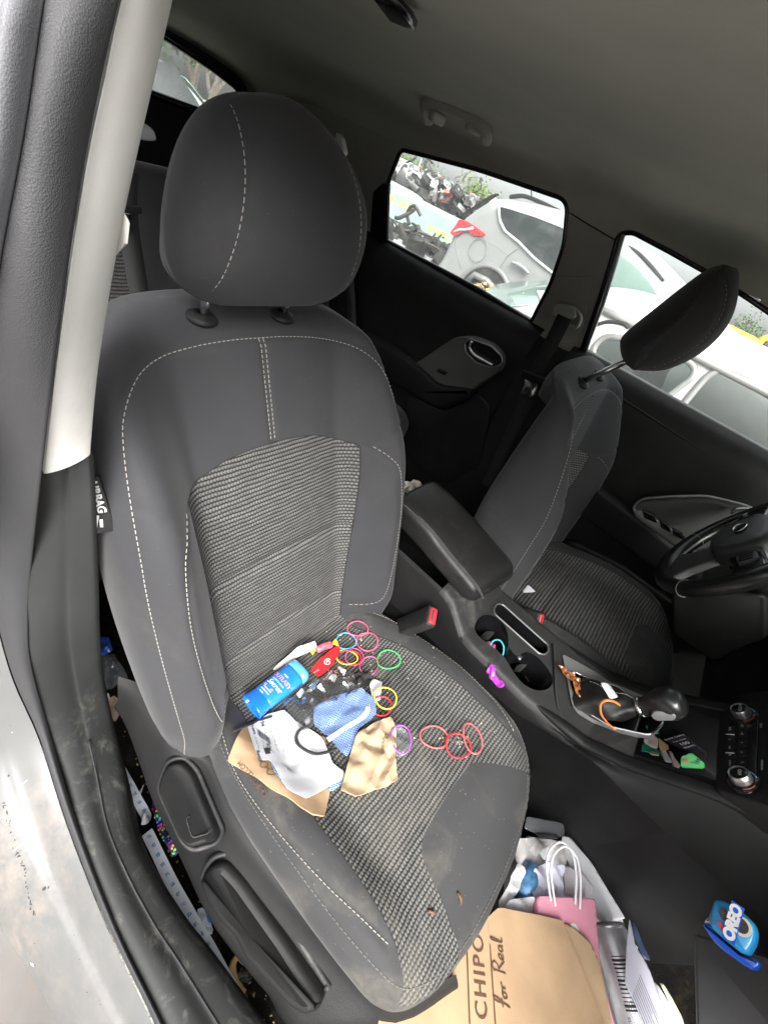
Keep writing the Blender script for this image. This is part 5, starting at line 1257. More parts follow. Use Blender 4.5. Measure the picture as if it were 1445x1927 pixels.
# generic car for the wrecks ---------------------------------------------------
STY = {'sedan': ([(-2.2, .35), (-2.22, .75), (-2.1, .95), (-1.5, 1.0), (.9, 1.0), (1.9, .88), (2.15, .75), (2.2, .4), (2.0, .22), (-2.0, .22)], [(-1.75, .98), (-1.05, 1.40), (-.2, 1.45), (.35, 1.40), (1.1, .98)]),
       'hatch': ([(-1.9, .35), (-1.95, .8), (-1.9, 1.0), (.9, 1.02), (1.75, .88), (1.95, .7), (1.95, .35), (1.8, .2), (-1.8, .2)], [(-1.88, 1.0), (-1.6, 1.48), (-.3, 1.53), (.3, 1.46), (1.1, 1.0)])}
def gen_car(label, pos, yaw, style, pm, scale=1., roll=0., group='wrecked cars in the yard', crush=1., wheels=True, lean=0.):
    base, gh_ = STY[style]; pos = np.array(pos)
    root = thing('wrecked_car', pos, label, 'car', group)
    cy, sy = math.cos(yaw), math.sin(yaw); ex = np.array([cy, 0, 0])+YF*sy; ey = np.array([-sy, 0, 0])+YF*cy; ez = YU.copy()
    Rm = Matrix.Rotation(roll, 3, Vector(ex)) @ Matrix.Rotation(lean, 3, Vector(ey)); ex, ey, ez = [np.array(Rm @ Vector(q)) for q in (ex, ey, ez)]
    T = lambda x, y, z: pos+scale*(ex*x+ey*y+ez*z*(crush if z > .9 else 1))
    W = .88; B = round_poly([(x, z) for x, z in base], .12, 3)
    rings = []
    for y, s in ((-W, .93), (-W*.985, .98), (-W*.9, 1.), (W*.9, 1.), (W*.985, .98), (W, .93)):
        rings.append([T(p[0]*(.98+.02*s), y, .6+(p[1]-.6)*s) for p in B])
    V, F = loft(rings); mk('body', V, F, pm, root, 40)
    g0 = [(x, z) for x, z in gh_]; rings = []
    P = round_poly(gh_, [.01, .2, .2, .2, .01], 3)
    zb, zt = gh_[0][1], max(p[1] for p in gh_)
    yv = lambda z: W*.96-(z-zb)/(zt-zb)*.20
    V = []; n = len(P)
    for s in (-1, 1):
        for p in P: V.append(T(p[0], s*yv(p[1]), p[1]))
    F = [[i, i+1, n+i+1, n+i] for i in range(n-1)]+[list(range(n))[::-1], [n+i for i in range(n)]]
    mk('roof', V, F, pm, root, 40)
    def pane(a, b, c, d, s):
        q = [np.array(v) for v in (a, b, c, d)]
        return [T(p[0], s*(yv(p[1])+.012), p[1]) for p in round_poly(q, .05, 3)]
    xl, xr = gh_[0][0], gh_[-1][0]; xt0, xt1 = gh_[1][0], gh_[3][0]; zc2 = zt-.07
    f = lambda x0, x1, k: x0+(x1-x0)*k
    for s in (-1, 1):
        for a, b in ((.10, .52), (.55, .90)):
            P4 = pane((f(xl, xr, a), zb+.05), (f(xl, xr, b), zb+.05), (f(xt0-.1, xt1+.25, b), zc2), (f(xt0-.1, xt1+.25, a), zc2), s)
            V, F = slab(P4, ey*s, .004, .001); mk('window', V, F, M['yglass'], root, 40)
    for x0, x1, d in ((xl, xt0, -1), (xr, xt1, 1)):
        P4 = [T(x0+(x1-x0)*k+d*.012, y, zb+.03+(zt-zb-.06)*k) for k, y in ((.12, -.72), (.12, .72), (.86, .60), (.86, -.60))]
        nn = np.cross(P4[1]-P4[0], P4[2]-P4[1]); nn /= np.linalg.norm(nn); nn = nn if nn @ (ex*d) > 0 else -nn
        V, F = slab(round_poly(P4, .05, 3), nn, .006, .002); mk('windscreen', V, F, M['ygreen'] if d > 0 else M['yglass'], root, 40)
    for s in (-1, 1):
        V, F = box(T(base[1][0]+.03, s*.68, .82), (.10, .3, .16), .03, Matrix(((ex[0], ey[0], ez[0]), (ex[1], ey[1], ez[1]), (ex[2], ey[2], ez[2])))); mk('tail_lamp', V, F, M['redlamp'], root, 40)
        V, F = box(T(base[-4][0]-.10, s*.66, .72), (.16, .3, .14), .04, Matrix(((ex[0], ey[0], ez[0]), (ex[1], ey[1], ez[1]), (ex[2], ey[2], ez[2])))); mk('headlamp', V, F, M['scrap'], root, 40)
        if wheels:
            for x in (-1.3, 1.3):
                V, F = lathe([(0, -.09), (.2, -.09), (.29, -.09), (.31, -.05), (.31, .05), (.29, .09), (.2, .09), (0, .08)], T(x, s*.80, .31), ey*s, 20); wo = mk('wheel', V, F, M['tyre'], root, 40)
                V, F = lathe([(0, .10), (.17, .095), (.19, .088)], T(x, s*.80, .31), ey*s, 14); mk('rim', V, F, M['scrap'], wo, 40)
    return root, T
def gbase(px, py, D, h):
    """stand a thing of height h so that its top shows at a pixel of the photograph"""
    p = at(px, py, 'y', D); return p-YU*h
# dark wreck with greenish windscreen, engine bay laid bare
gm = paint('pale_grey_paint', (.42, .42, .43), metal=.2)
bw = gbase(800, 387, 6.0, 1.42)
wr, T = gen_car('pale grey wreck with yellow marks on its green windscreen and a bare engine bay', bw+np.array([-.1, .35, 0]), rad(-62), 'sedan', gm, crush=1.)
random.seed(11); mb = MB()
for i in range(60):
    c = T(random.uniform(1.0, 2.25), random.uniform(-.8, .8), random.uniform(.65, 1.04)); s = [random.uniform(.05, .28) for _ in range(3)]
    V, F = box(c, s, .02, (random.random()*3, (random.random(), random.random(), 1))); mb.add(V, F)
for i in range(30):
    a = T(random.uniform(1.0, 2.3), random.uniform(-.8, .8), random.uniform(.8, 1.12)); P = [a]
    for k in range(3): P.append(P[-1]+np.array([random.uniform(-.2, .2), random.uniform(-.2, .2), random.uniform(-.1, .12)]))
    V, F = tube(spline(P, 4), random.uniform(.012, .03), 6); mb.add(V, F)
mb.mk('engine', M['wreck'], wr)
ws = [o for o in wr.children if o.name.startswith('windscreen')][0]
def wtext(s, k, y, size, par, col):
    xl, xr = 1.1, .35; zb, zt = .98, 1.45
    a = T(xr+(xl-xr)*(1-k)+.03, y, zb+.03+(zt-zb-.06)*k); b = T(xr+(xl-xr)*(1-k-.1)+.03, y, zb+.03+(zt-zb-.06)*(k+.1)); ey_ = (b-a)/np.linalg.norm(b-a); ex_ = T(0, 1, 0)-T(0, 0, 0)
    V, F = text3(s, size, a, ex_/np.linalg.norm(ex_), ey_, bold=.006); mk('yellow_marking', V, F, col, par, False)
wfr = [o for o in wr.children if o.name.startswith('windscreen')]
wtext('6-23', .66, -.42, .26, wfr[-1], M['marker']); wtext('VJK-8', .34, .42, .26, wfr[-1], M['marker'])
# white saloon behind it, then the heap
gen_car('white saloon half hidden at the left edge of the far rear window', gbase(757, 352, 9.0, 1.45)+np.array([-.6, .5, 0]), rad(-12), 'sedan', wp)
hp = [('white hatchback with a red lamp lying on top of the heap', (775, 306), 12.5, 2, 'hatch', paint('dirty_white_paint', (.6, .6, .58)), .1, 1.0, .05),
      ('black crushed wreck with a green windscreen in the heap', (836, 330), 12.5, -70, 'hatch', paint('black_wreck_paint', (.02, .02, .02), dirt=.5), -.1, .85, -.08),
      ('silver crushed car under the white hatchback in the heap', (760, 330), 13.2, 15, 'hatch', paint('grey_wreck_paint', (.3, .3, .3)), .0, .8, .03),
      ('red crushed car at the low end of the heap', (850, 372), 15.0, -30, 'sedan', paint('dull_red_paint', (.36, .06, .05)), .05, .55, .05),
      ('white flattened car behind the red one', (885, 368), 13.0, -15, 'sedan', paint('dirty_white_paint', (.6, .6, .58)), -.08, .6, -.04),
      ('dark flattened car at the foot of the heap', (830, 385), 11.8, 10, 'sedan', paint('black_wreck_paint', (.02, .02, .02)), .04, .6, 0)]
for lb, px, D, yw, st, pm, rl, cr, ln_ in hp:
    H = (1.53 if st == 'hatch' else 1.45)*cr
    gen_car(lb, gbase(*px, D, H*.98), rad(yw), st, pm, .95, rl, crush=cr, wheels=cr > .8, lean=ln_)
random.seed(31)
for nm, col, n_ in (('dark', M['wreck'], 150), ('pale', M['scrap'], 90), ('white', paint('dirty_white_paint', (.6, .6, .58)), 36), ('rust', paint('dull_red_paint', (.36, .06, .05)), 16)):
    mb = MB()
    for i in range(n_):
        t_ = random.random(); px = 742+t_*165+random.gauss(0, 6); py = 318+t_*68+random.random()**1.6*42-8
        c = at(px, py, 'y', random.uniform(10.6, 11.6)); sz = [random.uniform(.04, .42), random.uniform(.04, .25), random.uniform(.02, .12)]
        V, F = box(c, sz, .015, (random.random()*3, (random.random(), random.random(), .6))); mb.add(V, F)
        if i % 3 == 0:
            P = [c]
            for k in range(3): P.append(P[-1]+np.array([random.uniform(-.3, .3), random.uniform(-.1, .1), random.uniform(-.2, .25)]))
            V, F = tube(spline(P, 3), random.uniform(.008, .03), 5); mb.add(V, F)
    o = mb.mk('scrap_metal', col, None, 40); props(o, kind='stuff')
# yellow lifting arm
ya = thing('loader_arm', TS(1400, 640, 8), 'yellow steel boom of a yard machine beyond the white roof', 'machine')
V, F = tube([TS(*p, 8) for p in [(1330, 612), (1368, 629), (1400, 644), (1424, 654)]], [.12, .12, .115, .10], 4); mk('boom', V, F, mat('yellow_machine_paint', (.75, .47, .03), .45, dirt=.2), ya, 40)
V, F = tube(spline([TS(*p, 8) for p in [(1421, 654), (1428, 645), (1438, 637), (1460, 637)]], 4), .05, 8); mk('hose_guard', V, F, mat('orange_yellow_paint', (.72, .40, .05), .5), ya)
V, F = tube([TS(1428, 657, 8), TS(1445, 640, 8)], .014, 5); mk('cable', V, F, M['wreck'], ya)
V, F = box(TS(1395, 652, 8.6)-YU*.6, (2.6, .8, 1.3), .1); mk('machine_body', V, F, M['wreck'], ya, 40)
gen_car('pale pink car behind the yellow boom at the right edge', gbase(1440, 672, 7.0, 1.45)+np.array([.3, 0, 0]), rad(8), 'sedan', paint('pale_pink_paint', (.62, .52, .5)), .9)
# cars behind, seen through the back window
gen_car('grey estate car behind the tailgate seen through the back window', np.array([-5.2, 1.55, gz(1.5)]), rad(78), 'hatch', paint('dark_silver_paint', (.33, .34, .33), metal=.3), 1.0)
gen_car('pale green saloon further behind seen through the back window', np.array([-9.0, 2.6, gz(2.6)+.1]), rad(60), 'sedan', paint('pale_green_paint', (.42, .47, .42)), 1.05)
# trees -----------------------------------------------------------------------
def leaf_mat(nm, c): return mat(nm, c, .7, var=.45, vscale=1.5)
def tree(label, base, H, cr, lm, seed, n=2600, leaf=.08, bare=False, group='trees beyond the yard'):
    random.seed(seed); rt = thing('tree', base, label, 'tree', group); base = np.array(base); mb = MB(); tips = []
    def limb(p, d, L, r, lv):
        P = [p]; q = d.copy()
        for k in range(4):
            q = q+np.array([random.uniform(-.25, .25), random.uniform(-.25, .25), random.uniform(-.05, .2)]); q /= np.linalg.norm(q); P.append(P[-1]+q*L/4)
        V, F = tube(P, [r, r*.85, r*.7, r*.55, r*.4], 6 if lv < 2 else 4); mb.add(V, F)
        if lv < (4 if bare else 3):
            for k in range(3 if lv else 5):
                a = random.random()*6.28; s = random.uniform(.5, .95); nd = q*.6+np.array([math.cos(a), math.sin(a), random.uniform(.1, .8)])*s; nd /= np.linalg.norm(nd)
                limb(P[random.choice((2, 3, 4))], nd, L*random.uniform(.55, .75), r*.5, lv+1)
        else: tips.append(P[-1])
        if lv >= 2: tips.extend(P[2:])
    limb(base, YU.copy(), H*.42, H*.028, 0)
    mb.mk('trunk', mat('grey_bark', (.13, .11, .09), .95, var=.3), rt)
    if bare: return rt
    cc = base+YU*H*.66; mc = MB(); blobs = [(t, random.uniform(.13, .24)*H) for t in random.sample(tips, min(34, len(tips)))]
    for i in range(n):
        t, br = random.choice(blobs); v = np.array([random.gauss(0, 1) for _ in range(3)]); v /= np.linalg.norm(v); p = t+v*br*random.random()**.45
        a = np.array([random.gauss(0, 1) for _ in range(3)]); a /= np.linalg.norm(a); b = np.cross(a, [random.random(), random.random(), .5]); b /= np.linalg.norm(b); s = leaf*random.uniform(.6, 1.4)
        mc.add([p-a*s, p+b*s*.5, p+a*s, p-b*s*.5], [[0, 1, 2, 3]])
    mc.mk('crown', lm, rt, False); return rt
lm1, lm2, lm3 = leaf_mat('mid_green_leaves', (.085, .15, .035)), leaf_mat('yellow_green_leaves', (.13, .19, .03)), leaf_mat('dark_green_leaves', (.045, .095, .03))
def tb(px, py, D, H): return at(px, py, 'y', D)-YU*H
tree('broad pale green tree at the upper left of the far rear window', tb(757, 268, 24, 6.5), 6.5, 1, lm1, 1, 13000, .08)
tree('thin green tree behind the black crushed wreck', tb(803, 305, 26, 5.), 5., 1, lm1, 2, 4500, .06)
tree('leafless grey tree rising over the heap', tb(846, 300, 24, 6.5), 6.5, 1, lm1, 3, bare=True)
tree('small green tree right of the leafless tree', tb(866, 330, 22, 4.6), 4.6, 1, lm3, 4, 5000, .06)
tree('yellow green bushy tree above the silver SUV tail', tb(906, 342, 22, 3.8), 3.8, 1, lm2, 5, 9000, .055)
tree('small pale tree behind the headrest at the right', tb(1396, 605, 22, 3.4), 3.4, 1, lm1, 6, 4500, .055)
tree('green tree at the right edge below the yellow boom', tb(1450, 648, 24, 3.6), 3.6, 1, lm3, 7, 6000, .06)
for i, (x, y, H) in enumerate([(-22, 5, 8), (-25, 9, 9), (-19, 8.5, 7), (-28, 2, 9), (-24, 13, 8), (-20, 11.5, 7)]):
    tree(['tall green tree left behind the back window', 'tall dark green tree behind the back window', 'young green tree nearest behind the back window', 'tall tree far left behind the back window', 'far tree right behind the back window', 'bare trunked tree behind the back window'][i], (x, y, gz(y)), H, 1, [lm1, lm3, lm2][i % 3], 20+i, 3000, .14, bare=(i == 5))
# near side: unseen row of dark boxes, added to block the low sky
random.seed(77); mb = MB()
for i in range(46):
    x = -9+18*(i % 23)/22+random.uniform(-.3, .3); lv = i//23
    c = np.array([x, -4.9+random.uniform(-.3, .3), gz(-4.9)+.55+lv*1.05+random.uniform(-.1, .1)])
    V, F = box(c, (random.uniform(1.2, 2.2), random.uniform(1.4, 1.9), random.uniform(.8, 1.15)), .18, (random.uniform(-.12, .12), (random.random(), random.random(), 1)), 3); mb.add(V, F)
o = mb.mk('low_sky_blocker', M['wreck'], None, 40); props(o, kind='stuff')
# ------------------------------------------------------------------ litter on the passenger seat
_s = .40147
def c5(x, y): return (380+x*_s, 1130+y*_s)           # reading of an enlarged view of the photograph
def hitC(px, py, h=0.):
    """measure on the passenger cushion (h above it)"""
    d = ray(px, py); z = .33
    for i in range(50):
        t = (z-CC[2])/d[2]; p = CC+t*d; z += .5*(float(zC(np.array([p[1]+.37]), np.array([p[0]]))[0])+h-z)
    return p
CN = np.array([-.19, 0, 1.]); CN /= np.linalg.norm(CN)
def onC(pts, h=.004, crop=True): return [hitC(*(c5(*p) if crop else p), h) for p in pts]
def flatn(P3):
    c = sum(P3)/len(P3); A = np.array(P3)-c; u, s, v = np.linalg.svd(A); n = v[2]; return n if n[2] > 0 else -n
def litter(name, pts, mt, label, cat, h=.004, amp=.004, freq=25, th=.0008, seed=0, ridge=False, crop=True, step=.005, group=None, r=.003, P3=None, bend=None):
    P = P3 if P3 is not None else onC(pts, h, crop); n = flatn(P); n = n if n @ (CC-sum(P)/len(P)) > 0 else -n; P = round_poly(P, r, 3)
    if P3 is None and bend is None:
        c_0 = sum(P)/len(P); ex_0, ey_0, n_0 = frame(n)
        def bend(a, b):
            q = c_0+ex_0*a+ey_0*b; return (float(zC(np.array([q[1]+.37]), np.array([q[0]]))[0])+h-q[2])*n_0[2]
    V, F, uv, place, fr_ = sheet(P, n, step, amp, freq, th, seed, ridge, bend)
    o = mk(name, V, F, mt, None, 22 if ridge else True, uv=uv, label=label, cat=None); o['category'] = cat
    if group: o['group'] = group
    def loc(p3): d = np.array(p3)-fr_[0]; return d @ fr_[1], d @ fr_[2]
    def print2(nm, V2, F2, mt2, c, ex, ey, off=.0011):
        """lay flat lettering or marks on the sheet: c, ex, ey in space"""
        W = []
        for a, b in V2:
            q = np.array(c)+np.array(ex)*a+np.array(ey)*b; x, y = loc(q); W.append(place(x, y, off))
        return mk(nm, W, F2, mt2, o, False)
    return o, print2
def unit(v): v = np.array(v, float); return v/np.linalg.norm(v)
# kraft bag, flat and folded, under the white slip
kb, pr = litter('paper_bag', [(120, 750), (205, 575), (330, 545), (580, 640), (600, 900), (577, 1006), (520, 1005), (330, 880)], M['kraft'], 'folded tan paper bag under the white slip on the passenger seat', 'paper bag', .005, .004, 18, .003, 3, True, step=.004)
a, b = hitC(*c5(300, 885), .005), hitC(*c5(195, 760), .005); ex = unit(b-a); ey = np.cross(CN, ex)
V2, F2 = text2d('CHIPOTLE.COM', .0105, spacing=1.05); pr('bag_lettering', V2, F2, M['brown_ink'], (a+b)/2+ey*.004, ex, ey)
for k in (0, 1):
    V2, F2 = strokes([[(-.02, -.004), (-.012, .006), (-.002, -.002), (.006, .007), (.016, -.003)]], .0012); pr('bag_print', V2, F2, M['brown_ink'], hitC(*c5(300, 760+k*26), .005), ex, ey)
# white delivery slip
wsl, pr = litter('paper_slip', [(215, 590), (310, 530), (385, 510), (430, 560), (560, 640), (610, 760), (668, 800), (660, 838), (580, 880), (490, 930), (400, 885), (320, 745), (265, 745)], M['paper'], 'crumpled white slip with barcode and handwriting on the passenger seat', 'paper', .013, .0026, 18, .0006, 5, True, step=.004)
dn = unit(hitC(*c5(460, 900), .013)-hitC(*c5(330, 540), .013)); ac = np.cross(CN, dn)
V2 = []; F2 = []; random.seed(2); x = 0
while x < .030:
    w_ = random.choice((.0005, .0009, .0014)); b0 = len(V2); V2 += [(x, 0), (x+w_, 0), (x+w_, .016), (x, .016)]; F2.append([b0, b0+1, b0+2, b0+3]); x += w_+random.choice((.0005, .0008))
pr('barcode', V2, F2, M['ink'], hitC(*c5(262, 630), .013), unit(hitC(*c5(310, 660), .013)-hitC(*c5(258, 620), .013)), unit(hitC(*c5(300, 610), .013)-hitC(*c5(310, 660), .013)))
for s, q, sz in (('94', (283, 582), .012), ('TO: 60624', (240, 600), .006), ('FCM', (312, 690), .009), ('Retail', (268, 728), .010)):
    V2, F2 = text2d(s, sz, bold=.0002); e = unit(hitC(*c5(330, 640), .013)-hitC(*c5(250, 660), .013)); pr('slip_lettering', V2, F2, M['ink'], hitC(*c5(*q), .013), np.cross(e, CN) if False else dn, -ac if (np.cross(dn, -ac) @ CN) > 0 else ac)
V2, F2 = np.array([(-.007, -.005), (.007, -.005), (.007, .005), (-.007, .005)]), [[0, 1, 2, 3]]; pr('black_stamp', V2, F2, M['ink'], hitC(*c5(306, 706), .013), dn, ac)
hand = []
for ln in range(7):
    y = ln*.0115; x = 0
    while x < .05-abs(ln-3)*.004:
        L = random.uniform(.004, .011); pts = [(x+L*k/4, y+random.uniform(-.0022, .0022)) for k in range(5)]; hand.append(pts); x += L+.003
V2, F2 = strokes(hand, .00055); pr('handwriting', V2, F2, M['ink'], hitC(*c5(405, 580), .013), np.cross(CN, ac)*0+unit(hitC(*c5(520, 640), .013)-hitC(*c5(380, 720), .013))*0+dn, ac*-1 if False else ac*-1.)
# blue patterned pouch ----------------------------------------------------------
def blue_print():
    t = NT('blue_checked_film'); u = t.uvc()
    mp = t.n('ShaderNodeMapping'); mp.inputs['Rotation'].default_value = (0, 0, .5); t.l(u, mp.inputs[0])
    br = t.n('ShaderNodeTexBrick'); br.inputs['Scale'].default_value = 85; br.inputs['Color1'].default_value = (.045, .13, .38, 1); br.inputs['Color2'].default_value = (.03, .09, .30, 1); br.inputs['Mortar'].default_value = (.42, .50, .64, 1); br.inputs['Mortar Size'].default_value = .026
    t.l(mp.outputs[0], br.inputs['Vector'])
    vo = t.n('ShaderNodeTexVoronoi'); vo.inputs['Scale'].default_value = 260; t.l(u, vo.inputs['Vector'])
    f = t.mix(t.ramp(vo.outputs['Distance'], [(.12, 1.), (.20, 0.)]), br.outputs['Color'], (.6, .68, .8))
    t.set(Base_Color=f, Roughness=.45); return t.m
M['bluefilm'] = blue_print()
bp, pr = litter('patterned_pouch', [(520, 500), (640, 440), (750, 408), (812, 470), (818, 530), (735, 600), (725, 640), (680, 735), (640, 700), (600, 640), (525, 580)], M['bluefilm'], 'blue and white checked pouch torn open on the passenger seat', 'pouch', .016, .005, 22, .0006, 8, True)
V2, F2 = strokes([[(-.055, -.010), (-.02, -.004), (.01, .001), (.035, .010), (.045, .020)]], .010); e = unit(hitC(*c5(800, 530), .016)-hitC(*c5(590, 625), .016)); pr('white_band', V2, F2, M['paper'], hitC(*c5(705, 578), .016), e, np.cross(CN, e), .001)
litter('patterned_scrap', [(318, 730), (352, 735), (392, 790), (395, 865), (370, 850), (335, 790)], M['bluefilm'], 'strip of blue checked film peeping out left of the white slip', 'wrapper', .010, .003, 30, .0006, 9)
litter('patterned_scrap', [(575, 885), (660, 830), (668, 800), (655, 860), (610, 895)], M['bluefilm'], 'blue checked corner under the tip of the white slip', 'wrapper', .008, .003, 30, .0006, 10)
# clear crinkled wrapper
M['foilfilm'] = glass_mat('crinkled_clear_film', tint=(.90, .91, .92), haze=.035, gloss=4.0)
litter('clear_wrapper', [(380, 475), (500, 395), (640, 308), (700, 335), (745, 405), (720, 430), (610, 480), (525, 500), (520, 590), (470, 612), (430, 560)], M['foilfilm'], 'crinkled clear plastic wrapper beside the blue bottle', 'wrapper', .020, .013, 26, .0005, 12, True, step=.0028)
litter('clear_wrapper', [(430, 470), (560, 400), (640, 360), (690, 400), (600, 450), (520, 490), (470, 520)], mat('black_lined_film', (.02, .02, .022), .2, coat=.6), 'black backing card inside the crinkled clear wrapper', 'card', .012, .004, 30, .0006, 13)
# straps
V, F = tube(spline([hitC(*c5(*p), h) for p, h in zip([(485, 590), (455, 612), (442, 645), (458, 682), (520, 716), (575, 714), (628, 694)], [.026, .024, .022, .022, .020, .022, .02])], 6), .0030, 8, flat=.3, up=CN); o = mk('strap', V, F, M['belt'], None, True); props(o, 'black elastic strap looping over the white slip', 'strap')
V, F = tube(spline([hitC(*c5(*p), h) for p, h in zip([(148, 612), (200, 590), (260, 565), (330, 542)], [.008, .010, .012, .018])], 6), .0028, 8, flat=.3, up=CN); o = mk('strap', V, F, M['belt'], None, True); props(o, 'short black strap lying across the corner of the tan bag', 'strap')
litter('black_mesh', [(690, 345), (760, 335), (800, 350), (790, 385), (745, 410), (700, 380)], mat('black_net_cloth', (.014, .014, .014), .8, bump=.6, bscale=300), 'crumpled black mesh cloth behind the blue pouch', 'cloth', .012, .010, 40, .001, 14, True)
# crumpled kraft bag
ck, pr = litter('paper_bag', [(885, 545), (915, 620), (905, 740), (922, 832), (870, 868), (722, 916), (650, 890), (690, 740), (720, 640), (742, 610), (810, 570)], M['kraft_pale'], 'small crumpled tan paper bag with a green round print on the passenger seat', 'paper bag', .020, .0085, 32, .004, 21, True, step=.003)
V2, F2 = text2d('PANERA', .008); a = hitC(*c5(850, 680), .022); ex = unit(hitC(*c5(838, 640), .022)-hitC(*c5(835, 730), .022)); pr('bag_lettering', V2, F2, mat('olive_ink', (.12, .13, .06), .7), a, ex, np.cross(CN, ex), .0015)
V2 = [(.004*math.cos(k*.3927), .004*math.sin(k*.3927)) for k in range(16)]; pr('bag_emblem', V2, [list(range(16))], mat('olive_ink', (.12, .13, .06), .7), hitC(*c5(866, 640), .022), ex, np.cross(CN, ex), .0015)
litter('blister_pack', [(890, 575), (930, 590), (992, 645), (985, 680), (935, 735), (900, 728), (820, 560), (760, 570), (815, 540)], M['film'], 'clear plastic blister tray under the crumpled tan bag', 'packaging', .008, .006, 40, .001, 15, True)
litter('paper_scrap', [(785, 390), (802, 366), (846, 375), (835, 470), (800, 478)], M['paper'], 'plain white paper scrap under the yellow and red hair ties', 'paper', .010, .004, 20, .0006, 16)
wf = [hitC(*c5(*p), h) for p, h in zip([(330, 325), (450, 212), (537, 194), (537, 218), (405, 292), (345, 332)], [.01, .035, .04, .02, .012, .006])]
litter('folded_paper', None, M['paper'], 'folded white paper leaning on the seat back behind the blue bottle', 'paper', amp=.003, freq=30, seed=17, P3=wf)
rp = [hitC(*c5(*p), .012) for p in [(508, 322), (560, 262), (640, 205), (648, 240), (602, 312), (545, 355)]]
o, pr = litter('red_packet', None, mat('glossy_red_film', (.60, .02, .025), .28, coat=.5), 'glossy red packet with a white swirl beside the hair ties', 'packet', amp=.004, freq=30, th=.004, seed=18, P3=rp)
ex = unit(rp[2]-rp[0]); ey = np.cross(CN, ex)
sw_ = [(.009*(1-k/26)*math.cos(k*.42), .009*(1-k/26)*math.sin(k*.42)) for k in range(22)]
V2, F2 = strokes([sw_], .0022); pr('white_swirl', V2, F2, M['white_paint'], hitC(*c5(590, 290), .012), ex, ey, .0012)
V2, F2 = text2d('enjoy', .007); pr('packet_lettering', V2, F2, M['white_paint'], hitC(*c5(535, 330), .012), ex, ey, .0012)
# wrapped sweet
sq = thing('wrapped_sweet', hitC(*c5(565, 222), 0), 'wrapped sweet with yellow twisted ends near the seat back', 'sweet')
a, b = hitC(*c5(535, 232), .014), hitC(*c5(610, 205), .016)
V, F = tube(spline([a, a*.66+b*.34+CN*.002, a*.34+b*.66+CN*.002, b], 4), [.004]+[.0085]*11+[.005], 12); mk('wrapper', V, F, mat('red_striped_wrapper', (.55, .10, .14), .25, var=.8, vscale=120, coat=.5), sq, True)
for q, d in ((a, a-b), (b, b-a)):
    d = unit(d); s_ = np.cross(CN, d); V, F = slab([q, q+d*.012+s_*.011, q+d*.014, q+d*.012-s_*.011], CN, .003, .001); mk('twisted_end', V, F, mat('yellow_film', (.75, .50, .04), .3), sq, 40)
# blue deodorant stick -------------------------------------------------------------
A, Bq = hitC(*c5(232, 500), .024), hitC(*c5(462, 325), .026)
ax = unit(Bq-A); Lb = np.linalg.norm(Bq-A)+.004; sd_ = unit(np.cross(CN, ax)); up = np.cross(ax, sd_)
bt = thing('deodorant_stick', (A+Bq)/2-CN*.024, 'blue deodorant stick with pale cap lying on the passenger seat', 'deodorant')
def oval(t, w, h, e=2.5): return [A+ax*t*Lb+sd_*w*math.copysign(abs(math.cos(k*math.pi/18))**(2/e), math.cos(k*math.pi/18))+up*h*math.copysign(abs(math.sin(k*math.pi/18))**(2/e), math.sin(k*math.pi/18)) for k in range(36)]
bl1 = mat('blue_glossy_plastic', (.015, .17, .56), .22, var=.08, coat=.5); bl2 = mat('clear_blue_plastic', (.01, .13, .72), .15, var=.1, coat=.6); bl3 = mat('pale_blue_cap', (.09, .36, .62), .25, coat=.5)
R = [oval(t, w, h) for t, w, h in [(.20, .0255, .0165), (.22, .0265, .0172), (.5, .0270, .0175), (.80, .0272, .0175), (.84, .0272, .0175)]]
V, F = loft(R); mk('body', V, F, bl1, bt, True)
R = [oval(t, w, h) for t, w, h in [(.205, .0258, .0168), (.15, .0265, .0172), (.02, .0285, .0180), (0, .0285, .0180), (.0, .0265, .016), (.03, .026, .0155), (.12, .018, .010)]]
V, F = loft(R, True, False, True); mk('base', V, F, bl2, bt, True)
mb = MB()
for k in range(8):
    a_ = k*math.pi/4; p0 = A+ax*Lb*.11; p1 = A+ax*Lb*.02+sd_*.024*math.cos(a_)+up*.0145*math.sin(a_); V, F = tube([p0, p1], .0012, 5); mb.add(V, F)
V, F = lathe([(0, .0), (.007, 0), (.008, .004), (.007, .012), (0, .012)], A+ax*Lb*.06, ax, 16); mb.add(V, F)
mb.mk('dial', bl2, bt)
R = [oval(t, w, h) for t, w, h in [(.84, .0276, .0179), (.93, .0274, .0178), (.98, .0255, .0165), (1.0, .021, .0125), (1.005, .012, .006)]]
V, F = loft(R); mk('cap', V, F, bl3, bt, True)
def onbottle(V2, c0, t0, ex2, nm, mt_):
    W = []
    for a_, b_ in V2:
        u_ = t0+a_*ex2[0]+b_*ex2[1]; v_ = c0+a_*ex2[2]+b_*ex2[3]
        q = max(-.97, min(.97, v_/.027)); hgt = .0175*(1-abs(q)**2.5)**(1/2.5)
        W.append(A+ax*u_+sd_*v_+up*(hgt+.0005))
    return W
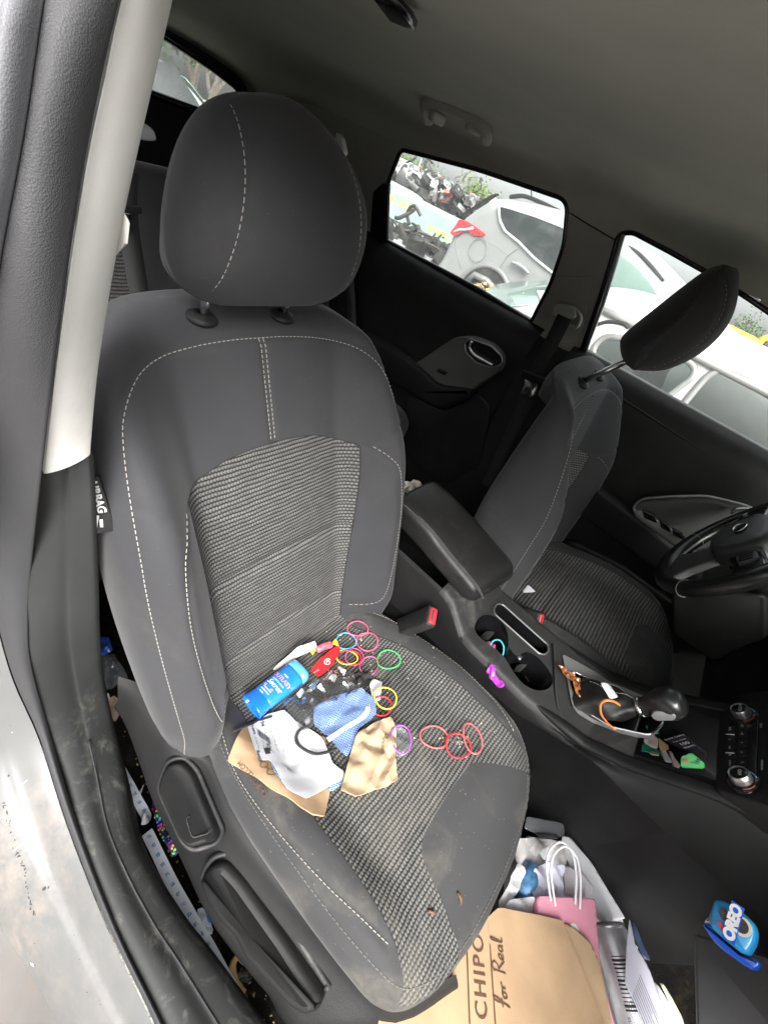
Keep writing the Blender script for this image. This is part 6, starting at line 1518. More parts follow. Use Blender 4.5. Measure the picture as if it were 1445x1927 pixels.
# writing runs across the stick: reading direction is sd_ negative, up of letters towards the cap
for s, sz, t0, v0, mt_, sh in (('OUTLAST', .0115, .073, .0, mat('pink_lettering', (.75, .28, .62), .5), 0), ('XTEND', .004, .083, 0, M['white_paint'], 0), ('Secret', .0145, .054, 0, M['white_paint'], .35), ('SWEAT & ODOR', .0045, .063, 0, mat('pale_lettering', (.5, .65, .85), .5), 0), ('completely clean', .0034, .039, .002, M['white_paint'], 0), ('INVISIBLE SOLID', .0034, .033, .002, M['white_paint'], 0), ('48 HR', .0040, .027, .006, M['white_paint'], 0)):
    V2, F2 = text2d(s, sz, shear=sh, bold=.0001); mk('lettering', onbottle(V2, v0, t0, (0, 1, -1, 0), '', None), F2, mt_, bt, False)
V2 = [(-.012, -.0022), (.012, -.0022), (.012, .0022), (-.012, .0022)]; mk('orange_flash', onbottle(V2, .004, .0435, (0, 1, -1, 0), '', None), [[0, 1, 2, 3]], mat('orange_label', (.70, .30, .10), .5), bt, False)
# hair ties ---------------------------------------------------------------------------
def tie(px, ry, rot, col, label, h=.004, crop=True, wob=.06, P3c=None, r=.0016, tilt=0.):
    """px: centre and horizontal radius in view pixels"""
    nm = 'hair_tie'
    cx_, cy_, rx = px; pts = []
    for k in range(40):
        a = 2*math.pi*k/40; f = 1+wob*math.sin(2*a+cx_)+wob*.5*math.sin(3*a+cy_)
        x, y = rx*f*math.cos(a), ry*f*math.sin(a); xr, yr = x*math.cos(rot)-y*math.sin(rot), x*math.sin(rot)+y*math.cos(rot)
        pts.append(hitC(*(c5(cx_+xr, cy_+yr) if crop else (cx_+xr, cy_+yr)), h+.0016+.003*abs(math.sin(1.5*a+cx_))))
    V, F = tube(pts, r, 8, True); k = 'tie_'+'_'.join(str(int(v*100)) for v in col)
    if k not in M: M[k] = mat('elastic_'+label.split()[0], col, .45, var=.1, bump=.2, bscale=900)
    o = mk(nm, V, F, M[k], None, True); props(o, label, 'hair tie', 'elastic hair ties'); return o
pk, bl, yl, rd, mg, gn_, pu, co = (.72, .09, .20), (.06, .42, .62), (.78, .62, .05), (.66, .02, .035), (.45, .08, .22), (.05, .50, .13), (.36, .08, .42), (.72, .12, .12)
tie((730, 132, 46), 36, 0, pk, 'pink hair tie nearest the seat back')
tie((775, 193, 47), 45, .3, pk, 'pink hair tie overlapping the blue one and the seat bolster')
tie((675, 190, 45), 39, .3, bl, 'blue hair tie beside the two pink ones')
tie((678, 266, 53), 32, .1, yl, 'yellow hair tie stacked with the red one by the red packet', .006)
tie((692, 268, 54), 35, .1, rd, 'red hair tie stacked with the yellow one by the red packet', .008)
tie((715, 264, 45), 36, 0, mg, 'dark magenta hair tie around the stacked red and yellow ones', .005)
tie((783, 306, 44), 43, .2, mg, 'thin magenta hair tie next to the green one')
tie((875, 277, 51), 46, 0, gn_, 'green hair tie on the ribbed seat cushion')
tie((860, 457, 57), 46, .4, yl, 'yellow hair tie lying on the white paper scrap', .014)
tie((840, 495, 51), 43, .35, rd, 'red hair tie half under the yellow one on the paper scrap', .010)
tie((934, 650, 48), 64, -.25, pu, 'purple hair tie lying on the crumpled tan bag edge', .018)
tie((1088, 640, 63), 53, .2, co, 'coral hair tie at the left of a chain of three')
tie((1200, 681, 60), 56, .2, rd, 'red hair tie in the middle of a chain of three', .006)
tie((1268, 648, 42), 70, -.28, co, 'coral hair tie at the right of a chain of three', .007)
# crumbs and twigs on the cushion
random.seed(9); mb = MB()
for i in range(70):
    q = random.choice([(690, 150, 60, 40), (1100, 600, 120, 90), (860, 300, 200, 120), (1190, 670, 40, 30), (700, 330, 200, 60)]); p = hitC(*c5(random.gauss(q[0], q[2]), random.gauss(q[1], q[3])), .001)
    s = random.uniform(.0008, .0022); V, F = box(p, (s*2, s, s), 0, (random.random()*3, (random.random(), .3, 1))); mb.add(V, F)
o = mb.mk('crumbs', mat('pale_crumbs', (.42, .36, .24), .8, var=.4), None, False); props(o, kind='stuff')
for p, q, l in (((861, 1680), (867, 1703), 'brown twig on the smooth front pad of the passenger seat'), ((806, 1714), (819, 1720), 'reddish brown chip on the ribs near the seat front')):
    a, b = hitC(*p, .003), hitC(*q, .003); V, F = tube([a, (a+b)/2+np.array([.002, .001, .002]), b], [.0018, .0024, .001], 6); o = mk('twig', V, F, mat('brown_twig', (.16, .07, .04), .8), None, True); props(o, l, 'twig')
V, F = slab(round_poly([hitC(*c5(*p), .002) for p in [(1183, 660), (1212, 655), (1218, 668), (1190, 675)]], .002), CN, .002, .0005); o = mk('plastic_chip', V, F, M['film'], None, 40); props(o, 'tiny clear plastic chip inside the red middle hair tie', 'scrap')
# ------------------------------------------------------------------ things on the console
def onK(pts, z): return [at(*p, 'z', z) for p in pts]
litter('purple_wrapper', None, mat('purple_film', (.50, .06, .55), .3, coat=.4), 'crumpled purple wrapper between passenger seat and console', 'wrapper', amp=.006, freq=60, ridge=True, seed=31, step=.003, P3=[at(*p, 'y', -.128) for p in [(922, 1250), (931, 1252), (932, 1268), (938, 1278), (949, 1287), (947, 1294), (935, 1293), (926, 1281), (913, 1267)]])
cc_ = [at(*p, 'z', z) for p, z in [((925, 1226), .392), ((923, 1213), .402), ((930, 1205), .41), ((940, 1205), .412), ((947, 1215), .41), ((947, 1228), .40), ((944, 1236), .392)]]
V, F = tube(spline(cc_, 6), .0017, 8); o = mk('hair_tie', V, F, mat('elastic_cyan', (.05, .52, .60), .4), None, True); props(o, 'cyan hair tie standing in the rear cup holder', 'hair tie', 'elastic hair ties')
litter('sweet_wrapper', None, mat('pink_white_film', (.60, .10, .24), .35, var=.9, vscale=90), 'pink and white sweet wrapper in the rear cup holder', 'wrapper', amp=.008, freq=60, ridge=True, seed=32, step=.003, P3=onK([(908, 1206), (922, 1205), (930, 1215), (937, 1228), (930, 1232), (915, 1220)], .395))
ob = [at(*p, 'z', z) for p, z in [((1166, 1327), .497), ((1155, 1320), .503), ((1140, 1318), .502), ((1130, 1324), .49), ((1129, 1338), .478), ((1134, 1350), .468), ((1145, 1363), .458), ((1160, 1374), .452), ((1172, 1379), .450), ((1183, 1374), .452)]]
V, F = tube(spline(ob, 5), .0028, 8, flat=.6); o = mk('hair_tie', V, F, mat('elastic_orange', (.78, .20, .05), .4, var=.3, vscale=60), None, True); props(o, 'orange and yellow band looped over the gear lever boot', 'hair tie', 'elastic hair ties')
litter('paper_strip', None, M['paper'], 'white paper strip with red print beside the gear lever boot', 'paper', amp=.002, freq=30, seed=33, P3=[at(*p, 'z', .502) for p in [(1129, 1284), (1143, 1284), (1163, 1312), (1147, 1316)]])
litter('toffee_wrapper', None, mat('clear_brown_film', (.26, .09, .03), .2, var=.7, vscale=60, coat=.7), 'shiny brown twisted wrapper on the gear surround', 'wrapper', amp=.007, freq=70, ridge=True, seed=34, step=.0025, P3=[at(*p, 'z', .442) for p in [(1048, 1252), (1058, 1252), (1068, 1262), (1080, 1266), (1092, 1282), (1110, 1288), (1111, 1300), (1102, 1316), (1090, 1312), (1082, 1300), (1076, 1280), (1064, 1272)]])
o, pr = litter('game_card', None, mat('black_purple_card', (.016, .012, .02), .6, spec=.25), 'black card with white print leaning in the console tray', 'card', amp=.001, freq=10, seed=35, P3=[at(*p, 'z', z) for p, z in [((1249, 1393), .425), ((1283, 1377), .47), ((1330, 1424), .455), ((1322, 1432), .425), ((1296, 1425), .415)]])
e1_ = unit(at(1283, 1377, 'z', .47)-at(1249, 1393, 'z', .425)); e2_ = unit(np.cross(np.array([0, 0, 1.]), e1_)); c_ = at(1285, 1402, 'z', .445)
for k, (s, sz) in enumerate((('BLACK CARDS', .0075), ('PLAY NOW', .006), ('100', .015), ('POINTS', .008))):
    V2, F2 = text2d(s, sz); pr('card_lettering', V2, F2, M['white_paint'], at(1268+k*10, 1388+k*9, 'z', .447), e1_, e2_, .001)
o, pr = litter('label_card', None, mat('bright_green_card', (.03, .50, .10), .45), 'bright green peel label card in the console tray', 'card', amp=.001, freq=10, seed=36, P3=[at(*p, 'z', z) for p, z in [((1277, 1422), .425), ((1303, 1418), .44), ((1325, 1436), .425), ((1324, 1446), .415), ((1282, 1446), .412)]])
e1_ = unit(at(1325, 1436, 'z', .425)-at(1280, 1432, 'z', .425)); e2_ = np.cross(np.array([0, 0, 1.]), e1_)
for k, s in enumerate(('PEEL', 'HERE', 'TO WIN')):
    V2, F2 = text2d(s, .0058, bold=.0002); pr('label_lettering', V2, F2, M['ink'], at(1309, 1426+k*6, 'z', .425), e1_, e2_, .0012)
V2 = [(-.006, -.006), (.006, -.006), (.006, .006), (-.006, .006)]; pr('red_patch', V2, [[0, 1, 2, 3]], mat('red_yellow_patch', (.62, .14, .03), .5), at(1291, 1432, 'z', .425), e1_, e2_, .0012)
for nm, pts, zz, mt_, lb in (('paper_packet', [(1213, 1374), (1225, 1378), (1236, 1388), (1235, 1410), (1226, 1407), (1213, 1395)], .445, mat('pink_print_paper', (.55, .42, .40), .6, var=.4, vscale=90), 'pale pink printed packet in the console tray'),
    ('wooden_clip', [(1236, 1388), (1256, 1402), (1257, 1410), (1248, 1416), (1240, 1404)], .44, mat('tan_wood', (.50, .34, .16), .6), 'tan wooden clip in the console tray'),
    ('green_wrapper', [(1205, 1404), (1213, 1396), (1222, 1400), (1238, 1412), (1240, 1422), (1226, 1418), (1208, 1412)], .435, mat('green_film', (.02, .33, .20), .3, coat=.4), 'green wrapper near the tray edge'),
    ('green_wrapper', [(1212, 1366), (1228, 1363), (1238, 1372), (1238, 1382), (1228, 1378)], .455, mat('green_film', (.02, .33, .20), .3, coat=.4), 'green wrapper under the gear knob'),
    ('white_card', [(1240, 1408), (1252, 1410), (1263, 1436), (1250, 1432)], .43, M['paper'], 'small white card in the console tray'),
    ('clear_tube', [(1256, 1412), (1264, 1416), (1281, 1440), (1277, 1446), (1268, 1442)], .425, mat('pink_clear_plastic', (.50, .36, .34), .3), 'narrow pinkish sachet in the console tray'),
    ('cream_wrapper', [(1213, 1408), (1222, 1405), (1236, 1418), (1240, 1424), (1225, 1420)], .44, mat('cream_film', (.62, .60, .42), .5), 'cream wrapper against the tray side')):
    litter(nm, None, mt_, lb, 'litter', amp=.004, freq=40, seed=int(pts[0][0]), step=.003, th=.002, P3=[at(*p, 'z', zz+.002*i) for i, p in enumerate(pts)])
litter('white_tag', None, M['paper'], "small white tag beside the driver's seat backrest", 'tag', amp=.001, freq=10, seed=40, P3=[at(*p, 'y', .17) for p in [(979, 1116), (993, 1100), (1008, 1114)]])
litter('tissue', None, mat('cream_tissue', (.66, .62, .54), .9, var=.1), 'crumpled cream tissue behind the armrest', 'tissue', amp=.02, freq=40, ridge=True, seed=41, step=.004, P3=[at(*p, 'x', -.10) for p in [(744, 912), (756, 918), (770, 908), (790, 906), (800, 920), (790, 940), (750, 938)]])
# ------------------------------------------------------------------ floor between sill and seat
def tape(label, pts, w, seed):
    P = spline([at(*p, 'z', z) for p, z in pts], 8); V = []; uv = []; L = 0
    for i, p in enumerate(P):
        t = P[min(i+1, len(P)-1)]-P[max(i-1, 0)]; t /= np.linalg.norm(t); b = np.cross(np.array([.25, -.1, 1.]), t); b /= np.linalg.norm(b)
        if i: L += np.linalg.norm(p-P[i-1])
        tw_ = .004*math.sin(i*.7+seed); V += [p-b*w/2+np.array([0, 0, tw_]), p+b*w/2-np.array([0, 0, tw_*.5])]; uv += [(L, 0), (L, w)]
    F = [[2*i, 2*i+1, 2*i+3, 2*i+2] for i in range(len(P)-1)]
    N = len(V); V2 = V+[v-np.array([0, 0, .0008]) for v in V]; F2 = F+[[a+N for a in f[::-1]] for f in F]
    return mk('paper_tape', V2, F2, M['tape'], None, True, uv=uv+uv, label=label, cat='tape', group='white paper tapes on the floor')
t = NT('printed_tape'); s = t.n('ShaderNodeSeparateXYZ'); t.l(t.uvc(), s.inputs[0])
fu = t.math('ABSOLUTE', t.math('SUBTRACT', t.math('FRACT', t.math('DIVIDE', s.outputs[0], .019)), .5)); fv = t.math('ABSOLUTE', t.math('SUBTRACT', s.outputs[1], .0095))
mk_ = t.math('MULTIPLY', t.math('LESS_THAN', fu, .17), t.math('LESS_THAN', fv, .0033)); x_ = t.math('GREATER_THAN', t.noise(420, 2), .44)
t.set(Base_Color=t.mix(t.math('MULTIPLY', mk_, x_), t.ramp(t.noise(30, 4), [(.3, (.62, .65, .70)), (.7, (.72, .74, .78))]), (.16, .28, .52)), Roughness=.6); M['tape'] = t.m
tape('long white paper tape with blue marks along the sill', [((277, 1566), .07), ((290, 1592), .075), ((318, 1650), .075), ((352, 1712), .075), ((392, 1780), .07), ((425, 1840), .07), ((442, 1868), .065)], .019, 1)
tape('short curled white tape with blue marks behind the long one', [((226, 1446), .06), ((240, 1470), .07), ((256, 1500), .07), ((272, 1528), .06), ((276, 1540), .075), ((268, 1542), .08)], .017, 2)
def seq_mat():
    t = NT('rainbow_sequins'); vo = t.n('ShaderNodeTexVoronoi'); vo.inputs['Scale'].default_value = 190; t.l(t.uvc(), vo.inputs['Vector'])
    s = t.n('ShaderNodeSeparateXYZ'); t.l(t.uvc(), s.inputs[0])
    hs = t.n('ShaderNodeCombineColor', mode='HSV'); t.l(t.math('FRACT', t.math('ADD', t.math('MULTIPLY', s.outputs[1], 26), t.math('MULTIPLY', t.noise(60, 2, vec=t.uvc()), .5))), hs.inputs[0]); hs.inputs[1].default_value = .85; hs.inputs[2].default_value = .75
    f = t.mix(t.ramp(vo.outputs['Distance'], [(.30, 1.), (.5, 0.)]), (.03, .015, .06), hs.outputs[0]); t.set(Base_Color=f, Roughness=.2, Metallic=.5); return t.m
litter('sequin_purse', None, seq_mat(), 'rainbow sequin purse on the floor under the seat edge', 'purse', amp=.003, freq=20, seed=42, th=.006, P3=[at(*p, 'z', .05) for p in [(282, 1508), (296, 1512), (318, 1548), (345, 1595), (338, 1606), (322, 1614), (296, 1560)]])
litter('photo_card', None, mat('tan_printed_card', (.50, .33, .24), .45, var=.5, vscale=50), 'tan printed card standing by the sill behind the seat edge', 'card', amp=.002, freq=15, seed=43, P3=[at(*p, 'z', z) for p, z in [((197, 1322), .08), ((212, 1310), .12), ((230, 1322), .12), ((229, 1342), .09), ((214, 1362), .06)]])
for nm, pts, zz, mt_, lb, am in (('clear_bag', [(192, 1236), (215, 1230), (238, 1262), (244, 1300), (228, 1290), (192, 1300)], .09, M['film'], 'clear plastic bag on the floor behind the pillar', .02),
    ('blue_packet', [(189, 1200), (204, 1197), (212, 1222), (206, 1230), (188, 1232)], .12, mat('deep_blue_film', (.02, .08, .42), .3, coat=.4), 'deep blue packet on the floor behind the pillar', .008),
    ('paper_scrap', [(190, 1308), (206, 1304), (208, 1316), (196, 1324)], .07, M['paper'], 'white scrap on the floor beside the tan card', .004),
    ('paper_scrap', [(246, 1488), (262, 1492), (270, 1472), (274, 1474), (268, 1490), (262, 1500)], .05, M['paper'], 'forked white scrap beside the short tape', .004),
    ('snack_wrapper', [(370, 1712), (382, 1706), (396, 1730), (402, 1752), (398, 1762), (384, 1748)], .06, mat('white_blue_film', (.62, .64, .68), .35, var=.3, vscale=60, coat=.3), 'white snack wrapper on the floor beside the long tape', .01),
    ('blue_packet', [(388, 1716), (400, 1714), (402, 1734), (394, 1738)], .075, mat('bright_blue_film', (.03, .22, .62), .3, coat=.4), 'bright blue scrap inside the white snack wrapper', .004),
    ('foil_ball', [(448, 1826), (470, 1822), (478, 1840), (466, 1850), (450, 1846)], .06, mat('crumpled_foil', (.55, .56, .58), .25, metal=.9), 'crumpled foil on the floor near the long tape end', .014),
    ('blue_packet', [(443, 1790), (456, 1790), (470, 1812), (460, 1818), (446, 1806)], .06, mat('pale_blue_film', (.30, .50, .62), .3, coat=.3), 'pale blue scrap above the foil', .006)):
    litter(nm, None, mt_, lb, 'litter', amp=am, freq=45, ridge=True, seed=int(pts[0][1]), step=.004, P3=[at(*p, 'z', zz+.004*(i % 3)) for i, p in enumerate(pts)])
for pts, lb in (([(446, 1800), (438, 1818), (440, 1842), (452, 1862), (462, 1868)], 'curved yellow peel nearest the long tape'), ([(446, 1800), (458, 1800), (470, 1812)], 'short yellow peel above the foil')):
    P = spline([at(*p, 'z', .062) for p in pts], 6); V, F = tube(P, [.0035+.004*math.sin(math.pi*i/(len(P)-1)) for i in range(len(P))], 8, flat=.4); o = mk('fruit_peel', V, F, mat('yellow_peel', (.58, .36, .12), .6), None, True); props(o, lb, 'peel', 'yellow peels on the floor')
random.seed(12); mb = MB()
for i in range(520):
    px, py = random.uniform(215, 520), random.uniform(1320, 1925)
    e = 215+(py-1320)*.42
    if not (e-10 < px < e+110): continue
    p = at(px, py, 'z', .012); s = random.uniform(.0008, .003); V, F = box(p, (s*1.6, s, s), 0, (random.random()*3, (random.random(), .3, 1))); mb.add(V, F)
o = mb.mk('crumbs', mat('tan_crumbs', (.38, .27, .12), .8, var=.6, vscale=200), None, False); props(o, kind='stuff')
# ------------------------------------------------------------------ the heap in the passenger footwell
f7 = lambda x, y: (700+x/1.9396, 1500+y/1.9396)
def FW(pts, z, crop=True, kx=0.): return [atp(*(f7(*p) if crop else p), (.8, -.3, z), (-kx, 0, 1)) for p in pts]
bagp = FW([(20, 815), (460, 402), (700, 450), (728, 540), (880, 900), (40, 900)], .27, kx=.10)
kbm = M['kraft']
bg, pr = litter('paper_bag', None, kbm, 'big brown takeaway paper bag with dark lettering in the footwell', 'paper bag', amp=.005, freq=9, th=.03, seed=51, ridge=True, step=.008, P3=bagp, r=.004)
side_ = FW([(700, 450), (790, 522), (800, 540), (826, 605), (880, 840), (880, 900), (850, 900), (735, 560)], .262, kx=.10)
o, _ = litter('bag_gusset', None, mat('gusset_kraft', (.40, .275, .165), .85, var=.08, vscale=20, bump=.3, bscale=160), 'side', 'x', amp=.004, freq=12, th=.02, seed=52, P3=side_); o.parent = bg; o.location = o.location-bg.location  # gusset paper slightly paler than the bag front
for k_ in ('label', 'category'): del o[k_]
rd_ = unit(FW([(385, 560)], .27, kx=.1)[0]-FW([(398, 800)], .27, kx=.1)[0]); un_ = np.cross(np.array([-.1, 0, .995]), rd_)
ct = FW([(397, 640)], .27, kx=.10)[0]
V2, F2 = text2d('CHIPOTLE', .0275, spacing=1.2, bold=.0003); wdt = max(p[0] for p in V2)-min(p[0] for p in V2)
c0 = FW([(402, 812)], .27, kx=.1)[0]; 
pr('bag_lettering', V2-np.array([min(p[0] for p in V2), 0]), F2, M['brown_ink'], c0, rd_, un_, .0012)
b_ = .0205; V2, F2 = strokes([[(-.012, b_), (wdt+.012, b_)], [(-.012, -b_), (wdt+.012, -b_)], [(-.012, b_), (-.012, -b_)], [(wdt+.012, b_), (wdt+.012, -b_)], [(-.030, b_), (-.016, b_)], [(-.030, -b_), (-.016, -b_)], [(-.016, b_), (-.016, -b_)]], .0022); pr('bag_border', V2, F2, M['brown_ink'], c0, rd_, un_, .0012)
# handwritten line: for Real
fr = [[(0, -.010), (.006, .004), (.014, .024), (.012, .030), (.007, .022), (.004, .0), (.0, -.014)], [(-.002, .006), (.012, .008)], [(.020, .004), (.014, .002), (.015, -.006), (.021, -.006), (.023, .001), (.019, .005), (.028, .004)], [(.030, .006), (.031, -.006)], [(.031, .0), (.036, .006), (.041, .005)],
      [(.058, -.010), (.062, .024)], [(.058, .022), (.070, .027), (.076, .020), (.070, .011), (.062, .009)], [(.064, .009), (.072, .0), (.080, -.009)], [(.083, -.003), (.090, .0), (.091, .005), (.086, .006), (.082, .0), (.084, -.007), (.093, -.005)], [(.105, .005), (.099, .005), (.097, -.003), (.101, -.007), (.106, .0), (.107, .005), (.107, -.006), (.110, -.006)], [(.115, -.004), (.120, .014), (.121, .026), (.117, .024), (.115, .0), (.118, -.007), (.124, -.004)]]
V2, F2 = strokes([[(x*.62, y*.62) for x, y in L] for L in fr], .0022); pr('bag_script', V2, F2, M['brown_ink'], FW([(484, 765)], .27, kx=.1)[0], rd_, un_, .0012)
litter('paper_sheet', None, mat('dull_white_paper', (.52, .51, .52), .8, var=.15), 'wide dull white paper at the bottom of the footwell heap', 'paper', amp=.02, freq=16, ridge=True, seed=77, step=.009, P3=FW([(480, 300), (560, 140), (700, 170), (800, 300), (900, 440), (1100, 800), (1120, 920), (500, 920)], .16))
# pink gift bag
pkp = FW([(605, 360), (815, 371), (832, 640), (905, 900), (870, 900), (795, 540), (735, 520), (700, 455), (606, 440)], .25)
pg, pr = litter('gift_bag', None, M['pink'], 'pink paper gift bag with white cord handles behind the brown bag', 'gift bag', amp=.002, freq=12, th=.02, seed=53, P3=pkp)
for off in (0, .010):
    P = spline([FW([q], z)[0]+np.array([off, 0, 0]) for q, z in zip([(652, 380), (642, 310), (636, 245), (650, 190), (690, 164), (728, 200), (742, 260), (744, 320), (740, 390)], [.252, .256, .262, .266, .268, .266, .262, .256, .252])], 6)
    V, F = tube(P, .0023, 8); mk('cord_handle', V, F, mat('white_cord', (.72, .71, .73), .7, bump=.3, bscale=600), pg, True)
V2 = [(.010*math.cos(k*.52), .010*math.sin(k*.52)) for k in range(12)]; pr('white_motif', V2, [list(range(12))], M['white_paint'], FW([(738, 488)], .251)[0], (1, 0, 0), (0, 1, 0), .001)
for nm, pts, zz, mt_, lb, ct_, am, sd2 in (('card_box', [(690, 142), (722, 146), (800, 240), (925, 445), (830, 455), (770, 370), (700, 200)], .20, M['paper'], 'large white card lying beside the console in the footwell', 'card', .001, 61),
    ('clear_tray', [(565, 70), (697, 96), (703, 142), (640, 150), (555, 115)], .215, M['film'], 'clear plastic tray corner under the seat front', 'tray', .002, 62),
    ('black_strip', [(592, 128), (680, 138), (682, 154), (610, 148)], .218, M['belt'], 'black plastic strip over the clear tray', 'strip', .001, 63),
    ('paper_sheet', [(530, 150), (600, 148), (680, 160), (720, 200), (700, 260), (640, 240), (560, 250), (520, 240)], .205, mat('grey_white_paper', (.60, .58, .57), .8, var=.15), 'crumpled greyish paper sheet under the seat front', 'paper', .012, 64),
    ('tissue_paper', [(590, 260), (640, 238), (705, 250), (692, 365), (660, 420), (600, 440), (580, 340)], .225, mat('lilac_tissue', (.62, .62, .72), .9, var=.08), 'pale lilac tissue paper behind the pink gift bag', 'tissue', .012, 65),
    ('plastic_bag', [(450, 395), (490, 330), (530, 240), (560, 262), (540, 330), (520, 370), (490, 410)], .225, mat('white_plastic_film', (.70, .69, .70), .4, var=.05), 'white plastic bag close to the seat cushion edge', 'bag', .012, 66),
    ('paper_sheet', [(500, 375), (590, 362), (606, 440), (470, 420)], .235, M['paper'], 'white paper crumple between brown bag and seat edge', 'paper', .010, 67),
    ('paper_sheet', [(700, 250), (760, 270), (810, 330), (800, 370), (750, 360), (700, 350)], .215, mat('lilac_paper', (.60, .56, .60), .8, var=.1), 'dull lilac paper right of the cord handles', 'paper', .006, 68),
    ('receipt', [(610, 195), (650, 180), (690, 215), (680, 250), (650, 238), (620, 225)], .235, M['paper'], 'small curled receipt inside the cord handle loop', 'receipt', .010, 69),
    ('cream_strip', [(1040, 650), (1062, 680), (1130, 800), (1150, 900), (1130, 900), (1085, 760)], .20, mat('cream_paper', (.62, .58, .42), .7), 'cream paper strip beside the printed leaflet', 'paper', .004, 70),
    ('blue_carton', [(945, 436), (962, 470), (1000, 560), (1020, 600), (990, 590), (950, 500)], .235, mat('navy_card', (.03, .045, .10), .5), 'navy card edge behind the printed leaflet', 'card', .002, 71)):
    litter(nm, None, mt_, lb, ct_, amp=am, freq=26, ridge=am > .009, seed=sd2, step=.006, P3=FW(pts, zz))
# blue label bottle glimpsed under the seat edge
a, b = FW([(548, 370)], .205)[0], FW([(585, 262)], .205)[0]
V, F = tube([a, a*.5+b*.5, b, b+(b-a)*.12], [.022, .022, .02, .012], 18); o = mk('bottle', V, F, mat('blue_white_label', (.10, .26, .48), .35, var=.9, vscale=40, coat=.3), None, True); props(o, 'small blue labelled bottle lying under the seat front', 'bottle')
# drinks can
ct0, ct1 = FW([(880, 470)], .235)[0]-np.array([0, 0, .012]), FW([(975, 860)], .205)[0]
ax = unit(ct0-ct1); can = thing('drink_can', (ct0+ct1)/2, 'silver drinks can with grey stripes and a barcode in the footwell', 'can')
V, F = lathe([(0, -.17), (.028, -.17), (.033, -.163), (.033, -.012), (.0275, -.001), (.0265, .002)], ct0, ax, 32); mk('body', V, F, mat('silver_printed_can', (.50, .50, .51), .3, var=.25, vscale=25, metal=.5), can, 40)
V, F = lathe([(.0265, .0), (.0285, .002), (.0285, .004), (.0265, .0045), (.025, .001), (.0, .0005)], ct0, ax, 32); mk('lid', V, F, M['satin'], can, 40)
cam_d_ = unit(CC-ct0); rn = unit(cam_d_-ax*(cam_d_ @ ax)); rs = np.cross(ax, rn)
for k in range(14):
    hh = -.035-.005*k; V, F = tube([ct0+ax*hh+.0333*(rn*math.cos(a)+rs*math.sin(a)) for a in np.linspace(-.35, .35, 6)], random.choice((.0006, .0012, .0017)), 4); mk('barcode_bar', V, F, M['ink'], can)
for k, s in enumerate(('NUTRITION FACTS', 'Calories 100', 'Sodium 40mg', 'Sugars 24g', 'CAFFEINE')):
    V2, F2 = text2d(s, .0065); W = []
    for a_, b_ in V2:
        th_ = (-b_)/.033+.15*(k-2); W.append(ct0+ax*(-.135+a_)+.0335*(rn*math.cos(th_)+rs*math.sin(th_)))
    mk('can_lettering', W, F2, M['ink'], can, False)
# printed leaflet
lp = [FW([q], z)[0] for q, z in zip([(945, 440), (930, 590), (918, 680), (960, 760), (1010, 900), (1130, 900), (1050, 740), (1000, 620), (965, 540)], [.30, .305, .305, .295, .285, .255, .265, .275, .295])]
lf, pr = litter('leaflet', None, mat('lilac_white_paper', (.60, .59, .68), .6, var=.03), 'printed leaflet with lines of small text leaning on the can', 'leaflet', amp=.003, freq=10, seed=72, P3=lp)
d1 = unit(FW([(1060, 800)], .235)[0]-FW([(985, 640)], .25)[0]); d2 = np.cross(flatn(lp), d1)
rows_ = [[(0, -k*.006), (.055+.012*math.sin(k*2.1), -k*.006)] for k in range(12)]
V2, F2 = strokes(rows_, .0012); pr('text_lines', V2, F2, M['ink'], FW([(985, 650)], .295)[0], d1, d2 if (FW([(950, 700)], .25)[0]-FW([(985, 650)], .25)[0]) @ d2 < 0 else -d2, .0008)
# blue biscuit packet standing on the dark board
c8 = lambda x, y: (1180+x/5.453, 1640+y/5.453)
def K8(pts, y=-.262): return [at(*c8(*p), 'y', y) for p in pts]
bn = unit(CC-K8([(1070, 600)])[0])
bn = unit(np.array([-.75, -.45, .5]))
bc0 = K8([(1070, 640)])[0]
def B8(pts): return [atp(*c8(*p), bc0, bn) for p in pts]
pkq = thing('biscuit_packet', bc0-np.array([0, 0, .03]), 'bright blue biscuit packet with a dark biscuit picture on the dark board', 'packet')
blu = mat('sky_blue_film', (.03, .32, .66), .25, var=.1, coat=.5); blu2 = mat('royal_blue_film', (.012, .10, .58), .25, var=.1, coat=.5)
V, F = slab(round_poly(B8([(920, 310), (1020, 322), (1200, 432), (1320, 545), (1352, 640), (1338, 760), (1268, 880), (1190, 860), (1020, 720), (870, 590), (880, 440)]), .006), bn, .018, .008, .004); mk('pack', V, F, blu, pkq, 50)
V, F = slab(round_poly(B8([(778, 545), (860, 555), (1020, 715), (1190, 860), (1265, 885), (1380, 940), (1368, 1000), (1310, 1032), (1200, 972), (1000, 825), (880, 705)]), .004), bn, .010, .004); mk('wrapper_fold', V, F, blu2, pkq, 50)
V, F = slab(round_poly(B8([(905, 310), (940, 308), (885, 440), (868, 540), (800, 540), (812, 505), (855, 470)]), .003), bn, .006, .002); mk('torn_end', V, F, M['paper'], pkq, 50)
def P8(x, y, off=.0235): return atp(*c8(x, y), bc0+bn*off, bn)
def ell(cx, cy, ax_, ay_, rot, off): 
    return [P8(cx+ax_*math.cos(a)*math.cos(rot)-ay_*math.sin(a)*math.sin(rot), cy+ax_*math.cos(a)*math.sin(rot)+ay_*math.sin(a)*math.cos(rot), off) for a in np.linspace(0, 2*math.pi, 29)[:-1]]
bis = mat('dark_biscuit_print', (.045, .035, .03), .6, var=.5, vscale=150)
mk('cream_picture', ell(1180, 570, 120, 85, .9, .0225), [list(range(28))], mat('cream_print', (.68, .66, .55), .5), pkq, False)
mk('biscuit_picture', ell(1000, 450, 88, 48, 1.0, .0230), [list(range(28))], bis, pkq, False)
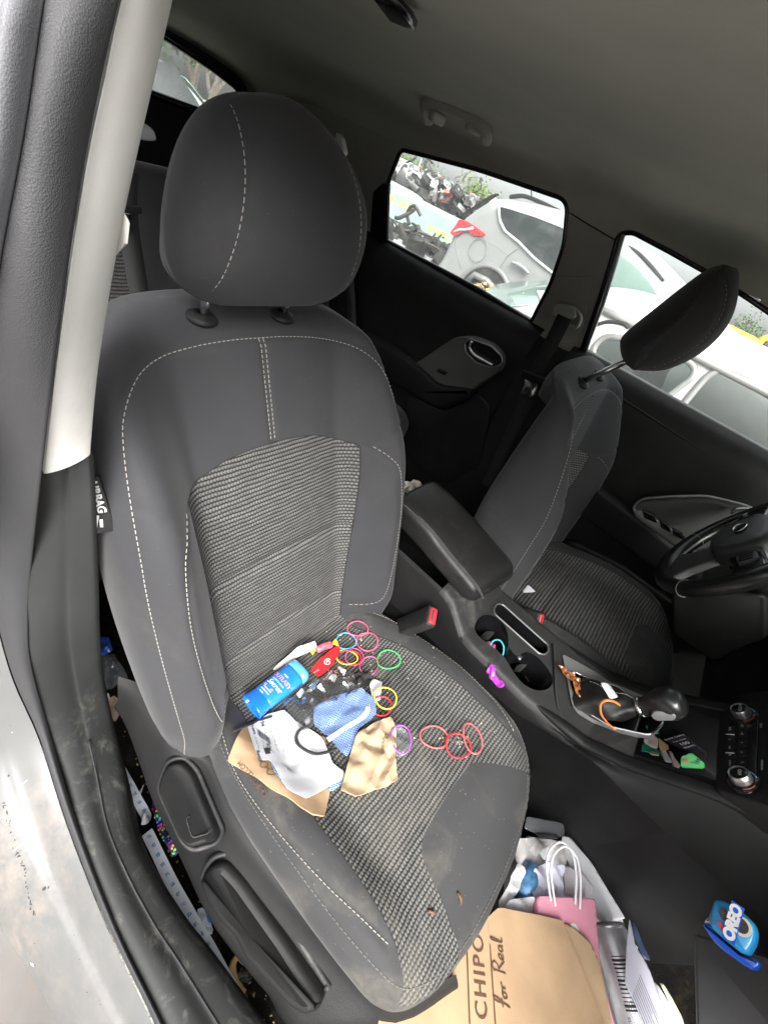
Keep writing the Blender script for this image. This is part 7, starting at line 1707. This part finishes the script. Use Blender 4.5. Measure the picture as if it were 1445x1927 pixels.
mk('biscuit_picture', ell(1165, 555, 100, 62, .9, .0236), [list(range(28))], bis, pkq, False)
mk('red_flash', [P8(*p) for p in [(920, 520), (945, 505), (1010, 610), (1005, 630), (975, 620)]], [[0, 1, 2, 3, 4]], M['red'], pkq, False)
exo = unit(P8(1110, 430)-P8(1060, 610)); V2, F2 = text2d('OREO', .0175, spacing=.88, bold=.0011); eyo = np.cross(bn, exo); c_ = P8(1082, 522, .0250)
mk('brand_backing', [c_-bn*.0006+exo*a*1.12+eyo*b*1.0 for a, b in [(-.0215, -.0075), (.0215, -.0075), (.0215, .0075), (-.0215, .0075)]], [[0, 1, 2, 3]], blu2, pkq, False)
mk('brand_lettering', [c_+exo*a+eyo*b for a, b in V2], F2, M['white_paint'], pkq, False)
# ------------------------------------------------------------------ sky, sun
w = bpy.data.worlds.new('World'); SC.world = w; w.use_nodes = True
nt = w.node_tree; bg = nt.nodes['Background']
sky = nt.nodes.new('ShaderNodeTexSky'); sky.sky_type = 'NISHITA'; sky.sun_disc = False
SUN_EL, SUN_ROT = rad(44), rad(140)
sky.sun_elevation = SUN_EL; sky.sun_rotation = SUN_ROT; sky.air_density = 1.0; sky.dust_density = 6.0; sky.ozone_density = 1.0
# the yard is level and the car tilts a little: tilt the sky with the yard
tcw = nt.nodes.new('ShaderNodeTexCoord'); vr = nt.nodes.new('ShaderNodeVectorRotate'); vr.rotation_type = 'X_AXIS'; vr.inputs['Angle'].default_value = math.atan(GSL)
nt.links.new(tcw.outputs['Generated'], vr.inputs['Vector']); nt.links.new(vr.outputs[0], sky.inputs['Vector'])
hs = nt.nodes.new('ShaderNodeHueSaturation'); hs.inputs['Saturation'].default_value = .12
nt.links.new(sky.outputs[0], hs.inputs['Color']); nt.links.new(hs.outputs[0], bg.inputs[0]); bg.inputs[1].default_value = .15
sd = bpy.data.lights.new('sun', 'SUN'); sd.energy = 1.5; sd.angle = rad(35); sd.color = (1, .97, .93)
so = bpy.data.objects.new('sun', sd); COL.objects.link(so)
# direction towards the sun in the Sky Texture's convention (rotation clockwise from +y)
sv = Vector((math.sin(SUN_ROT)*math.cos(SUN_EL), math.cos(SUN_ROT)*math.cos(SUN_EL), math.sin(SUN_EL)))
so.rotation_euler = sv.to_track_quat('Z', 'Y').to_euler()
SC.view_settings.view_transform = 'Standard'; SC.view_settings.look = 'None'; SC.view_settings.gamma = 1; SC.view_settings.use_curve_mapping = False
SC.view_settings.exposure = 1.8
SC.render.engine = 'CYCLES'
SC.cycles.use_denoising = True
SC.cycles.max_bounces = 10; SC.cycles.diffuse_bounces = 5; SC.cycles.transparent_max_bounces = 16
SC.cycles.sample_clamp_indirect = 6
